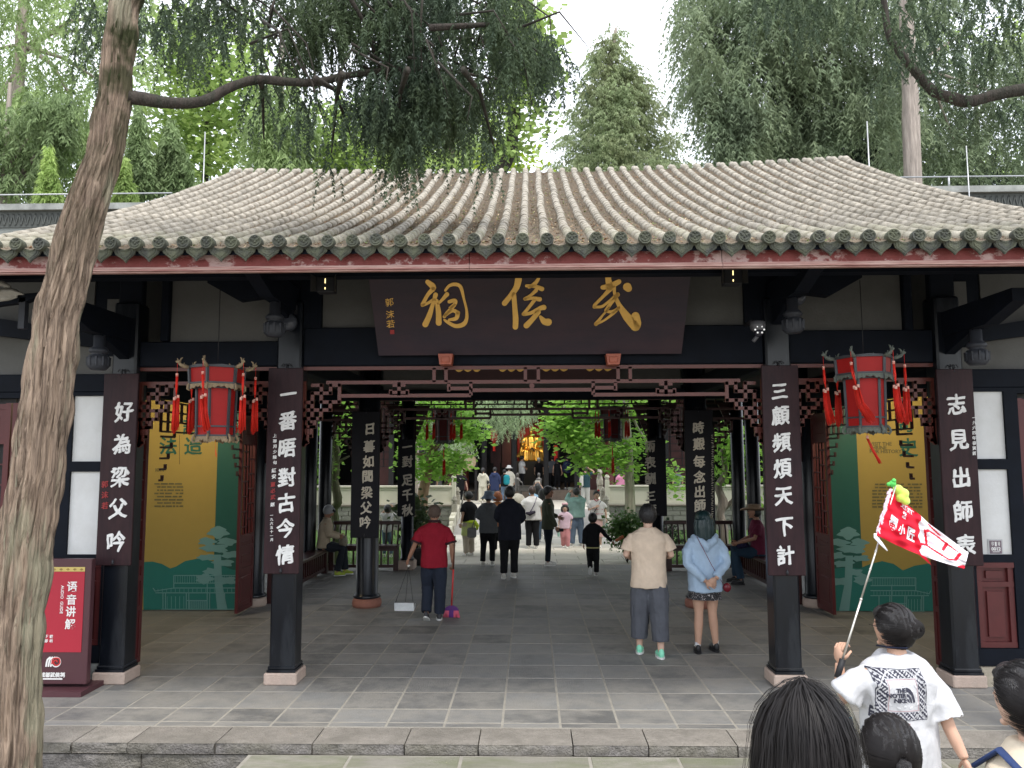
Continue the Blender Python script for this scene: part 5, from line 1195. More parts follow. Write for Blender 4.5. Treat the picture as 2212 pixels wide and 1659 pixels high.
def leaf_cloud(P, size, seed=0, flat=.5, per=1):
    """broad leaves: folded diamonds (two triangles)"""
    g = np.random.default_rng(seed); P = np.repeat(P, per, 0)+g.normal(0, size*.8, (len(P)*per, 3)); n = len(P)
    d = g.normal(size=(n,3)); d[:, 2] = d[:, 2]*(1-flat)-.25; d /= np.linalg.norm(d, axis=1, keepdims=True)
    u = np.cross(d, np.array([0,0,1])+g.normal(0, .45, (n,3))); u /= np.linalg.norm(u, axis=1, keepdims=True)+1e-6
    s = size*g.uniform(.6,1.3,n)[:, None]; a = P; b = P+d*s; c = P+d*s*.45+u*s*.38; e = P+d*s*.45-u*s*.38
    return np.stack([a, c, b, a, b, e], 1).reshape(-1, 3)
def scatter(regs, Y, dY, seed, clump=0, csz=.5):
    """random anchors in regions (x0,x1,y0,y1,n) of the photograph, at depth Y +- dY"""
    g = np.random.default_rng(seed); out = []
    for r in regs:
        x0, x1, y0, y1, n = r[:5]; sh = r[5] if len(r) > 5 else 'b'
        for i in range(n):
            if sh == 'b': px, py = g.uniform(x0, x1), g.uniform(y0, y1)
            elif sh == 'e':
                a = g.uniform(0, 6.283); q = math.sqrt(g.random()); px, py = (x0+x1)/2+(x1-x0)/2*q*math.cos(a), (y0+y1)/2+(y1-y0)/2*q*math.sin(a)
            else:                                # cone: apex on top
                t = g.random()**.6; py = y0+(y1-y0)*t; hw = (x1-x0)/2*t; px = (x0+x1)/2+g.uniform(-1,1)*hw
            p = at(px, py, Y+g.uniform(-dY, dY)); out.append((p.x, p.y, p.z))
    P = np.array(out, np.float32)
    if clump: P = np.repeat(P, clump, 0)+g.normal(0, csz, (len(P)*clump, 3))*np.array([1,1,.6])
    return P
def tree(name, label, cat, V, fm, tpts, trad, tm, group=None, branches=(), n=14, rough=.05):
    while len(trad) < len(tpts): trad = [trad[0]]+list(trad)
    b = Vector(tpts[0]); t = thing(name, label, cat, b, group=group)
    o = link('crown', tri_mesh('crown', V, fm), t); o.location = -b
    o = link('trunk', trunk_mesh(tpts, trad, tm, n=n, rough=rough), t); o.location = -b
    if branches:
        m = MB()
        for pts, r0, r1 in branches: k = len(pts); m.tube([Vector(p)-b for p in pts], [r0+(r1-r0)*i/(k-1) for i in range(k)], 7)
        m.build('limbs', tm, t)
    return t
def limbs(base, tops, r0, r1, seed=0):
    random.seed(seed); out = []
    for T in tops:
        a, c = Vector(base), Vector(T); m1 = a.lerp(c, .4)+Vector((random.uniform(-.3,.3), random.uniform(-.2,.2), random.uniform(0,.4))); out.append(([a, m1, c], r0, r1))
    return out
def seg(px, y0, y1, Y, n=4): return [at(px, y1+(y0-y1)*i/n, Y) for i in range(n+1)]
def stem_to_ground(px, ytop, Y, z=-.34, lean=0):
    top = at(px, ytop, Y)
    if 640 < px < 1640 and Y < 40:           # rooted beside the view through the gate, the stem bends over above it
        bx = math.copysign(max(7.6, abs(top.x)) if Y < 26 else 10.5, top.x)
        return [(bx, Y, z), (bx, Y, 3.6), (bx*.8+top.x*.2, Y, 6.0), (top.x, Y, max(top.z*.75, 7.5)), (top.x, Y, top.z)]
    return [(top.x-lean, Y, z), (top.x-lean*.5, Y, z+(top.z-z)*.4), (top.x, Y, top.z)]

# ---- the near leaning cypress on the left
ed = [(0,275,60),(67,262,69),(133,252,65),(200,249,68),(267,237,75),(333,226,72),(400,205,80),(467,182,85),(533,163,95),(615,143,93),(682,123,94),(749,116,97),(815,106,101),(882,100,103),(950,89,102),(1015,83,103),(1081,72,101),(1173,57,105),(1240,50,105),(1306,42,106),(1400,34,106),(1506,27,106),(1659,20,110)]
NY = 5.10
pts = [at(cx, py, NY) for py, cx, w_ in ed][::-1]; rad = [w_*NY/1661/2 for py, cx, w_ in ed][::-1]
p0 = pts[0]; pts = [Vector((p0.x-.12, NY, -.40)), Vector((p0.x-.06, NY, .02))]+pts; rad = [.26, .19]+rad
top = pts[-1]; pts += [top+Vector((.25,.1,.8)), top+Vector((.35,.2,2.2)), top+Vector((.2,.3,4))]; rad += [.085, .07, .03]
nt_ = bpy.data.materials.new('bark_near'); nt_.use_nodes = True
def near_bark(m):
    t = m.node_tree; N = t.nodes; k = t.links.new; b = N['Principled BSDF']; b.inputs['Roughness'].default_value = .95; b.inputs['Specular IOR Level'].default_value = .15
    tc = N.new('ShaderNodeTexCoord'); mp_ = N.new('ShaderNodeMapping'); mp_.inputs['Scale'].default_value = (34, 34, 1.5); k(tc.outputs['Object'], mp_.inputs[0])
    n1 = N.new('ShaderNodeTexNoise'); n1.inputs['Scale'].default_value = 1; n1.inputs['Detail'].default_value = 8; n1.inputs['Roughness'].default_value = .7; n1.inputs['Distortion'].default_value = .6; k(mp_.outputs[0], n1.inputs['Vector'])
    r = N.new('ShaderNodeValToRGB'); e = r.color_ramp.elements; e[0].position = .36; e[0].color = (.12,.086,.066,1); e[1].position = .66; e[1].color = (.46,.345,.26,1)
    q = r.color_ramp.elements.new(.5); q.color = (.30,.225,.17,1); k(n1.outputs[0], r.inputs[0])
    # pale green lichen and dark moss in patches
    n2 = N.new('ShaderNodeTexNoise'); n2.inputs['Scale'].default_value = 1.6; n2.inputs['Detail'].default_value = 7; mp2 = N.new('ShaderNodeMapping'); mp2.inputs['Scale'].default_value = (3,3,.55); mp2.inputs['Location'].default_value = (3.1,1.7,.4); k(tc.outputs['Object'], mp2.inputs[0]); k(mp2.outputs[0], n2.inputs['Vector'])
    r2 = N.new('ShaderNodeValToRGB'); r2.color_ramp.elements[0].position = .54; r2.color_ramp.elements[1].position = .62; k(n2.outputs[0], r2.inputs[0])
    ml = N.new('ShaderNodeMath'); ml.operation = 'MULTIPLY'; ml.inputs[1].default_value = .42; k(r2.outputs[0], ml.inputs[0])
    mx = N.new('ShaderNodeMix'); mx.data_type = 'RGBA'; k(ml.outputs[0], mx.inputs[0]); k(r.outputs[0], mx.inputs[6]); mx.inputs[7].default_value = (.33,.36,.25,1)
    n4 = N.new('ShaderNodeTexNoise'); n4.inputs['Scale'].default_value = 4; n4.inputs['Detail'].default_value = 8; k(tc.outputs['Object'], n4.inputs['Vector'])
    sx = N.new('ShaderNodeSeparateXYZ'); k(tc.outputs['Object'], sx.inputs[0]); mr = N.new('ShaderNodeMapRange'); mr.inputs[1].default_value = 3.4; mr.inputs[2].default_value = 5.4; k(sx.outputs['Z'], mr.inputs[0])
    r4 = N.new('ShaderNodeValToRGB'); r4.color_ramp.elements[0].position = .42; r4.color_ramp.elements[1].position = .58; k(n4.outputs[0], r4.inputs[0])
    m4 = N.new('ShaderNodeMath'); m4.operation = 'MULTIPLY'; k(mr.outputs[0], m4.inputs[0]); k(r4.outputs[0], m4.inputs[1])
    mx2 = N.new('ShaderNodeMix'); mx2.data_type = 'RGBA'; k(m4.outputs[0], mx2.inputs[0]); k(mx.outputs[2], mx2.inputs[6]); mx2.inputs[7].default_value = (.045,.05,.022,1)
    k(mx2.outputs[2], b.inputs['Base Color'])
    bp = N.new('ShaderNodeBump'); bp.inputs['Strength'].default_value = 1; bp.inputs['Distance'].default_value = .05; k(n1.outputs[0], bp.inputs['Height']); k(bp.outputs[0], b.inputs['Normal'])
near_bark(nt_)
nt_tree = thing('cypress_tree', 'leaning shaggy-barked cypress in the left foreground with weeping dark foliage', 'tree', pts[0])
o = link('trunk', trunk_mesh(pts, rad, nt_, n=150, rough=.05, sub=.022, flute=.05, ridges=.24), nt_tree); o.location = -Vector(pts[0])
# loose bark strips
m = MB(); random.seed(31)
for i in range(170):
    j = random.randrange(3, len(pts)-5); t = random.random(); c = Vector(pts[j]).lerp(Vector(pts[j+1]), t); r = rad[j]*(1-t)+rad[j+1]*t
    a = random.uniform(math.pi, 2*math.pi); d = Vector((math.cos(a), math.sin(a), 0)); s_ = Vector((-d.y, d.x, 0)); ln = random.uniform(.05,.22); wd = random.uniform(.003,.009)
    ax = (Vector(pts[j+1])-Vector(pts[j])).normalized(); b0 = c+d*r*.99; tw = s_*random.uniform(-.02,.02)
    V = [b0-s_*wd, b0+s_*wd, b0+ax*ln*.5+d*.010+s_*wd+tw*.5, b0+ax*ln*.5+d*.010-s_*wd+tw*.5, b0+ax*ln+d*random.uniform(.0,.022)+tw]
    m.add([v-Vector(pts[0]) for v in V], [(0,1,2,3),(3,2,4)])
m.build('bark_strip', nt_, nt_tree, kind='stuff')
brp = [(262,207,34),(300,213,32),(360,222,28),(420,222,25),(455,212,25),(480,197,24),(520,180,22),(560,172,23),(620,177,21),(680,178,20),(740,165,18),(800,156,16),(860,150,14),(930,150,12),(1000,158,9),(1080,170,6),(1150,150,4)]
bp_ = [at(x, y, 5.1+.0016*(x-262)) for x, y, w_ in brp]; br_ = [w_*5.2/1661/2 for x, y, w_ in brp]
o = link('branch', trunk_mesh(bp_, br_, bark_dark, n=16, rough=.10, sub=.03), nt_tree); o.location = -Vector(pts[0])
m = MB(); tp = Vector(pts[0]); random.seed(6)
for i in range(70):
    x, y = random.uniform(520, 1160), random.uniform(-60, 140); Y = random.uniform(5.3, 7.0); a = at(x, y, Y); b = a+Vector((random.uniform(-.1,.5), random.uniform(-.3,.3), random.uniform(-.35,.1))); c = b+Vector((random.uniform(-.05,.25), 0, random.uniform(-.5,-.1)))
    m.tube([a-tp, b-tp, c-tp], [.012,.008,.003], 5)
for a, b in (((300,-120),(900,90)),((420,-200),(1100,40)),((290,-40),(560,60)),((620,-160),(1000,200)),((700,-100),(860,260)),((930,60),(1190,130)),((880,150),(850,330)),((740,160),(716,330)),((680,170),(760,300)),((560,170),(570,300)),((1000,150),(1070,330))):
    A_, B_ = at(*a, 5.4), at(*b, 6.2); M1 = A_.lerp(B_, .5)+Vector((0,0,.18)); m.tube([A_-tp, M1-tp, B_-tp], [.028,.018,.006], 6)
m.build('twigs', bark_dark, nt_tree, kind='stuff')
regs = [(500,760,-60,110,260),(740,1090,-60,150,520),(760,1040,130,245,300),(730,830,60,240,60),(830,900,220,335,60),(800,1000,180,280,140),(1050,1085,230,320,34),(1090,1195,95,150,60),(1050,1140,-40,110,130),
        (360,500,-60,110,90),(560,600,165,235,16),(705,722,305,350,9),(838,880,300,350,14),(640,690,170,270,22),(1130,1190,60,110,30),(300,360,0,60,14),(1200,1240,120,170,3),(180,230,-40,100,26),(225,262,100,150,8)]
Pn = scatter(regs, 6.3, .7, 41)
Pn = np.concatenate([Pn, Pn[::2]+RNG.normal(0,.07,Pn[::2].shape)]); Pn = Pn[vnoise(Pn, 2.1)+RNG.normal(0,.07,len(Pn)) > .425]; V = frond_cloud(Pn, .42, 15, .062, .0072, droop=.95, spread=.30, seed=2, per=4)
V2 = frond_cloud((lambda q: q[vnoise(q+7, 2.0) > .47])(scatter([(620,1080,-60,210,460),(380,560,-60,60,60)], 6.4, .6, 45)), .55, 18, .070, .0075, droop=1.0, spread=.2, seed=5, per=4)
o = link('crown', tri_mesh('crown', np.concatenate([V, V2], 0)-np.array(tuple(tp), np.float32), F_near), nt_tree)

# ---- the branch reaching in from the right
tb = Vector((4.75, 5.8, -.087)); t = thing('cypress_tree', 'dark bare limb with hanging sprays reaching in from beyond the right edge', 'tree', tb)
rb = [(1905,-40,12),(1918,67,15),(1941,110,17),(1988,167,20),(2021,200,22),(2060,212,25),(2091,220,27),(2150,205,27),(2212,193,27),(2300,185,30)]
P_ = [at(x, y, 5.8) for x, y, w_ in rb]; end = P_[-1]
o = link('branch', trunk_mesh([tuple(v) for v in P_]+[(4.72, 5.8, end.z-.05)], [w_*5.8/1661/2 for x, y, w_ in rb]+[.07], bark_dark, n=16, rough=.12, sub=.03), t); o.location = -tb
o = link('trunk', trunk_mesh([tb, tb+Vector((.05,0,3)), tb+Vector((0,0,9))], [.26,.2,.1], bark_dark, n=20), t); o.location = -tb
V = frond_cloud(scatter([(1700,2300,-80,60,190),(1880,2260,60,150,80),(2040,2250,215,240,16),(1640,1800,-80,30,60)], 6.2, .7, 51), .36, 14, .06, .0070, droop=.95, spread=.3, seed=9, per=4)
o = link('crown', tri_mesh('crown', V-np.array(tuple(tb), np.float32), F_near), t)

# ---- trees behind the gate hall
G = 'trees rising behind the gate hall roof'
def weeper(name, label, regs, Y, dY, fm, tp_, tr_, tm, seed, L_=.9, leaf=.34, wid=.022, K=6, per=3, clump=0, csz=.5, limbs_=()):
    leaf *= .75; wid *= .80; regs = [(*r[:4], int(r[4]*2.6), *r[5:]) for r in regs]; P = scatter(regs, Y, dY, seed, clump, csz); P = P[vnoise(P+seed, .85)+RNG.normal(0,.07,len(P)) > .40]; V = frond_cloud(P, L_, K, leaf, wid, droop=.85, spread=.5, seed=seed, per=per)
    return tree(name, label, 'tree', V, fm, tp_, tr_, tm, G, limbs_)
st = stem_to_ground
weeper('weeping_cypress', 'tall pale green weeping conifer filling the top left corner', [(-150,330,-80,150,420),(-120,260,140,330,360),(60,330,120,420,330),(-100,60,300,430,120)], 19, 1.8, F_light, st(60,-150,19.5), [.3,.25,.08], bark_grey, 61, limbs_=limbs(at(60,100,19.5), [at(x,y,19) for x,y in ((-80,120),(220,60),(180,260),(-40,260),(260,200),(300,20))], .08, .02))
weeper('yew_tree', 'darker flat-branched conifer at the left edge above the wing wall', [(-100,150,195,300,230),(-80,120,290,400,170),(90,150,225,290,60)], 16.5, 1.0, F_mid, st(22,180,16.8), [.16,.13,.04], bark_grey, 62, L_=.5, leaf=.26, per=4, limbs_=limbs(at(25,400,16.8), [at(x,y,16.3) for x,y in ((110,250),(60,300),(-60,300),(130,330))], .06, .015))
def spire(label, px, y0, y1, w_, Y, fm, seed, n):
    P = scatter([(px-w_, px+w_, y0, y1, n, 'c')], Y, .45, seed); V = frond_cloud(P, .16, 3, .17, .018, droop=-.8, spread=.4, seed=seed, per=3)
    return tree('young_cypress', label, 'tree', V, fm, st(px, y0+10, Y), [.06,.05,.02], bark_grey, G)
spire('small bright spire-shaped conifer above the left wing wall', 105, 322, 440, 26, 15.6, F_bright, 63, 520)
spire('slim upright conifer just right of the near leaning trunk', 300, 225, 430, 42, 17.0, F_mid, 64, 900)
spire('broad young conifer with an open crown left of the roof end', 370, 262, 420, 60, 17.4, F_mid, 65, 900)
spire('small bright spire conifer at the left roof edge', 268, 350, 440, 26, 15.8, F_bright, 66, 400)
def broad(label, regs, Y, dY, fm, px, ytop, seed, size=.2, per=9, csz=.35, tm=bark_dark, lim=()):
    P = scatter(regs, Y, dY, seed, per, csz); V = leaf_cloud(P, size, seed)
    return tree('broadleaf_tree', label, 'tree', V, fm, st(px, ytop, Y), [.2,.16,.05], tm, G, limbs(at(px, ytop+60, Y), lim, .07, .015, seed))
broad('yellow-green broadleaf tree with sky showing through, above the left roof', [(330,560,20,130,120),(340,560,120,260,260),(350,500,250,390,230),(440,560,240,330,60)], 23, 1.6, F_bright, 455, 60, 67, .22, lim=[at(x,y,23) for x,y in ((380,80),(520,140),(400,260),(540,60),(480,180))])
weeper('weeping_cypress', 'light weeping conifer standing between two broadleaf trees left of centre', [(560,640,130,260,110,'b'),(545,680,230,400,300)], 20, 1.2, F_light, st(612,60,20), [.15,.13,.04], bark_grey, 68)
broad('bright green broadleaf tree low behind the roof, left of the hanging foliage', [(670,830,235,390,260),(700,800,330,390,110),(860,960,330,380,40)], 21, 1.2, F_bright, 768, 300, 69, .2)
weeper('weeping_cypress', 'light green weeping conifer behind the lowest hanging sprays', [(900,1070,215,370,300),(830,960,300,375,90)], 24, 1.3, F_light, st(960,160,24), [.2,.16,.05], bark_grey, 70)
broad('broadleaf tree with round leaves against the white sky, right of the dark sprays', [(1080,1160,0,110,80),(1110,1195,90,175,110),(1060,1175,170,300,90),(1060,1130,300,345,30),(1140,1165,25,60,16)], 17, .9, F_bright, 1070, 120, 71, .19, 7, .22, lim=[at(x,y,17) for x,y in ((1120,60),(1170,120),(1150,210),(1140,280),(1110,240))])
broad('low yellow-green bush just above the middle of the ridge', [(1082,1132,335,368,50)], 20, .4, mat('foliage_yellow_green', (.36,.48,.05), .6, var=.3, trans=.45), 1106, 350, 72, .15)
# the conical tree
P = scatter([(1228,1470,150,420,1000,'b')], 30, 2.0, 73)
g = np.random.default_rng(73); tipz = at(1318,40,30); rows_ = []
for i in range(4200):
    t_ = g.random()**.62; py = 40+(400-40)*t_; hw = 8+146*min(1, t_**.85)*(1+.16*math.sin(py*.11)+.08*math.sin(py*.29)); q = g.uniform(-1,1); cx = 1318+30*t_
    ph = g.uniform(0, 6.283); rr = math.sqrt(g.random()); p = at(cx+hw*rr*math.cos(ph), py, 30+hw*30/1661*rr*math.sin(ph)); rows_.append(tuple(p))
Pc = np.array(rows_, np.float32); Pc = Pc[vnoise(Pc, .9)+RNG.normal(0,.06,len(Pc)) > .33]; V = frond_cloud(Pc, .62, 6, .20, .016, droop=.55, spread=.8, seed=73, per=4)
tree('cone_conifer', 'lone cone-shaped conifer standing against the white sky above the ridge', 'tree', V, F_cone, st(1330, 60, 30), [.3,.22,.05], bark_grey, G)
# the big mass on the right
weeper('weeping_cypress', 'huge grey-green weeping cypress overhanging the right half of the roof', [(1475,1600,-60,110,300),(1480,1620,100,210,290),(1520,1650,200,300,260),(1560,1640,290,360,130),(1580,1960,-80,150,900),(1620,1960,140,260,560),(1640,1800,250,345,150),(1580,1700,300,345,60)], 19, 1.6, F_right, [(at(1720,400,20).x,20,-.34), at(1715,330,20), at(1730,60,20), at(1740,-200,20)], [.35,.28,.2,.1], bark_dark, 74, L_=1.0, leaf=.30, wid=.018, K=7, per=3,
       limbs_=limbs(at(1725,200,20), [at(x,y,19.2) for x,y in ((1520,80),(1560,200),(1620,280),(1600,20),(1880,120),(1850,240))], .12, .02))
weeper('weeping_cypress', 'weeping cypress with a straight pale grey trunk, right of the huge one', [(1940,2260,-80,160,560),(1960,2260,150,300,400),(1985,2260,290,420,300),(1900,1960,280,380,70)], 21.5, 1.5, F_right, [(at(1968,420,16.8).x,16.8,-.34), at(1971,380,16.8), at(1966,200,16.8), at(1958,60,16.8), at(1950,-100,16.8)], [.23,.185,.175,.15,.11], bark_grey, 75, L_=.9, leaf=.30, wid=.018, K=6,
       limbs_=limbs(at(1962,150,19.6), [at(x,y,20.5) for x,y in ((2100,60),(2150,200),(2060,300),(1900,240),(1860,200))], .07, .015))
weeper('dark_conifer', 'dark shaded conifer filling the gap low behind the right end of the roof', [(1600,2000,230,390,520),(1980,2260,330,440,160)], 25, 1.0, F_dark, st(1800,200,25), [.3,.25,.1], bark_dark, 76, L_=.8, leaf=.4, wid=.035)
broad('yellowish leaves of a far broadleaf tree between the right cypresses', [(1990,2260,60,120,50),(2000,2212,330,420,90),(1880,1960,290,345,40)], 28, 1.0, F_bright, 2100, 100, 77, .22)

# ---- the courtyard trees seen through the gate
C_ = 'trees in the garden beds of the courtyard'
def court_tree(name, label, clumps, Y, tp_, tr_, tm, seed, size=.175, lim=(), lr=(.06,.015), per=15, fm=None):
    g = np.random.default_rng(seed); P = []
    for (px, py, rx, ry, n) in clumps:
        for i in range(n):
            a = g.uniform(0, 6.283); q = math.sqrt(g.random()); c = at(px+rx*q*math.cos(a), py+ry*q*math.sin(a), Y+g.uniform(-.8,.8)); P.append(tuple(c))
    P = np.array(P, np.float32); P = np.repeat(P, per, 0)+g.normal(0, 1, (len(P)*per, 3))*np.array([.17,.17,.05])
    V = leaf_cloud(P, size, seed, flat=.75); return tree(name, label, 'tree', V, fm or F_leaf, tp_, tr_, tm, C_, limbs(tp_[-1], lim, *lr, seed))
court_tree('courtyard_tree', 'sunlit green tree with a leaning orange-brown trunk left in the courtyard', [(925,880,50,14,26),(985,882,28,12,14),(1000,925,34,16,26),(1015,945,20,12,12),(975,905,30,12,12),(905,925,22,18,12),(910,955,28,14,12),(950,1000,40,12,20),(970,990,35,10,14),(925,1018,38,9,12),(885,985,20,14,10),(960,1018,18,9,6),(885,905,12,30,10),(992,1000,18,6,6)], 21.5,
    [(at(906,1150,21.5).x,21.5,-.2), at(912,1080,21.5), at(922,1030,21.5), at(930,985,21.5)], [.17,.15,.13,.09], bark('bark_orange', (.36,.24,.16), (.22,.15,.10), 3), 81,
    lim=[at(x,y,21.5) for x,y in ((905,900),(985,890),(1005,940),(960,1000),(890,980),(950,900))])
court_tree('courtyard_tree', 'sunlit green tree with a straight pale trunk right in the courtyard', [(1232,872,38,12,20),(1290,875,45,12,22),(1345,880,40,14,16),(1400,878,30,12,10),(1206,925,24,16,22),(1215,905,35,14,22),(1240,935,30,12,16),(1270,960,34,14,20),(1225,945,30,12,12),(1300,985,40,14,22),(1265,1000,28,10,12),(1345,975,34,16,16),(1385,950,18,24,8),(1290,900,40,14,20),(1340,1000,25,10,8),(1362,1015,14,8,5),(1440,1020,24,10,8),(1455,1045,18,10,7)], 21.5,
    [(at(1362,1165,21.5).x,21.5,-.2), at(1361,1080,21.5), at(1357,980,21.5), at(1352,905,21.5), at(1345,850,21.5)], [.15,.135,.125,.11,.06], bark('bark_pale_court', (.40,.36,.28), (.25,.29,.19), 2.5), 82,
    lim=[at(x,y,21.5) for x,y in ((1200,930),(1240,980),(1290,880),(1400,900),(1450,1040),(1180,900))])
for (nm, lab, regs, Y, seed, px) in (('weeping_cypress', 'pale weeping conifer sprays hanging above the golden statue', [(1030,1160,845,893,150),(1045,1125,890,925,60),(1128,1140,895,915,8)], 27, 83, 1090), ('weeping_cypress', 'small pale weeping spray behind the left courtyard tree', [(955,1015,925,965,60),(930,960,880,920,16)], 25.5, 84, 985)):
    P = scatter(regs, Y, .7, seed); V = frond_cloud(P, .55, 9, .16, .010, droop=.85, spread=.5, seed=seed, per=4)
    X0 = at(px, 900, Y).x; X1 = X0+(-3.2 if seed == 83 else -1.4)
    t = tree(nm, lab, 'tree', V, F_pale, [(X1, Y+.3, -.2 if Y < 26.8 else .4), (X1+.1, Y+.2, 4.2), (X0, Y, 5.6)], [.16,.14,.05], bark_grey, C_)
t = tree('courtyard_tree', 'gnarled mossy green trunk behind the left rear bench', 'tree', leaf_cloud(scatter([(700,760,880,960,26),(650,720,900,1000,14),(678,694,995,1040,16,'b')], 18.6, .4, 85, 10, .2), .14, 85), F_leaf,
    [(at(722,1190,18.6).x,18.6,-.2), at(727,1150,18.6), at(722,1100,18.6), at(730,1085,18.6), at(724,1040,18.6), at(727,985,18.6), at(720,940,18.6), at(715,880,18.6)], [.14,.10,.085,.11,.085,.09,.075,.05], bark_moss, C_, [([at(722,1015,18.6), at(735,995,18.6), at(755,985,18.6)], .05, .02)], rough=.16)
t = tree('courtyard_tree', 'gnarled grey trunk with fresh leaves behind the right rear bench', 'tree', leaf_cloud(scatter([(1540,1590,930,1000,30),(1560,1620,960,1000,20),(1545,1570,1000,1040,12),(1600,1640,900,1060,26)], 18.6, .4, 86, 10, .2), .14, 86), F_leaf,
    [(at(1560,1200,18.6).x,18.6,-.2), at(1563,1150,18.6), at(1556,1110,18.6), at(1562,1085,18.6), at(1552,1050,18.6), at(1566,1020,18.6), at(1560,970,18.6)], [.13,.11,.09,.11,.08,.07,.05], bark_grey, C_, [([at(1556,1110,18.6), at(1592,1070,18.6), at(1600,1010,18.6)], .06, .02)], rough=.16)
def shrub(label, px, py, w_, h, Y, fm, seed, size=.13, pot=False, n=120, per=9):
    base = gz(px, 1200, 0); X = at(px, py, Y).x; z0 = -.195 if Y > 17 else 0
    P = scatter([(px-w_, px+w_, py-h, py+h, n, 'e')], Y, .3, seed, per, .10); V = leaf_cloud(P, size, seed, flat=.3)
    t = thing('shrub', label, 'shrub', (X, Y, z0)); b = np.array([X, Y, z0], np.float32)
    link('foliage', tri_mesh('foliage', V-b, fm), t); m = MB(); random.seed(seed)
    for i in range(9): q = at(px+random.uniform(-w_,w_)*.7, py+random.uniform(-h,h)*.6, Y)-Vector((X,Y,z0)); m.tube([(0,0,.05),(q.x*.5,0,q.z*.5),(q.x,q.y,q.z)], [.012,.008,.004], 5)
    m.build('stems', bark_dark, t)
    if pot: MB().lathe((0,0,0), [(.13,0),(.19,.02),(.21,.30),(.235,.33),(.235,.37),(.19,.37)], 16).build('pot', mat('dark_pot', (.03,.03,.032), .4), t)
shrub('dark potted bamboo behind the left rear column', 899, 1122, 26, 42, 16.75, mat('foliage_bamboo', (.07,.11,.04), .5, var=.5, trans=.3), 91, .15, True, 70, 8)
shrub('leafy green shrub beside the path at the foot of the right courtyard tree', 1354, 1145, 32, 36, 18.2, mat('foliage_shrub', (.075,.15,.035), .5, var=.6, scale=3, trans=.3), 92, .11, False, 150, 9)
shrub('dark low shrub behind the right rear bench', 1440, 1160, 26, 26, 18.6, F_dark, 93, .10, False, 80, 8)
# ================================================================= people
def fabric(name, col, var=.16, bump=.6, bs=12, rough=.85, tint=None, ta=.4, tsc=30):
    return mat(name, col, rough, var=var, scale=5, bump=bump, bscale=bs, spec=.2, tint=tint, tint_amt=ta, tscale=tsc)
skin = mat('skin', (.50,.30,.21), .55, var=.08, scale=12, spec=.35); skin_tan = mat('skin_tanned', (.36,.19,.125), .55, var=.08, scale=12, spec=.35); skin_dim = mat('skin_light', (.55,.36,.27), .55, var=.06, scale=12)
hairm = mat('hair_black', (.012,.011,.012), .38, var=.5, scale=8, stretch=(40,40,2), spec=.55, bump=.4, bscale=20)
hair_near = mat('hair_near', (.014,.012,.013), .33, var=.6, scale=3, stretch=(90,90,2.5), spec=.6, bump=.7, bscale=3)
hair_grey = mat('hair_grey', (.33,.34,.35), .6, var=.35, scale=10, stretch=(20,20,3)); hair_teal = mat('hair_green_black', (.010,.028,.030), .4, var=.4, scale=8, stretch=(40,40,2), spec=.5)
hair_org = mat('hair_orange', (.30,.10,.04), .5, var=.3, scale=10); hair_stub = mat('hair_stubble', (.10,.07,.055), .8, var=.3, scale=40)
eye_m = mat('eye_dark', (.02,.015,.012), .2); lip_m = mat('lip', (.40,.12,.10), .5); shoe_w = mat('shoe_white', (.62,.60,.55), .6, var=.1, scale=20); shoe_k = mat('shoe_black', (.015,.015,.017), .4); sole_w = mat('sole_white', (.72,.72,.70), .5)
def folds(amp, f=1.0, seed=0):
    def d(co):
        p = co.copy(); a = vnoise(p*np.array([9,9,3.2])*f+seed, 1)-.5; b = vnoise(p*np.array([22,22,9])*f+seed*2, 1)-.5; c = np.sin((p[:, 0]*1.3+p[:, 2]*.9+a*.35)*38*f)
        return amp*(a*1.3+b*.6+c*.22)
    return d
def hand(mb, w, d, nrm, s, curl=.5, side=1, spread=.12):
    """palm, four unequal bent fingers and a thumb; w wrist, d direction of the fingers, nrm palm normal, s hand length"""
    w, d, nrm = Vector(w), Vector(d).normalized(), Vector(nrm); nrm = (nrm-d*nrm.dot(d)).normalized(); u = d.cross(nrm)*side
    rot = Matrix((u, d, nrm)).transposed(); mb.ell(w+d*s*.27, (s*.23, s*.30, s*.11), 10, 6, rot=rot)
    for i, ln in enumerate((.40, .46, .43, .33)):
        b = w+d*s*.46+u*s*(-.155+.105*i); dd = (d+u*spread*(i-1.5)*.6).normalized(); c1 = (dd*math.cos(curl*.6)+nrm*math.sin(curl*.6)); c2 = (dd*math.cos(curl*1.6)+nrm*math.sin(curl*1.6)); c3 = (dd*math.cos(curl*2.3)+nrm*math.sin(curl*2.3))
        p1 = b+c1*s*ln*.45; p2 = p1+c2*s*ln*.32; p3 = p2+c3*s*ln*.24; mb.tube([b-d*s*.08, b, p1, p2, p3], [s*.052,s*.052,s*.048,s*.043,s*.030], 7)
    b = w+d*s*.14-u*s*.16; p1 = b+(d*.6-u*.75+nrm*.25).normalized()*s*.22; p2 = p1+(d*.9-u*.2+nrm*(.2+curl*.5)).normalized()*s*.22; mb.tube([b+u*s*.06, b, p1, p2], [s*.055,s*.062,s*.052,s*.036], 7)
def mesh_to_mb(me, mb, mi=0):
    o = len(mb.v); mb.v.extend([tuple(v.co) for v in me.vertices])
    for p in me.polygons: mb.f.append([i+o for i in p.vertices]); mb.m.append(mi); mb.smooth.append(True)
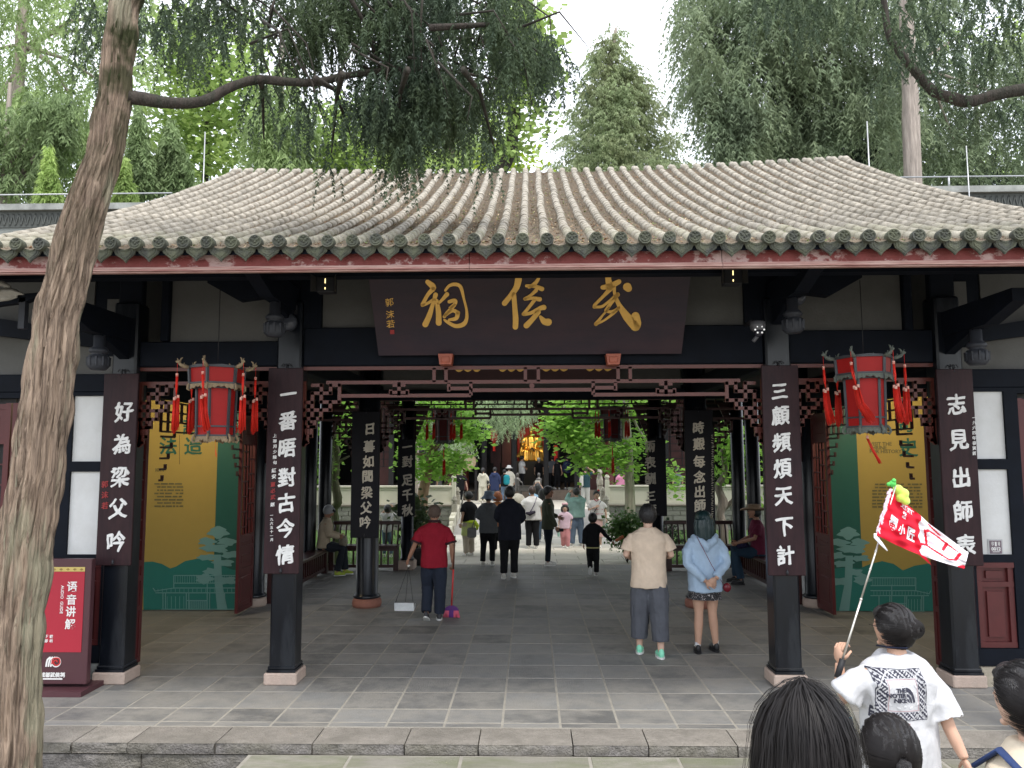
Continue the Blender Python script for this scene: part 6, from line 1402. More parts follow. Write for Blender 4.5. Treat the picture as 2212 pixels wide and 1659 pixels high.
def person(label, loc, H, rz_=0, top=None, bottom=None, hair=('short', None), arms=None, legs=None, shoes=None, sk=None, girth=1.0, seat=None, head_turn=0, head_tilt=0,
           face=False, near=False, fold=.010, group=None, curl=.6, world_arms=False, lean=0, hand_dirs=None, child=False):
    t = thing('person', label, 'person', loc, rz_, group); sk = sk or skin; vx = .0085 if near else (.013 if loc[1] < 18 else .019); g = girth
    dz = 0 if seat is None else seat-.475*H; Hs = 1.25 if child else 1.0
    def P(x, y, z): return Vector((x*H, y*H+lean*max(0, z-.5)*H, z*H))
    def T(x, y, z): v = P(x, y, z); v.z += dz; return v
    u_ = (sum(map(ord, label)) % 97)/97-.5
    if legs is None: legs = [((-.056+.012*u_,.03*u_,.285),(-.064+.02*u_,-.012+.05*u_,.045)), ((.058+.012*u_,-.02*u_,.285),(.066+.03*u_,-.008-.05*u_,.045))]
    if legs is None and near is False: pass
    if arms is None: arms = [((-.142-.02*u_,-.02+.04*u_,.655),(-.140+.03*u_,.025+.07*u_,.515)), ((.142-.02*u_,-.02-.04*u_,.655),(.145+.03*u_,.025-.06*u_,.515))]
    sh = [T(-.108*g,-.005,.796), T(.108*g,-.005,.796)]; Rm = Matrix.Rotation(-rz_, 3, 'Z'); AR = []
    for e, w_ in arms:
        if world_arms: AR.append((Rm @ Vector(e), Rm @ Vector(w_)))
        else: AR.append((T(*e), T(*w_)))
    hips = [T(-.052,0,.50), T(.052,0,.50)]; LG = [(P(*k), P(*a)) for k, a in legs]
    # --- body: one skin surface
    b = MB(); hc = T(0,.012,.932); hr = .0645*H*Hs; Rh = Matrix.Rotation(head_turn, 3, 'Z') @ Matrix.Rotation(-head_tilt, 3, 'X')
    if Hs > 1: hc.z -= .01*H
    def HP(x, y, z): return hc + Rh @ Vector((x*hr, y*hr, z*hr))
    b.ell(hc, (hr*.80, hr*.98, hr*1.06), 16, 12, rot=Rh); b.ell(HP(0,.18,-.45), (hr*.62, hr*.70, hr*.62), 12, 8, rot=Rh)
    b.tube([HP(0,.93,.12), HP(0,1.10,-.20)], [hr*.09, hr*.14], 6); b.ell(HP(0,.80,-.98), (hr*.22,hr*.18,hr*.14), 6, 5)
    for s_ in (-1,1): b.ell(HP(s_*.80,-.02,-.08), (hr*.10, hr*.20, hr*.28), 8, 6, rot=Rh)
    b.tube([T(0,-.01,.79), T(0,-.004,.86), HP(0,-.12,-.5)], [.040*H*g,.030*H*max(1,g*.95),.031*H], 12)
    b.loft([(0,T(0,0,z).y,T(0,0,z).z,rx*H*g,ry*H*g) for z, rx, ry in ((.46,.075,.058),(.52,.085,.06),(.60,.078,.052),(.70,.088,.058),(.77,.088,.050),(.805,.055,.040),(.83,.040,.036))], 16)
    for i in (0,1):
        e, w_ = AR[i]; b.tube([sh[i], sh[i].lerp(e,.5), e, e.lerp(w_,.35), w_], [.018*H*g,.024*H*g,.0215*H,.0215*H,.0155*H], 10)
        k, a = LG[i]; b.tube([hips[i], hips[i].lerp(k,.5), k, k.lerp(a,.35), a, a-Vector((0,0,.02*H))], [.052*H,.047*H,.032*H,.033*H,.020*H,.020*H], 12)
    me = melt(b, sk, vx, 3); fin = MB(); mesh_to_mb(me, fin); bpy.data.meshes.remove(me)
    for i in (0,1):
        e, w_ = AR[i]; d = (w_-e).normalized() if not (hand_dirs and hand_dirs[i]) else Rm @ Vector(hand_dirs[i][0]) if world_arms else Vector(hand_dirs[i][0])
        nr = (Vector((1 if i == 0 else -1, .25, .1)) if not (hand_dirs and hand_dirs[i]) else (Rm @ Vector(hand_dirs[i][1]) if world_arms else Vector(hand_dirs[i][1])))
        hand(fin, w_, d, nr, .105*H, curl, 1 if i == 0 else -1)
    body = link('body', fin.mesh('body', sk, fix=False), t)
    if face:
        for s_ in (-1,1):
            MB().ell(HP(s_*.33,.86,.06), (hr*.13, hr*.06, hr*.07), 8, 5, rot=Rh).build('eye', eye_m, t); MB().tube([HP(s_*.16,.94,.24), HP(s_*.34,.92,.30), HP(s_*.50,.82,.24)], hr*.035, 5).build('eyebrow', hairm, t)
        MB().ell(HP(0,.94,-.56), (hr*.24, hr*.06, hr*.07), 8, 5, rot=Rh).build('mouth', lip_m, t)
    # --- hair and headwear
    st_, hm = hair; hm = hm or hairm; m = MB(); nz_ = None
    if st_ in ('short','long','bun','pony','bob','stub','white'):
        k = 1.03 if st_ == 'stub' else 1.12
        m.ell(HP(0,-.20,.18), (hr*.86*k, hr*.96*k, hr*.98*k), 18, 12, rot=Rh)
        if st_ != 'stub': m.ell(HP(0,.25,.62), (hr*.72, hr*.72, hr*.50), 14, 8, rot=Rh); m.ell(HP(0,-.35,-.25), (hr*.80, hr*.72, hr*.62), 12, 8, rot=Rh)
        if st_ == 'bun': m.ell(HP(.24,-1.0,.05), (hr*.62, hr*.50, hr*.55), 12, 8, rot=Rh)
        if st_ == 'pony': m.tube([HP(0,-1.0,.3), HP(0,-1.5,.1), HP(0,-1.45,-1.0), HP(0,-1.25,-1.9)], [hr*.22,hr*.34,hr*.28,hr*.08], 9)
        if st_ in ('long','bob'):
            ln = 2.6 if st_ == 'long' else 1.15
            for q in range(7):
                a = math.pi*(1.02+.16*q-.0) ; x, y = math.cos(a)*.80, math.sin(a)*.82-.10
                m.tube([HP(x,y,.3), HP(x*1.1,y*1.08,-.6), HP(x*1.05,y*1.05-.05,-ln*.7), HP(x*.9,y*.95-.08,-ln)], [hr*.40,hr*.40,hr*.34,hr*.12], 8)
        me = melt(m, hm, max(vx*.8, .008), 2, lambda c: .004*np.sin(c[:,0]*240+vnoise(c, 20)*9) if near else .002*np.sin(c[:,0]*300)); link('hair', me, t)
    elif st_ in ('bucket','cowboy','cap','sunhat'):
        m.ell(HP(0,-.25,-.05), (hr*.86, hr*.95, hr*.95), 14, 10, rot=Rh); m.build('hair', hairm if st_ != 'cap' else hair_grey, t)
        c = MB(); lift = HP(0,0,.15)
        def ring(r, z, f=1.0, bx=0): return [HP(r*math.cos(a)*(1), r*1.12*math.sin(a)*f, z+bx*abs(math.cos(a))) for a in np.linspace(0, 6.283, 21)[:-1]]
        prof = {'bucket': [(1.75,-.35,0),(1.6,-.30,0),(1.0,.30,0),(.98,.45,0),(.86,1.12,0),(.5,1.24,0)], 'sunhat': [(1.7,.0,0),(1.65,.05,0),(.98,.30,0),(.90,1.05,0),(.5,1.25,0)], 'cowboy': [(2.05,.28,.42),(1.9,.26,.40),(1.02,.32,0),(.98,.45,0),(.86,1.25,0),(.5,1.10,0)], 'cap': [(1.0,.30,0),(.98,.6,0),(.80,1.05,0),(.4,1.2,0)]}[st_]
        V = []; 
        for r, z, bx in prof: V += ring(r, z, 1, bx)
        n = 20; F = [(i*n+j, i*n+(j+1)%n, (i+1)*n+(j+1)%n, (i+1)*n+j) for i in range(len(prof)-1) for j in range(n)]+[tuple((len(prof)-1)*n+j for j in range(n))]
        c.add(V, F, True); o = c.build('hat', hm, t); md = o.modifiers.new('s', 'SOLIDIFY'); md.thickness = .008
        if st_ == 'cowboy': MB().tube(ring(1.03,.40)+[ring(1.03,.40)[0]], hr*.10, 6).build('hat_band', mat('hat_band', (.05,.03,.02), .7), t)
    # --- clothes
    if top:
        k = top.get('k', 'tee'); cm = top['m']; m = MB(); hem = top.get('hem', .47); lo = top.get('loose', 1.0); ln = {'tee': .74, 'long': 2.0, 'sleeveless': 0, 'half': .85}[k]
        sec = [(hem,.104,.072),(hem+.03,.104,.072),(.56,.100,.069),(.62,.099,.067),(.70,.105,.070),(.765,.112,.070),(.808,.108,.060),(.832,.070,.050),(.850,.046,.042)]
        sec = [q for q in sec if q[0] >= hem]; sec.sort()
        m.loft([(0, T(0,0,z).y, T(0,0,z).z, rx*H*g*(1+(lo-1)*(1 if z < .8 else .2)), ry*H*g*(1+(lo-1)*(1 if z < .8 else .3)), 2.3) for z, rx, ry in sec], 22)
        for i in (0,1):
            e, w_ = AR[i]; s0 = sh[i]
            if k == 'sleeveless': continue
            if ln <= 1: q = s0.lerp(e, ln); m.tube([s0+Vector(((.5-i)*-.07*H*-1,0,.0)), s0+Vector(((i-.5)*-.01*H,0,-.012*H)), s0.lerp(q,.5), q], [.026*H*g, .032*H*g, .038*H*g*lo, .043*H*g*lo], 12)
            else: m.tube([s0+Vector(((.5-i)*.05*H,0,.002*H)), s0.lerp(e,.5), e, e.lerp(w_,.5), e.lerp(w_,.93)], [.031*H*g,.037*H*g*lo,.033*H*lo,.030*H*lo,.025*H*lo], 12)
        if top.get('hood'): m.tube([T(-.085,-.01,.835), T(-.06,-.055,.805), T(0,-.085,.765), T(.06,-.055,.805), T(.085,-.01,.835)], [.018*H,.028*H,.042*H,.028*H,.018*H], 10)
        if top.get('collar'): m.tube([T(-.045,.02,.852), T(-.035,-.035,.858), T(.035,-.035,.858), T(.045,.02,.852)], .012*H, 8)
        me = melt(m, cm, vx, 3, folds(top.get('fold', fold), 1.0, H*7)); link('top', me, t)
        if top.get('trim') and k in ('tee','half'):
            for i in (0,1): e = AR[i][0]; q = sh[i].lerp(e, ln); dd = (e-sh[i]).normalized()*.012*H; MB().tube([q-dd*.2, q+dd], .046*H*g*lo, 14).build('cuff', top['trim'], t)
            MB().tube([T(-.04,.03,.856), T(-.044,-.01,.862), T(0,-.043,.862), T(.044,-.01,.862), T(.04,.03,.856)], .011*H, 8).build('collar', top['trim'], t)
    if bottom:
        k = bottom.get('k', 'trousers'); cm = bottom['m']; m = MB(); wd = bottom.get('w', 1.0); f = {'trousers': .97, 'crop': .87, 'shorts': .45, 'skirt': 0, 'midi': 0}[k]
        m.loft([(0, T(0,0,z).y, T(0,0,z).z, rx*H*g, ry*H*g, 2.3) for z, rx, ry in ((.46,.092,.066),(.50,.097,.069),(.55,.090,.064),(.575,.086,.06))], 20)
        if k in ('skirt','midi'):
            zb = bottom.get('z', .40 if k == 'skirt' else .18); fl = bottom.get('flare', 1.25)
            n = 34; V = []; F = []; Z = np.linspace(.53, zb, 8)
            for i, z in enumerate(Z):
                q = i/7; 
                for j in range(n): a = 6.283*j/n; rr = (1+.05*q*math.sin(a*9)); v = T((.088+.03*q*fl)*math.cos(a)*rr*g, (.064+.03*q*fl)*math.sin(a)*rr*g, z); V.append(tuple(v))
            F = [(i*n+j, i*n+(j+1)%n, (i+1)*n+(j+1)%n, (i+1)*n+j) for i in range(7) for j in range(n)]; F.append(tuple(range(n))); m2 = MB().add(V, F, True); o = m2.build('skirt', cm, t)
        else:
            for i in (0,1):
                kk, a = LG[i]; q = kk.lerp(a, max(0, (f-.5)*2)) if f > .5 else hips[i].lerp(kk, f*2)
                if f > .5: m.tube([hips[i]+Vector((0,0,.02*H)), hips[i].lerp(kk,.5), kk, kk.lerp(q,.5), q], [.060*H*g,.056*H*g*(.5+.5*wd),.043*H*wd,.039*H*wd,.037*H*wd], 12)
                else: m.tube([hips[i]+Vector((0,0,.02*H)), q], [.060*H*g,.060*H*wd], 12)
            me = melt(m, cm, vx, 2, folds(fold*.9, 1.2, H*3)); link('trousers', me, t)
    sm_ = shoes or shoe_w
    for i in (0,1):
        kk, a = LG[i]; tw = (-.12, .12)[i]; Rf = Matrix.Rotation(tw, 3, 'Z'); m = MB(); fl = H*.145; z0 = a.z-.045*H
        tip = bottom.get('foot_pitch', (0,0))[i] if bottom else 0; Rf = Rf @ Matrix.Rotation(tip, 3, 'X')
        def FQ(x, y, z): return a + Rf @ Vector((x, y, z-.045*H))
        m.ell(FQ(0,.015*H,.030*H), (.024*H,.045*H,.030*H), 10, 7, rot=Rf); m.ell(FQ(0,.062*H,.022*H), (.026*H,.045*H,.020*H), 10, 7, rot=Rf); m.ell(FQ(0,-.012*H,.034*H), (.021*H,.022*H,.034*H), 8, 6, rot=Rf)
        me = melt(m, sm_, .008, 2); o = link('shoe', me, t)
        c = MB(); V = []
        for z in (.0, .012*H):
            for q in range(14): an = 6.283*q/14; V.append(FQ(math.cos(an)*.029*H, .034*H+math.sin(an)*.074*H, z))
        c.add(V, [tuple(range(14))[::-1], tuple(range(14,28))]+[(q,(q+1)%14,14+(q+1)%14,14+q) for q in range(14)]); c.build('sole', sole_w if sm_ is not shoe_k else shoe_k, o)
    t['_'] = 0; del t['_']
    return t, dict(HP=HP, T=T, P=P, AR=AR, hr=hr, H=H, sh=sh, body=body)
def X_(px, Y): return at(px, 1150, Y).x
def stand(px, py, z=0.0):
    p = gz(px, py, z); return (p.x, p.y, z)
cream = fabric('tee_cream', (.60,.48,.37)); graycargo = fabric('trousers_grey', (.085,.09,.105)); mint = mat('shoe_mint', (.25,.70,.48), .5, var=.1)
ltblue = fabric('jacket_light_blue', (.36,.47,.60)); floral = mat('skirt_floral', (.02,.02,.022), .8, var=.2, tint=(.55,.5,.5), tint_amt=.9, tscale=60, twopos=(.56,.6))
crimson = fabric('shirt_crimson', (.26,.012,.026), bump=.2); navy = fabric('trousers_navy', (.020,.026,.042)); blackf = fabric('fabric_black', (.010,.010,.012), var=.2); darknavy = fabric('jacket_dark_navy', (.014,.016,.026))
greyj = fabric('jacket_grey', (.14,.15,.16)); denimhat = fabric('hat_denim_blue', (.20,.26,.34)); beige = fabric('trousers_beige', (.42,.36,.29)); lime = fabric('cloth_lime', (.62,.80,.06)); limep = fabric('cloth_pale_lime', (.50,.56,.22))
whitef = fabric('tee_white', (.62,.61,.60)); olive = fabric('jacket_olive', (.060,.068,.045)); pinkp = fabric('trousers_pink', (.55,.24,.25)); pinks = fabric('shirt_pale_pink', (.66,.48,.56)); green_h = fabric('hoodie_sea_green', (.26,.42,.38)); denim = fabric('jeans_blue', (.12,.17,.24)); dden = fabric('jeans_dark', (.022,.045,.075))
pink_sk = fabric('skirt_dusty_pink', (.50,.32,.30)); khaki = fabric('jacket_khaki', (.45,.37,.27)); maroont = fabric('tee_maroon', (.13,.018,.042)); bonew = fabric('suit_bone', (.48,.46,.38)); navyj = fabric('jacket_navy', (.025,.035,.085)); tealm = fabric('backpack_teal', (.02,.25,.30)); hatbr = fabric('hat_tan', (.33,.23,.15)); yel = fabric('cloth_yellow', (.75,.45,.02)); sblue = fabric('top_sky_blue', (.35,.55,.75)); tealdark = fabric('tee_dark_teal', (.02,.05,.06)); pinkw = fabric('top_pink', (.55,.22,.34)); greyt = fabric('tee_dim_grey', (.14,.15,.17))
def strap(t, pts, r, m, name='strap'): return MB().tube(pts, r, 6, flat=.45).build(name, m, t)

# --- man in the cream t-shirt
t, q = person('man in a cream t-shirt, grey cargo trousers and mint green shoes, from behind', (X_(1400,9.1), 9.10, 0), 1.76, R(-4), dict(m=cream, loose=1.12, hem=.455, fold=.012), dict(m=graycargo, k='crop', w=1.5), ('short', None), shoes=mint,
    arms=[((-.152,.0,.665),(-.13,.10,.645)), ((.152,.0,.665),(.13,.10,.645))], legs=[((-.062,.03,.29),(-.068,.05,.05)), ((.062,-.02,.285),(.066,-.05,.045))], girth=1.05, near=True, sk=skin_dim)
for s_ in (-1, 1): MB().cbox(q['P'](s_*.115,0,.30), (.02,.10,.15), bevel=.008).build('cargo_pocket', graycargo, t)
m = MB(); m.tube([q['HP'](-.85,.2,.1), q['HP'](-.86,.9,.05)], .004, 5); m.build('glasses', metalw, t)
# --- young woman, light blue hooded jacket, hands behind her back
t, q = person('young woman in a light blue hooded jacket and floral skirt, hands clasped behind her back', (X_(1520,9.25), 9.25, 0), 1.665, R(2), dict(m=ltblue, k='long', loose=1.16, hem=.44, hood=True, fold=.018), dict(m=floral, k='skirt', z=.385, flare=.9), ('long', hair_teal),
    arms=[((-.142,-.055,.645),(-.025,-.125,.525)), ((.142,-.055,.645),(.045,-.135,.545))], hand_dirs=[((.75,-.2,-.35),(0,1,0)), ((-.8,-.1,-.45),(0,1,0))], legs=[((-.050,.0,.285),(-.062,.0,.045)), ((.050,.01,.285),(.075,.03,.05))], girth=1.03, near=True, shoes=shoe_k, head_turn=R(20))
strap(t, [q['T'](-.07,-.075,.835), q['T'](-.035,-.115,.75), q['T'](.02,-.115,.64), q['T'](.075,-.10,.55), q['T'](.12,-.06,.49)], .006, mat('strap_wine', (.16,.02,.04), .6))
MB().ell(q['T'](.145,-.05,.47), (.05,.035,.055), 12, 8).build('wine_red_purse', mat('purse_wine', (.16,.01,.02), .25), t)
for s_, x in ((0,-.062),(1,.075)): MB().cyl((0,0), .036, 0, .05, 12).build('sock', mat('sock_striped', (.6,.6,.62), .9, var=.3, stretch=(.1,.1,30)), t, tuple(q['P'](x,.0 if s_ == 0 else .03,.05)))
for i, x in enumerate((-.062,.075)): MB().cbox((0,0,0), (.035,.10,.012), bevel=.004).build('shoe_toe_patch', shoe_w, t, tuple(q['P'](x, .05 if i == 0 else .08, .038)))
# --- the sweeper
t, q = person('grey-stubbled sweeper in a crimson shirt walking away with broom and dustpan', (X_(938,11.1), 11.10, 0), 1.64, R(3), dict(m=crimson, k='half', loose=1.10, hem=.46, fold=.014, trim=mat('trim_dark_wine', (.035,.010,.015), .7)), dict(m=navy, w=1.25, foot_pitch=(-.5,0)), ('stub', hair_stub), shoes=mat('shoe_dark_grey', (.05,.05,.055), .7),
    arms=[((-.165,-.03,.665),(-.225,.01,.53)), ((.155,-.03,.655),(.165,.03,.49))], legs=[((-.058,.05,.29),(-.060,-.06,.065)), ((.056,-.02,.285),(.050,.0,.045))], girth=1.06, near=True, sk=skin_tan, curl=1.1)
wr = t.matrix_basis @ q['AR'][1][1]; base = Vector(stand(975, 1334)); base.z = .0
b = thing('broom', 'pink broom with a red handle held by the sweeper', 'broom', (base.x, base.y, 0)); hd_ = wr-Vector((base.x, base.y, 0))+Vector((.01,-.02,-.09)); tp_ = hd_+(hd_-Vector((0,0,.12))).normalized()*.50
MB().tube([(0,0,.12), hd_], .013, 8).build('handle', mat('broom_red', (.60,.04,.04), .4), b); MB().tube([hd_, tp_], .012, 8).build('upper_handle', mat('broom_brown', (.12,.05,.03), .5), b)
MB().prism([(-.11,.105),(-.08,.15),(-.03,.175),(.03,.175),(.08,.15),(.11,.105)], -.025, .025).build('broom_head', mat('broom_purple', (.10,.02,.16), .5), b)
random.seed(3)
for nm, mm, lo_, hi_ in (('pink_bristles', mat('bristle_pink', (.80,.16,.25), .6), 0, 1), ('purple_bristles', mat('bristle_purple', (.16,.05,.28), .6), 1, 0)):
    m = MB()
    for i in range(120):
        x = random.uniform(-.1,.1); mid = abs(x) < .028
        if (nm[1] == 'u') != mid: continue
        m.tube([(x, random.uniform(-.02,.02), .11), (x*1.25, random.uniform(-.03,.03), .004)], .0045, 4)
    m.build(nm, mm, b, kind='stuff')
wl = t.matrix_basis @ q['AR'][0][1]; pn_ = at(873, 1311, 11.0); d = thing('dustpan', 'white dustpan hanging on thin wires from the sweeper\'s left hand', 'dustpan', (pn_.x, 11.0, pn_.z))
MB().box(-.14,.14,-.006,.0,-.055,.06).box(-.14,.14,-.0,.16,-.06,-.052).box(-.14,-.134,0,.16,-.052,.0).box(.134,.14,0,.16,-.052,.0).build('pan', mat('pan_white', (.66,.68,.68), .4), d, (0,0,0), (R(8),0,0))
hd_ = wl-Vector((pn_.x, 11.0, pn_.z))+Vector((0,0,-.10)); m = MB()
for x, y in ((-.13,0),(.13,0),(0,.12)): m.tube([(x,y,.05), hd_], .003, 4)
m.build('wires', iron, d); MB().ell(hd_, .022, 8, 6).build('knot', shoe_w, d)
# --- middle distance, near the porch edge
person('man in a black jacket and trousers standing with his back to us in the gate', (X_(1101,14.9), 14.95, 0), 1.76, R(10), dict(m=darknavy, k='long', loose=1.18, hem=.42, collar=True), dict(m=blackf, w=1.1), ('short', None), girth=1.08, sk=skin_tan, arms=[((-.142,.0,.66),(-.11,.08,.62)), ((.150,.0,.65),(.12,.07,.60))])
t, q = person('person in a grey jacket and blue bucket hat standing at the rear step', (X_(1055,16.7), 16.70, 0), 1.585, R(-5), dict(m=greyj, k='long', loose=1.15, hem=.44, hood=True), dict(m=blackf, w=1.0), ('bucket', denimhat), girth=1.08, arms=[((-.15,.0,.66),(-.10,.08,.62)), ((.15,.0,.66),(.12,.07,.62))])
MB().cbox(q['T'](-.23,.0,.44), (.20,.08,.22), bevel=.03).build('grey_tote', mat('tote_grey', (.26,.25,.25), .8), t); strap(t, [q['T'](-.17,0,.68), q['T'](-.20,-.02,.58), q['T'](-.23,0,.50)], .012, mat('tote_grey', (.26,.25,.25)))
person('person with short orange hair between the grey and black jackets', (X_(1075,19.4), 19.4, -.165), 1.62, 0, dict(m=fabric('shirt_orange_print', (.50,.20,.08)), k='tee', loose=1.1), dict(m=blackf, w=1.2, k='crop'), ('bob', hair_org))
t, q = person('woman in a black t-shirt with a lime cloth tied over a pale skirt, looking left', (X_(1012,19.5), 19.5, -.165), 1.62, R(50), dict(m=blackf, k='tee', hem=.54, loose=1.12), dict(m=beige, w=1.25), ('bun', None), girth=1.1, shoes=shoe_w)
MB().loft([(0,0,1.62*z,1.62*a_*1.1,1.62*b_*1.1) for z, a_, b_ in ((.33,.118,.09),(.45,.112,.085),(.53,.10,.075),(.555,.095,.07))], 16).build('pale_skirt', limep, t); MB().tube([(.12,.10,.88),(.17,-.03,.89),(.10,-.14,.86),(-.05,-.15,.88),(-.16,-.05,.90),(-.14,.08,.9),(0,.15,.87),(.12,.10,.88)], [.03,.04,.04,.035,.03,.03,.05,.03], 8).tube([(.12,-.12,.86),(.16,-.16,.76),(.14,-.17,.66)], [.04,.05,.02], 8).build('lime_cloth', lime, t)
t, q = person('man in a cream t-shirt with a crossbody bag standing in the courtyard', (X_(1150,21.0), 21.0, -.165), 1.685, R(-5), dict(m=whitef, k='tee', loose=1.3, hem=.47), dict(m=blackf, w=1.2), ('short', mat('hair_brown', (.06,.04,.035), .5)), girth=1.12)
strap(t, [q['T'](.08,-.06,.84), q['T'](.05,-.10,.74), q['T'](-.0,-.11,.64), q['T'](-.03,-.11,.60)], .014, fabric('strap_purple', (.08,.06,.12))); MB().tube([q['T'](-.09,-.10,.585), q['T'](-.03,-.125,.575), q['T'](.06,-.11,.61)], [.03,.06,.03], 10).build('crossbody_bag', fabric('bag_dark', (.035,.03,.045)), t)
t, q = person('man in an olive jacket standing sideways, face turned to us', (X_(1184,16.7), 16.72, 0), 1.69, R(-80), dict(m=olive, k='long', loose=1.12, hem=.46), dict(m=fabric('trousers_black_blue', (.010,.014,.022)), w=.95), ('short', None), sk=skin_tan, face=True, head_turn=R(-40), arms=[((-.14,.01,.66),(-.12,.16,.60)), ((.14,.0,.66),(.13,.08,.49))])
MB().cbox(q['AR'][1][1]+Vector((0,.09,-.06)), (.02,.14,.07), bevel=.006).build('phone', black, t)
t, q = person('woman in a pale blue top holding up a phone, behind the crossbody bag man', (X_(1162,24.2), 24.2, -.165), 1.66, 0, dict(m=sblue, k='tee', loose=1.1), dict(m=whitef, w=1.1), ('long', None), arms=[((-.13,.06,.84),(-.055,.10,.97)), ((.13,.06,.84),(.055,.10,.97))]); MB().cbox(q['T'](0,.13,1.03), (.16,.012,.08), bevel=.003).build('phone', shoe_w, t)
person('woman with long dark hair in a white top between two men in the courtyard', (X_(1172,22.6), 22.6, -.165), 1.56, R(-10), dict(m=fabric('top_white_red', (.66,.5,.5)), k='tee'), dict(m=denim), ('long', mat('hair_dim', (.03,.028,.03), .5)))
t, q = person('little girl in a pale pink shirt and pink trousers walking toward us', (X_(1221,21.1), 21.1, -.165), 1.19, R(175), dict(m=pinks, k='half', loose=1.25, hem=.46), dict(m=pinkp, w=1.4), ('bob', None), face=True, child=True, sk=skin_dim, legs=[((-.055,.04,.28),(-.055,.02,.05)), ((.055,-.0,.28),(.05,-.07,.06))])
MB().tube([q['HP'](-.7,0,.9), q['HP'](-.3,.1,1.2), q['HP'](.3,.1,1.2), q['HP'](.7,0,.9)], .03, 7).ell(q['HP'](-.5,0,1.2), .035, 8, 6).ell(q['HP'](.5,0,1.2), .035, 8, 6).build('pink_headband', mat('headband_pink', (.75,.45,.5), .8), t)
MB().box(-.05,.05,.078,.088,.70,.76).build('shirt_print', fabric('print_blue', (.1,.3,.4)), t)
bt = lambda t, p, lab: tag(MB().lathe((0,0,0), [(.03,0),(.033,.02),(.033,.13),(.014,.18),(.014,.20)], 10).build('water_bottle', mat('bottle_green_clear', (.30,.50,.42), .15, var=.3, scale=20), None, t.matrix_basis @ p), lab, 'bottle')
bt(t, q['AR'][1][1]+Vector((.0,.03,-.28)), 'water bottle hanging from the hand of the little girl in pink')
t, q = person('man in a sea-green hoodie and jeans holding up a phone to take a picture', (X_(1246,21.6), 21.6, -.165), 1.62, R(12), dict(m=green_h, k='long', loose=1.3, hem=.50, hood=True), dict(m=denim, w=1.25), ('short', None), girth=1.12, arms=[((-.16,.05,.80),(-.09,.10,.92)), ((.16,.05,.77),(.02,.12,.90))], legs=[((-.065,.0,.285),(-.085,.0,.045)), ((.065,.0,.285),(.085,-.0,.045))]); MB().cbox(q['T'](-.06,.14,.985), (.15,.012,.08), bevel=.003).build('phone', shoe_w, t)
t, q = person('smiling woman in a white polo and dusty pink skirt walking toward us', (X_(1290,21.3), 21.3, -.165), 1.56, R(172), dict(m=whitef, k='tee', loose=1.2, hem=.50), dict(m=pink_sk, k='midi', z=.20, flare=1.5), ('short', None), face=True, sk=skin_dim, arms=[((-.15,-.01,.66),(-.165,.0,.52)), ((.145,.0,.66),(.02,.11,.72))])
MB().tube([q['T'](-.045,.03,.85), q['T'](0,.065,.82), q['T'](.045,.03,.85)], .014, 6).build('red_collar', mat('collar_red', (.4,.02,.05), .7), t); strap(t, [q['T'](-.08,.05,.83), q['T'](0,.10,.70), q['T'](.06,.10,.60)], .014, blackf); MB().ell(q['HP'](-.5,-.1,1.1), .035, 8, 6).build('red_flower', mat('flower_red', (.6,.03,.05), .7), t)
for z in (.60,.68): MB().tube([q['T'](-.11,.055,z), q['T'](0,.088,z), q['T'](.11,.055,z)], .007, 5).build('shirt_stripe', mat('collar_red', (.4,.02,.05)), t)
bt(t, q['AR'][0][1]+Vector((0,.03,-.30)), 'green-labelled water bottle in the hand of the woman in the white polo')
t, q = person('boy in black running away through the gate, arm held out to the right', (X_(1281,15.2), 15.25, 0), 1.21, R(0), dict(m=blackf, k='long', hem=.47, loose=1.1), dict(m=blackf, w=1.15, foot_pitch=(-1.1,0)), ('short', None), child=True, sk=skin_tan, legs=[((-.055,.05,.31),(-.058,-.10,.14)), ((.055,-.0,.28),(.05,.0,.045))], arms=[((-.14,-.03,.66),(-.15,.0,.50)), ((.20,.03,.66),(.32,.08,.545))], shoes=mat('shoe_grey', (.35,.34,.32), .6))
MB().loft([(0,0,1.21*.445,1.21*.112,1.21*.08),(0,0,1.21*.465,1.21*.112,1.21*.08)], 16).build('shirt_hem', mat('hem_yellow', (.45,.42,.2), .8), t)
o = tag(MB().lathe((0,0,0), [(.022,0),(.03,.05),(.028,.09),(.035,.11),(.035,.19)], 10).build('paper_cup', mat('cup_orange', (.45,.13,.05), .5), None, t.matrix_basis @ (q['AR'][1][1]+Vector((.07,.04,-.0))), (0, R(60), 0)), 'orange and white drink cup in the hand of the running boy', 'cup')
# --- seated people
t, q = person('old person with grey hair in a khaki jacket seated on the left side bench', (-4.16, 15.2, 0), 1.60, R(-80), dict(m=khaki, k='long', loose=1.2, hem=.49, collar=True), dict(m=fabric('trousers_dark_slate', (.022,.026,.034)), w=1.15), ('white', hair_grey), sk=skin_tan, seat=.53, head_tilt=R(35), face=False, lean=.12, arms=[((-.12,.06,.66),(-.05,.19,.63)), ((.12,.06,.66),(.05,.19,.62))],
    legs=[((-.06,.25,.335),(-.06,.27,.05)), ((.06,.24,.335),(.07,.18,.05))], shoes=mat('shoe_lime', (.42,.52,.06), .6, var=.2)); MB().tube([q['HP'](-.7,.5,.75), q['HP'](-.3,.92,.65), q['HP'](.3,.92,.65), q['HP'](.7,.5,.75)], .022, 6).build('sunglasses', black, t)
m = MB().ell(q['T'](0,.24,.56), (.09,.09,.12), 10, 8); o = link('carried_bag', melt(m, mat('bag_clear_tan', (.25,.22,.16), .5), .012, 1, folds(.012, 2)), t)
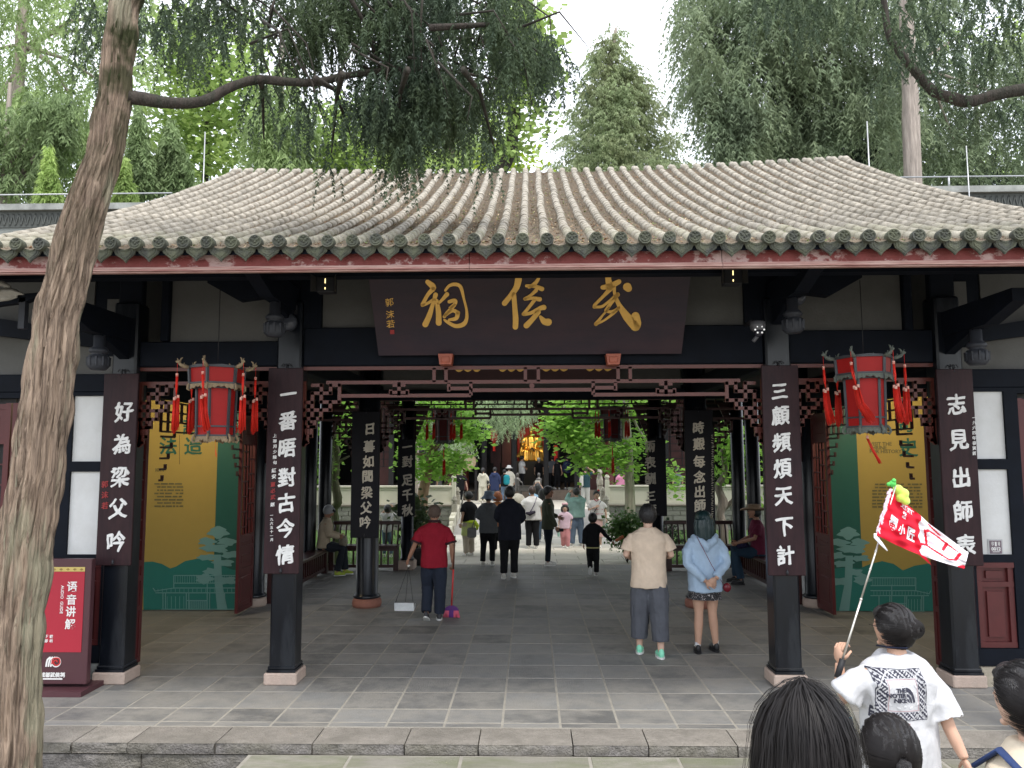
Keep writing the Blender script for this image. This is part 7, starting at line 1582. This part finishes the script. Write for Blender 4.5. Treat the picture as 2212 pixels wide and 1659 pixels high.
t, q = person('man in a wide-brimmed tan hat and maroon t-shirt seated on the right side bench', (4.18, 14.25, 0), 1.72, R(82), dict(m=maroont, k='tee', loose=1.15, hem=.49), dict(m=dden, w=1.15), ('cowboy', hatbr), sk=skin_tan, seat=.53, face=True, arms=[((-.14,.05,.66),(-.03,.22,.60)), ((.14,.05,.66),(.05,.20,.60))], head_turn=R(-8), lean=.05,
    legs=[((-.06,.25,.33),(-.07,.20,.05)), ((.06,.25,.36),(.02,.24,.06))], shoes=shoe_k); m = MB().ell(q['T'](.02,.16,.575), (.13,.12,.08), 10, 8).ell(q['T'](.08,.12,.50), (.08,.08,.12), 10, 8); link('jacket_on_lap', melt(m, fabric('lap_jacket_navy', (.02,.018,.05)), .012, 1, folds(.02, 2)), t)
t, q = person('child in a white shirt and jeans holding up a phone beyond the left rear bench', (X_(837,19.6), 19.6, -.19), 1.30, R(10), dict(m=whitef), dict(m=denim), ('short', None), child=True, arms=[((-.12,.06,.84),(-.0,.10,.93)), ((.15,.06,.84),(.10,.10,.95))]); MB().cbox(q['T'](.10,.12,1.02), (.14,.012,.07), bevel=.003).build('phone', shoe_w, t)
# --- on the terrace and in the hall
def far(label, px, Y, z, H, rz_, *a, **k): return person(label, (X_(px, Y), Y, z), H, rz_, *a, **k)
TZ = .40
t, q = far('woman in a bone-white tracksuit walking up to the hall, seen from behind', 1043, 31.8, TZ, 1.49, R(-8), dict(m=bonew, k='long', loose=1.12, hem=.46, hood=True), dict(m=bonew, w=1.3), ('pony', None), arms=[((-.13,.02,.66),(-.10,.09,.62)), ((.15,-.02,.66),(.16,.0,.50))])
MB().ell(q['T'](.15,-.02,.60), (.05,.09,.10), 8, 6).build('shoulder_bag', black, t)
far('person in a long navy hooded jacket entering the hall', 1069, 32.6, TZ, 1.50, R(-12), dict(m=navyj, k='long', loose=1.25, hem=.34, hood=True), dict(m=denim), ('short', None))
t, q = far('person in dark clothes carrying a teal backpack in front of the hall', 1090, 33.2, TZ, 1.40, R(10), dict(m=blackf, k='half', loose=1.1), dict(m=denim), ('short', None)); MB().cbox(q['T'](.05,-.13,.68), (.26,.16,.42), bevel=.06).build('teal_backpack', tealm, t)
far('person in a white sun hat and pale shirt at the hall threshold', 1100, 33.8, TZ, 1.55, R(0), dict(m=fabric('shirt_pale', (.5,.48,.42)), k='long', loose=1.2, hem=.42), dict(m=beige), ('sunhat', whitef))
far('man in a white t-shirt inside the hall left of the altar', 1128, 35.7, .83, 1.55, R(-70), dict(m=whitef, loose=1.3), dict(m=blackf), ('short', None), arms=[((-.14,.03,.66),(-.04,.12,.62)), ((.14,.03,.66),(.04,.12,.60))])
t, q = far('man in a black t-shirt with a white 7 leaning on the left balustrade', 989, 28.0, TZ, 1.52, R(5), dict(m=blackf, k='tee', loose=1.25), dict(m=blackf), ('short', None), girth=1.25, arms=[((-.18,.0,.66),(-.20,-.10,.56)), ((.19,-.02,.66),(.22,-.10,.54))]); write('7', .22, (0,-.15,q['T'](0,0,.68).z), inkw, t, 'shirt_number', depth=.01, bold=.03, shear=.2); write('Mare·Br', .07, (0,-.15,q['T'](0,0,.755).z), inkw, t, 'shirt_word', depth=.01, bold=.03)
far('toddler in bright yellow leaning over the left balustrade', 968, 27.3, TZ, .88, R(70), dict(m=yel, k='long', loose=1.3), dict(m=fabric('orange_cloth', (.7,.2,.02))), ('short', None), child=True, lean=.35, arms=[((-.12,.08,.78),(-.2,.2,.8)), ((.12,.08,.78),(-.05,.22,.8))])
far('person in a dark shirt half hidden by the left courtyard trunk', 932, 29.0, TZ, 1.5, R(30), dict(m=blackf), dict(m=blackf), ('short', None))
far('person with a striped cap half hidden behind the left courtyard tree', 900, 29.5, TZ, 1.45, R(-30), dict(m=whitef), dict(m=navy), ('cap', navyj))
t, q = far('man in a dark teal t-shirt, one hand on his head, above the ramp', 1266, 30.2, TZ, 1.55, R(-15), dict(m=tealdark, loose=1.15), dict(m=fabric('trousers_pale_grey', (.35,.36,.34)), w=1.2), ('short', None), arms=[((-.14,.0,.66),(-.15,.03,.52)), ((.22,.03,.86),(.08,.02,.96))]); MB().cbox(q['T'](-.08,-.10,.66), (.14,.10,.5), bevel=.04).build('pale_backpack', mat('pack_pale', (.45,.45,.42), .7), t)
far('dim figure in a grey t-shirt inside the hall right of the statue', 1194, 36.5, .83, 1.55, R(10), dict(m=greyt, loose=1.2), dict(m=blackf), ('short', None))
far('dim figure in a sleeveless dark top inside the hall', 1205, 35.8, .83, 1.42, R(-20), dict(m=blackf, k='sleeveless'), dict(m=blackf), ('bob', None))
far('dim figure in dark blue inside the hall near the right doors', 1226, 36.0, .83, 1.55, R(30), dict(m=navyj, k='long'), dict(m=blackf), ('short', None))
far('figure in a white cap deep inside the hall below the statue', 1165, 36.6, .83, 1.45, R(0), dict(m=blackf), dict(m=blackf), ('cap', whitef))
far('long-haired person in a pink top behind the right balustrade', 1347, 29.5, TZ, 1.52, R(-10), dict(m=pinkw, k='long', loose=1.35), dict(m=navy), ('long', None))
far('person in dark clothes at the far right behind the right balustrade', 1466, 29.5, TZ, 1.5, R(20), dict(m=greyt), dict(m=navy), ('short', None))
# ================================================================= foreground people
from mathutils.bvhtree import BVHTree
def hair_strands(t, q, m, n, ln, vol, base_col, part=0, a0=1.02, a1=1.98, seed=0, wid=.0022, flare=.0, end_in=0.0):
    """ribbons that leave the crown, run over the skull and fall; with a dark under-shell"""
    HP, hr = q['HP'], q['hr']; g = np.random.default_rng(seed); V = []; F = []
    S = 13
    for i in range(n):
        a = math.pi*g.uniform(a0-.0, a1); lay = g.uniform(.93, 1.06)*vol; L_ = ln*g.uniform(.72, 1.0); w_ = wid*g.uniform(.6,1.5); off = g.uniform(-.06,.06); ph = g.uniform(0,6.28); P_ = []; fly = g.random() < .05; lay = lay*(g.uniform(1.03,1.12) if fly else 1); amp = .02 if not fly else .10
        for k in range(S):
            s = k/(S-1); 
            if s < .42:
                f = s/.42*math.pi/2*1.02; x = math.cos(a+off*f)*math.sin(f)*.90; y = math.sin(a+off*f)*math.sin(f)*1.02-.08; z = math.cos(f)*1.10*.98+.02
            else:
                u = (s-.42)/.58; x = math.cos(a+off*1.6)*(.90+flare*u-end_in*u*u); y = math.sin(a+off*1.6)*(1.02+flare*.6*u-end_in*u*u)-.08; z = -.02-(L_)*u**.95
            wv = amp*math.sin(s*7+ph)
            P_.append(HP((x*lay)+wv, (y*lay)+wv*.5, z*lay if s < .42 else z))
        for k in range(S):
            d = (P_[min(k+1,S-1)]-P_[max(k-1,0)]); c = P_[k]-HP(0,0,min(0, (P_[k]-HP(0,0,0)).z/hr)); sd_ = d.cross(c); sd_ = sd_.normalized() if sd_.length > 1e-9 else Vector((1,0,0))
            wk = w_*(1 if k < S-3 else (S-1-k)/3+.1); V += [tuple(P_[k]-sd_*wk), tuple(P_[k]+sd_*wk)]
        o = i*2*S
        for k in range(S-1): F.append((o+2*k, o+2*k+1, o+2*k+3, o+2*k+2))
    me = raw_mesh('hair_strands', np.array(V, np.float32), np.array(F), m, True); return link('hair_strands', me, t, kind='stuff')
strandm = mat('hair_strand', (.012,.010,.010), .55, var=.7, scale=6, spec=.22)
def hair_pull(t, q, m, n, tie, vol=1.12, seed=0, wid=.0011, front=.30):
    """strands combed over the skull from the hairline to one tie point at the back"""
    HP = q['HP']; g = np.random.default_rng(seed); V = []; F = []; S = 10; T_ = Vector(tie); td = Vector((tie[0]/.86, tie[1]/1.0, tie[2]/1.08)).normalized(); k0 = 0
    for i in range(n):
        a = g.uniform(0, 2*math.pi); st_ = Vector((math.sin(a)*.95, .55 if math.cos(a) > 0 else .1, math.cos(a)*.9+ (.15 if math.cos(a) > 0 else 0)))
        st_ = (st_+Vector(g.normal(0,.13,3))).normalized(); f0_ = g.uniform(0, .55); lay = vol*g.uniform(.985, 1.03); P_ = []
        for k in range(S):
            s = f0_+(1-f0_)*k/(S-1); d = st_.lerp(td, s).normalized(); p = Vector((d.x*.86, d.y*1.0-.10, d.z*1.08+.02))*lay
            if s > .85: p = p.lerp(T_, (s-.85)/.15)
            P_.append(HP(*p))
        c0 = HP(0,0,0)
        for k in range(S):
            d = (P_[min(k+1,S-1)]-P_[max(k-1,0)]); sd_ = d.cross(P_[k]-c0); sd_ = sd_.normalized() if sd_.length > 1e-9 else Vector((1,0,0)); w_ = wid*(.4+.6*math.sin(math.pi*(k+.5)/S)); V += [tuple(P_[k]-sd_*w_), tuple(P_[k]+sd_*w_)]
        o = i*2*S; F += [(o+2*k, o+2*k+1, o+2*k+3, o+2*k+2) for k in range(S-1)]
    me = raw_mesh('hair_strands', np.array(V, np.float32), np.array(F), m, True); return link('hair_strands', me, t, kind='stuff')
# --- long-haired woman right in front of the camera
Yf = 1.66; pf_ = at(1718, 1510, Yf); Hh = pf_.z-.17
t, q = person('woman with long loose black hair right in front of the camera, back to us', (pf_.x+.02, Yf, .17), Hh, R(4), dict(m=fabric('top_dark_plum', (.05,.03,.04)), loose=1.1), dict(m=blackf), ('short', hair_near), near=True)
m = MB(); HP, hr = q['HP'], q['hr']
m.ell(HP(0,-.10,.10), (hr*1.0, hr*1.06, hr*1.06), 20, 14)
for k in range(9):
    a = math.pi*(1.0+.125*k); x, y = math.cos(a), math.sin(a)-.08; m.tube([HP(x*.60,y*.62,.3), HP(x*.70,y*.70,-.6), HP(x*.88,y*.80,-1.8), HP(x*1.0,y*.85,-3.6)], [hr*.40,hr*.40,hr*.42,hr*.30], 10)
link('hair_mass', melt(m, hair_near, .012, 5, lambda c: .0035*np.sin(c[:,0]*170+vnoise(c,14)*9)), t)
hair_strands(t, q, strandm, 5200, 4.0, 1.21, None, a0=.93, a1=2.07, seed=3, wid=.0010, flare=.42)
# --- child with a ponytail
Yc = 2.95; pc_ = at(1920, 1562, Yc); Hh = pc_.z+.087
t, q = person('child with a short black ponytail standing behind the guide, back to us', (pc_.x, Yc, -.087), Hh, R(-3), dict(m=fabric('top_child_dark', (.04,.045,.06)), loose=1.1), dict(m=navy), ('short', hair_near), near=True, child=True, sk=skin_dim)
hair_pull(t, q, strandm, 3000, (0,-1.10,.02), 1.16, 5, .0010)
HP, hr = q['HP'], q['hr']; m = MB(); m.tube([HP(0,-1.05,.02), HP(0,-1.32,-.05), HP(.02,-1.42,-.45), HP(.04,-1.30,-1.0)], [hr*.14,hr*.26,hr*.28,hr*.05], 12); link('ponytail', melt(m, hair_near, .006, 2, lambda c: .002*np.sin(c[:,0]*420)), t)
MB().tube([HP(.13*math.cos(a),-1.14-.03*math.sin(a),.0+.13*math.sin(a)) for a in np.linspace(0,6.283,11)], hr*.05, 6).build('hair_tie', mat('hair_tie_grey', (.16,.16,.17), .7), t)
# --- person cut by the right frame edge
Yr = 2.62; pr_ = at(2222, 1442, Yr); Hh = pr_.z+.087
t, q = person('person in a beige top with a navy backpack strap, cut by the right frame edge', (pr_.x, Yr, -.087), Hh, R(20), dict(m=fabric('top_beige', (.55,.47,.36)), loose=1.1), dict(m=beige), ('short', hair_near), near=True, sk=skin_dim)
hair_pull(t, q, strandm, 2600, (0,-1.10,-.25), 1.15, 6, .0011)
strap(t, [q['T'](-.10,.06,.79), q['T'](-.085,.01,.838), q['T'](-.09,-.06,.80), q['T'](-.10,-.10,.66)], .022, fabric('strap_navy', (.03,.05,.13)))
# --- the guide in the white t-shirt
Yg = 4.15; pg = at(1930, 1312, Yg); z0 = -.087; Hg = pg.z-z0; bx = at(1937, 1450, Yg).x
def G_(px, py, Y): return at(px, py, Y)-Vector((bx, Yg, z0))
whitep = fabric('tee_guide_white', (.52,.52,.535), var=.04, bump=.6, bs=8)
t, q = person('guide in a white printed t-shirt, hair in a bun, holding up a flag pole', (bx, Yg, z0), Hg, R(16), dict(m=whitep, k='half', loose=1.26, hem=.40, fold=.022), dict(m=fabric('trousers_cream', (.45,.42,.38)), w=1.3), ('bun', hair_near), near=True, girth=1.06, head_turn=R(14), world_arms=True,
    arms=[(G_(1818,1512,4.12), G_(1813,1432,4.20)), (G_(2052,1575,4.10), G_(2084,1640,4.02))], hand_dirs=[((.05,.10,1.0),(.9,.3,0)), ((.35,.1,-1),(-1,.2,0))], curl=1.0, sk=skin)
hair_pull(t, q, strandm, 2600, (.22,-.98,.05), 1.15, 8, .0011)
HP, hr = q['HP'], q['hr']; g_ = np.random.default_rng(2); m = MB()
for i in range(220):
    a = g_.uniform(0, 6.28); c = HP(.24,-1.0,.05); rr_ = g_.uniform(.15,.62); u = [Vector((math.cos(a+s*2.4)*hr*rr_, -math.sqrt(max(0,.66**2-rr_**2))*hr*.75, math.sin(a+s*2.4)*hr*rr_*.85)) for s in np.linspace(0,1,7)]; m.tube([c+v for v in u], .0020, 4)
m.build('bun_strands', strandm, t, kind='stuff')
for s_, x in ((-1, -.7),): MB().tube([HP(-.88,.15,.05), HP(-.9,.75,.08)], .0022, 5).build('glasses', iron, t)
MB().tube([q['T'](-.050,.03,.868), q['T'](-.046,-.02,.872), q['T'](0,-.048,.874), q['T'](.046,-.02,.872), q['T'](.050,.03,.868)], .009, 7, flat=.5).build('navy_lanyard', fabric('lanyard_navy', (.02,.025,.05)), t)
# printed square on her back, laid onto the cloth
top_o = [c for c in t.children if c.name.startswith('top')][0]; bm_ = bmesh.new(); bm_.from_mesh(top_o.data); bvh = BVHTree.FromBMesh(bm_); Ti = t.matrix_basis.inverted()
pcn = Ti @ at(1943, 1499, Yg-.12); ux = (Ti.to_3x3() @ (at(1995,1499,Yg-.12)-at(1890,1499,Yg-.12))); S_ = ux.length/2*1.0; 
def on_back(u, v, off):
    x, z = pcn.x+u*S_, pcn.z+v*S_; h = bvh.ray_cast(Vector((x, -1.0, z)), Vector((0,1,0))); y = h[0].y if h[0] is not None else pcn.y; return (x, y-off, z)
inkb = mat('print_navy_ink', (.035,.035,.055), .7, var=.3, scale=60); inkg2 = mat('print_grey_ink', (.50,.50,.52), .7, var=.3, scale=90); inkbr = mat('print_rose_ink', (.42,.25,.27), .7); inkl = mat('print_pale_ink', (.64,.64,.66), .7, var=.1, scale=80)
N_ = 96; V = []; F = []; mi = []; used = {}
def pat(u, v):
    a, b = abs(u), abs(v); mx_, mn_ = max(a, b), min(a, b)
    if mx_ > .97: return 0
    if abs(a-b) < .035 and mx_ > .66: return -1
    if mx_ > .66:
        rr = math.hypot(u, v)
        if abs(rr-.99) < .022: return -1
        k = math.sin(u*44)*math.cos(v*41)+math.sin((u+v)*27)*.6
        return 0 if k > -.25 else 1
    if .60 < mx_ < .625: return 2
    if mx_ < .60:
        k = math.sin(math.hypot(u, v)*26)*math.cos(math.atan2(v, u)*6); return 3 if k > .55 else -1
    return -1
grid = {}
for i in range(N_):
    for j in range(N_):
        u, v = -1+2*(i+.5)/N_, -1+2*(j+.5)/N_; k = pat(u, v)
        if k < 0: continue
        idx = []
        for (a, b) in ((i,j),(i+1,j),(i+1,j+1),(i,j+1)):
            if (a, b) not in grid: grid[(a, b)] = len(V); V.append(on_back(-1+2*a/N_, -1+2*b/N_, .0025))
            idx.append(grid[(a, b)])
        F.append(idx); mi.append(k)
me = bpy.data.meshes.new('back_print'); me.from_pydata(V, [], F)
for x in (inkb, inkg2, inkbr, inkl): me.materials.append(x)
me.polygons.foreach_set('material_index', mi); link('back_print', me, t)
def cloth_text(s, size, u, v, m, bold=.03, name='printed_word', right=False):
    me = glyphs(s, size, .002, bold); bm = bmesh.new(); bm.from_mesh(me); bmesh.ops.subdivide_edges(bm, edges=[e for e in bm.edges if e.calc_length() > .02], cuts=2); bm.to_mesh(me); bm.free()
    xs = [w_.co.x for w_ in me.vertices]; sh_ = -max(xs) if right else 0
    for w_ in me.vertices: p = on_back(u+(w_.co.x+sh_)/S_, v+w_.co.z/S_, .0045); w_.co = Vector((p[0], p[1]+w_.co.y, p[2]))
    me.materials.clear(); me.materials.append(m); me.polygons.foreach_set('material_index', np.zeros(len(me.polygons), np.int32)); return link(name, me, t)
cloth_text('THE', .030, .07, .22, inkb, .035, right=True); cloth_text('NOTER', .030, .07, .02, inkb, .035, right=True); cloth_text('NICE', .030, .07, -.18, inkb, .035, right=True)
V = []; F = []
for (r0, r1) in ((.06,.12),(.17,.25),(.30,.42)):
    o = len(V); K = 12
    for k in range(K+1):
        a = math.pi/2*k/K
        for r in (r0, r1): V.append(on_back(.10+r*math.cos(a)*.85, -.28+r*math.sin(a)*1.42, .004))
    F += [(o+2*k, o+2*k+1, o+2*k+3, o+2*k+2) for k in range(K)]
me = bpy.data.meshes.new('dome_logo'); me.from_pydata(V, [], F); me.materials.append(inkb); link('dome_logo', me, t)
def bars(name, rows, m):
    V = []; F = []
    for (u0, u1, v, h) in rows:
        n = max(2, int((u1-u0)/.06)); o = len(V)
        for k in range(n+1):
            u = u0+(u1-u0)*k/n; V += [on_back(u, v-h/2, .004), on_back(u, v+h/2, .004)]
        F += [(o+2*k, o+2*k+2, o+2*k+3, o+2*k+1) for k in range(n)]
    me = bpy.data.meshes.new(name); me.from_pydata(V, [], F); me.materials.append(m); return link(name, me, t)
bars('small_print', [(-.25,.12,-.345,.015), (-.10,.60,-1.27,.025), (.0,.62,-1.35,.02), (.38,.45,-1.42,.07)], inkg2); bars('red_script', [(-.12,.16,-1.12,.05)], inkbr)
# wrist band and canvas tote on the raised arm
w0 = q['AR'][0][1]; MB().tube([w0+Vector((.03*math.cos(a), .03*math.sin(a), -.11)) for a in np.linspace(0,6.283,13)], .004, 5).build('grey_bracelet', mat('bracelet', (.3,.4,.45), .4), t)
tb_ = G_(1832, 1600, 4.22); tw = t.matrix_basis.to_translation()
tote = thing('tote_bag', 'cream canvas tote bag with long straps hanging from the guide\'s left arm', 'bag', tw+tb_+Vector((0,0,-.32)))
canv = fabric('canvas_cream', (.62,.57,.45)); MB().loft([(0,0,-.02,.13,.03,4),(0,0,.10,.145,.045,4),(0,0,.30,.14,.025,4)], 20).build('bag_body', canv, tote)
ax = tw+G_(1822, 1505, 4.14)-tote.location; lx = tote.location
for x in (-.05, .06): MB().tube([(x,0,.29), Vector((x*.8,0,.40)), ax+Vector((x*.25,0,-.04)), ax+Vector((x*.25,.03,.01))], .014, 6, flat=.35).build('strap', canv, tote)
MB().tube([(.03,-.02,.20), (.02,-.03,.36), ax+Vector((.02,-.03,-.10))], .010, 6, flat=.4).build('blue_strap', fabric('strap_sky_blue', (.05,.38,.55)), tote)
# --- flag
Yp = 4.16; f0 = at(1818, 1432, Yp); f1 = at(1935, 1050, Yp+.10)
fl = thing('guide_flag', 'red and white tour guide flag on a thin metal pole, held up by the guide', 'flag', f0)
d_ = (f1-f0); MB().tube([(0,0,0), d_*.35], .0065, 8).tube([d_*.35, d_*.7], .0055, 8).tube([d_*.7, d_], .0045, 8).ell(d_*.35, .009, 8, 5).ell(d_*.62, .008, 8, 5).ell(d_*.52,.0075,8,5).build('pole', mat('pole_steel', (.55,.53,.48), .3, metal=.8), fl)
MB().tube([-d_*.08, d_*.02], .017, 10).build('pole_grip', black, fl)
topc = [(1923,1053),(1940,1071),(1956,1088),(1971,1099),(1986,1111),(2008,1132),(2036,1152),(2064,1173),(2092,1194)]
botc = [(1894,1156),(1915,1167),(1937,1178),(1960,1188),(1982,1197),(2006,1205),(2030,1213),(2056,1221),(2083,1229)]
def lerpc(c, u): k = u*(len(c)-1); i = min(int(k), len(c)-2); f = k-i; return (c[i][0]*(1-f)+c[i+1][0]*f, c[i][1]*(1-f)+c[i+1][1]*f)
def FP(u, v, off=0.0):
    a, b = lerpc(topc, u), lerpc(botc, u); px, py = a[0]*(1-v)+b[0]*v, a[1]*(1-v)+b[1]*v
    Y = Yp+.09*(1-v)+.30*u+.030*math.sin(u*9+v*4)*min(1,u*3)+.012*math.sin(u*23-v*11)*min(1,u*4)+.006*math.sin(v*30+u*14); return at(px, py, Y-off)-f0
redf = fabric('flag_red', (.62,.010,.030), var=.05, bump=.2); whf = fabric('flag_white', (.76,.74,.78), var=.04, bump=.2)
def seg_d(p, a, b):
    p, a, b = Vector(p), Vector(a), Vector(b); t_ = max(0, min(1, (p-a).dot(b-a)/max((b-a).length_squared, 1e-9))); return (p-a-(b-a)*t_).length
lines = [[(.595,.62),(.575,.30),(.62,.20),(.70,.22),(.90,.30)],[(.80,.24),(.77,.55)],[(.50,.92),(.535,.70),(.60,.66),(.84,.80),(.90,.72),(.935,.30)],[(.62,.04),(.72,.12)]]
NU, NV = 150, 62; V = [tuple(FP(i/NU, j/NV)) for i in range(NU+1) for j in range(NV+1)]; F = []; mi = []
for i in range(NU):
    for j in range(NV):
        u, v = (i+.5)/NU, (j+.5)/NV; F.append((i*(NV+1)+j, (i+1)*(NV+1)+j, (i+1)*(NV+1)+j+1, i*(NV+1)+j+1))
        bl = .50+.05*abs(v-.35)*1.2+.012*math.sin(v*20); wh = u > bl
        if u > .93 and v > .80 and (u-.93)/.07+(v-.80)/.2 > .75: wh = False
        if wh:
            for ln_ in lines:
                if any(seg_d((u, v*.52), (a[0], a[1]*.52), (b[0], b[1]*.52)) < .0155 for a, b in zip(ln_, ln_[1:])): wh = False; break
        mi.append(1 if wh else 0)
me = bpy.data.meshes.new('cloth'); me.from_pydata(V, [], F); me.materials.append(redf); me.materials.append(whf); me.polygons.foreach_set('material_index', mi); me.polygons.foreach_set('use_smooth', [True]*len(F)); fo = link('cloth', me, fl)
c0, c1, c2 = FP(.50,.98), FP(.60,1.0), at(2012,1221,Yp+.2)-f0; MB().add([c0, c1, c2, c0+Vector((0,.004,0)), c1+Vector((0,.004,0)), c2+Vector((0,.004,0))], [(0,1,2),(5,4,3),(0,3,4,1),(1,4,5,2),(2,5,3,0)]).build('folded_corner', redf, fl)
def flag_text(s, u, v, su, sv, m=whf, rot=0):
    me = glyphs(s, 1.0, .0, .03); bm = bmesh.new(); bm.from_mesh(me); bmesh.ops.subdivide_edges(bm, edges=[e for e in bm.edges if e.calc_length() > .12], cuts=2); bm.to_mesh(me); bm.free()
    for w_ in me.vertices:
        x, z = w_.co.x, w_.co.z; w_.co = FP(u+x*su, v-z*sv, .006)
    me.materials.clear(); me.materials.append(m); me.polygons.foreach_set('material_index', np.zeros(len(me.polygons), np.int32)); return link('character', me, fl)
flag_text('蜀', .15, .60, .115, .34); flag_text('小', .275, .60, .085, .26); flag_text('匠', .40, .60, .115, .34); flag_text('愁', .27, .26, .06, .17)
flag_text('文博旅行', .30, .09, .055, .12)
m = MB(); random.seed(2)
for i in range(34):
    s = i/33; c = (at(1923,1058,Yp+.08)*(1-s)+at(1896,1152,Yp+.02)*s)-f0; m.ell(c+Vector((random.uniform(-.004,.004),0,0)), (.012,.012,.007), 8, 5)
m.build('gathered_sleeve', mat('sleeve_pinkish', (.72,.55,.62), .8, var=.3, scale=60), fl)
a, b = at(1891,1160,Yp)-f0, at(1917,1190,Yp-.02)-f0; m = MB(); m.tube([a+Vector((0,0,.02)), a, a.lerp(b,.5), b], [.008,.012,.010,.003], 7, flat=.3); m.build('white_ribbon', whf, fl)
gt = mat('toy_green', (.10,.55,.10), .6); lt = mat('toy_lime', (.55,.80,.12), .9, var=.1, sheen=.3)
c = at(1928,1045,Yp+.08)-f0; MB().ell(c, .020, 10, 8).ell(c+Vector((-.022,0,-.003)), .012, 8, 6).ell(c+Vector((.004,-.01,.018)), .013, 8, 6).build('green_sprout_toy', gt, fl)
m = MB()
for px, py, r in ((1940,1058,.030),(1952,1066,.030),(1944,1074,.030),(1956,1082,.026)): m.ell(at(px,py,Yp+.13)-f0, r, 12, 8)
link('lime_plush_leaf', melt(m, lt, .006, 1), fl)
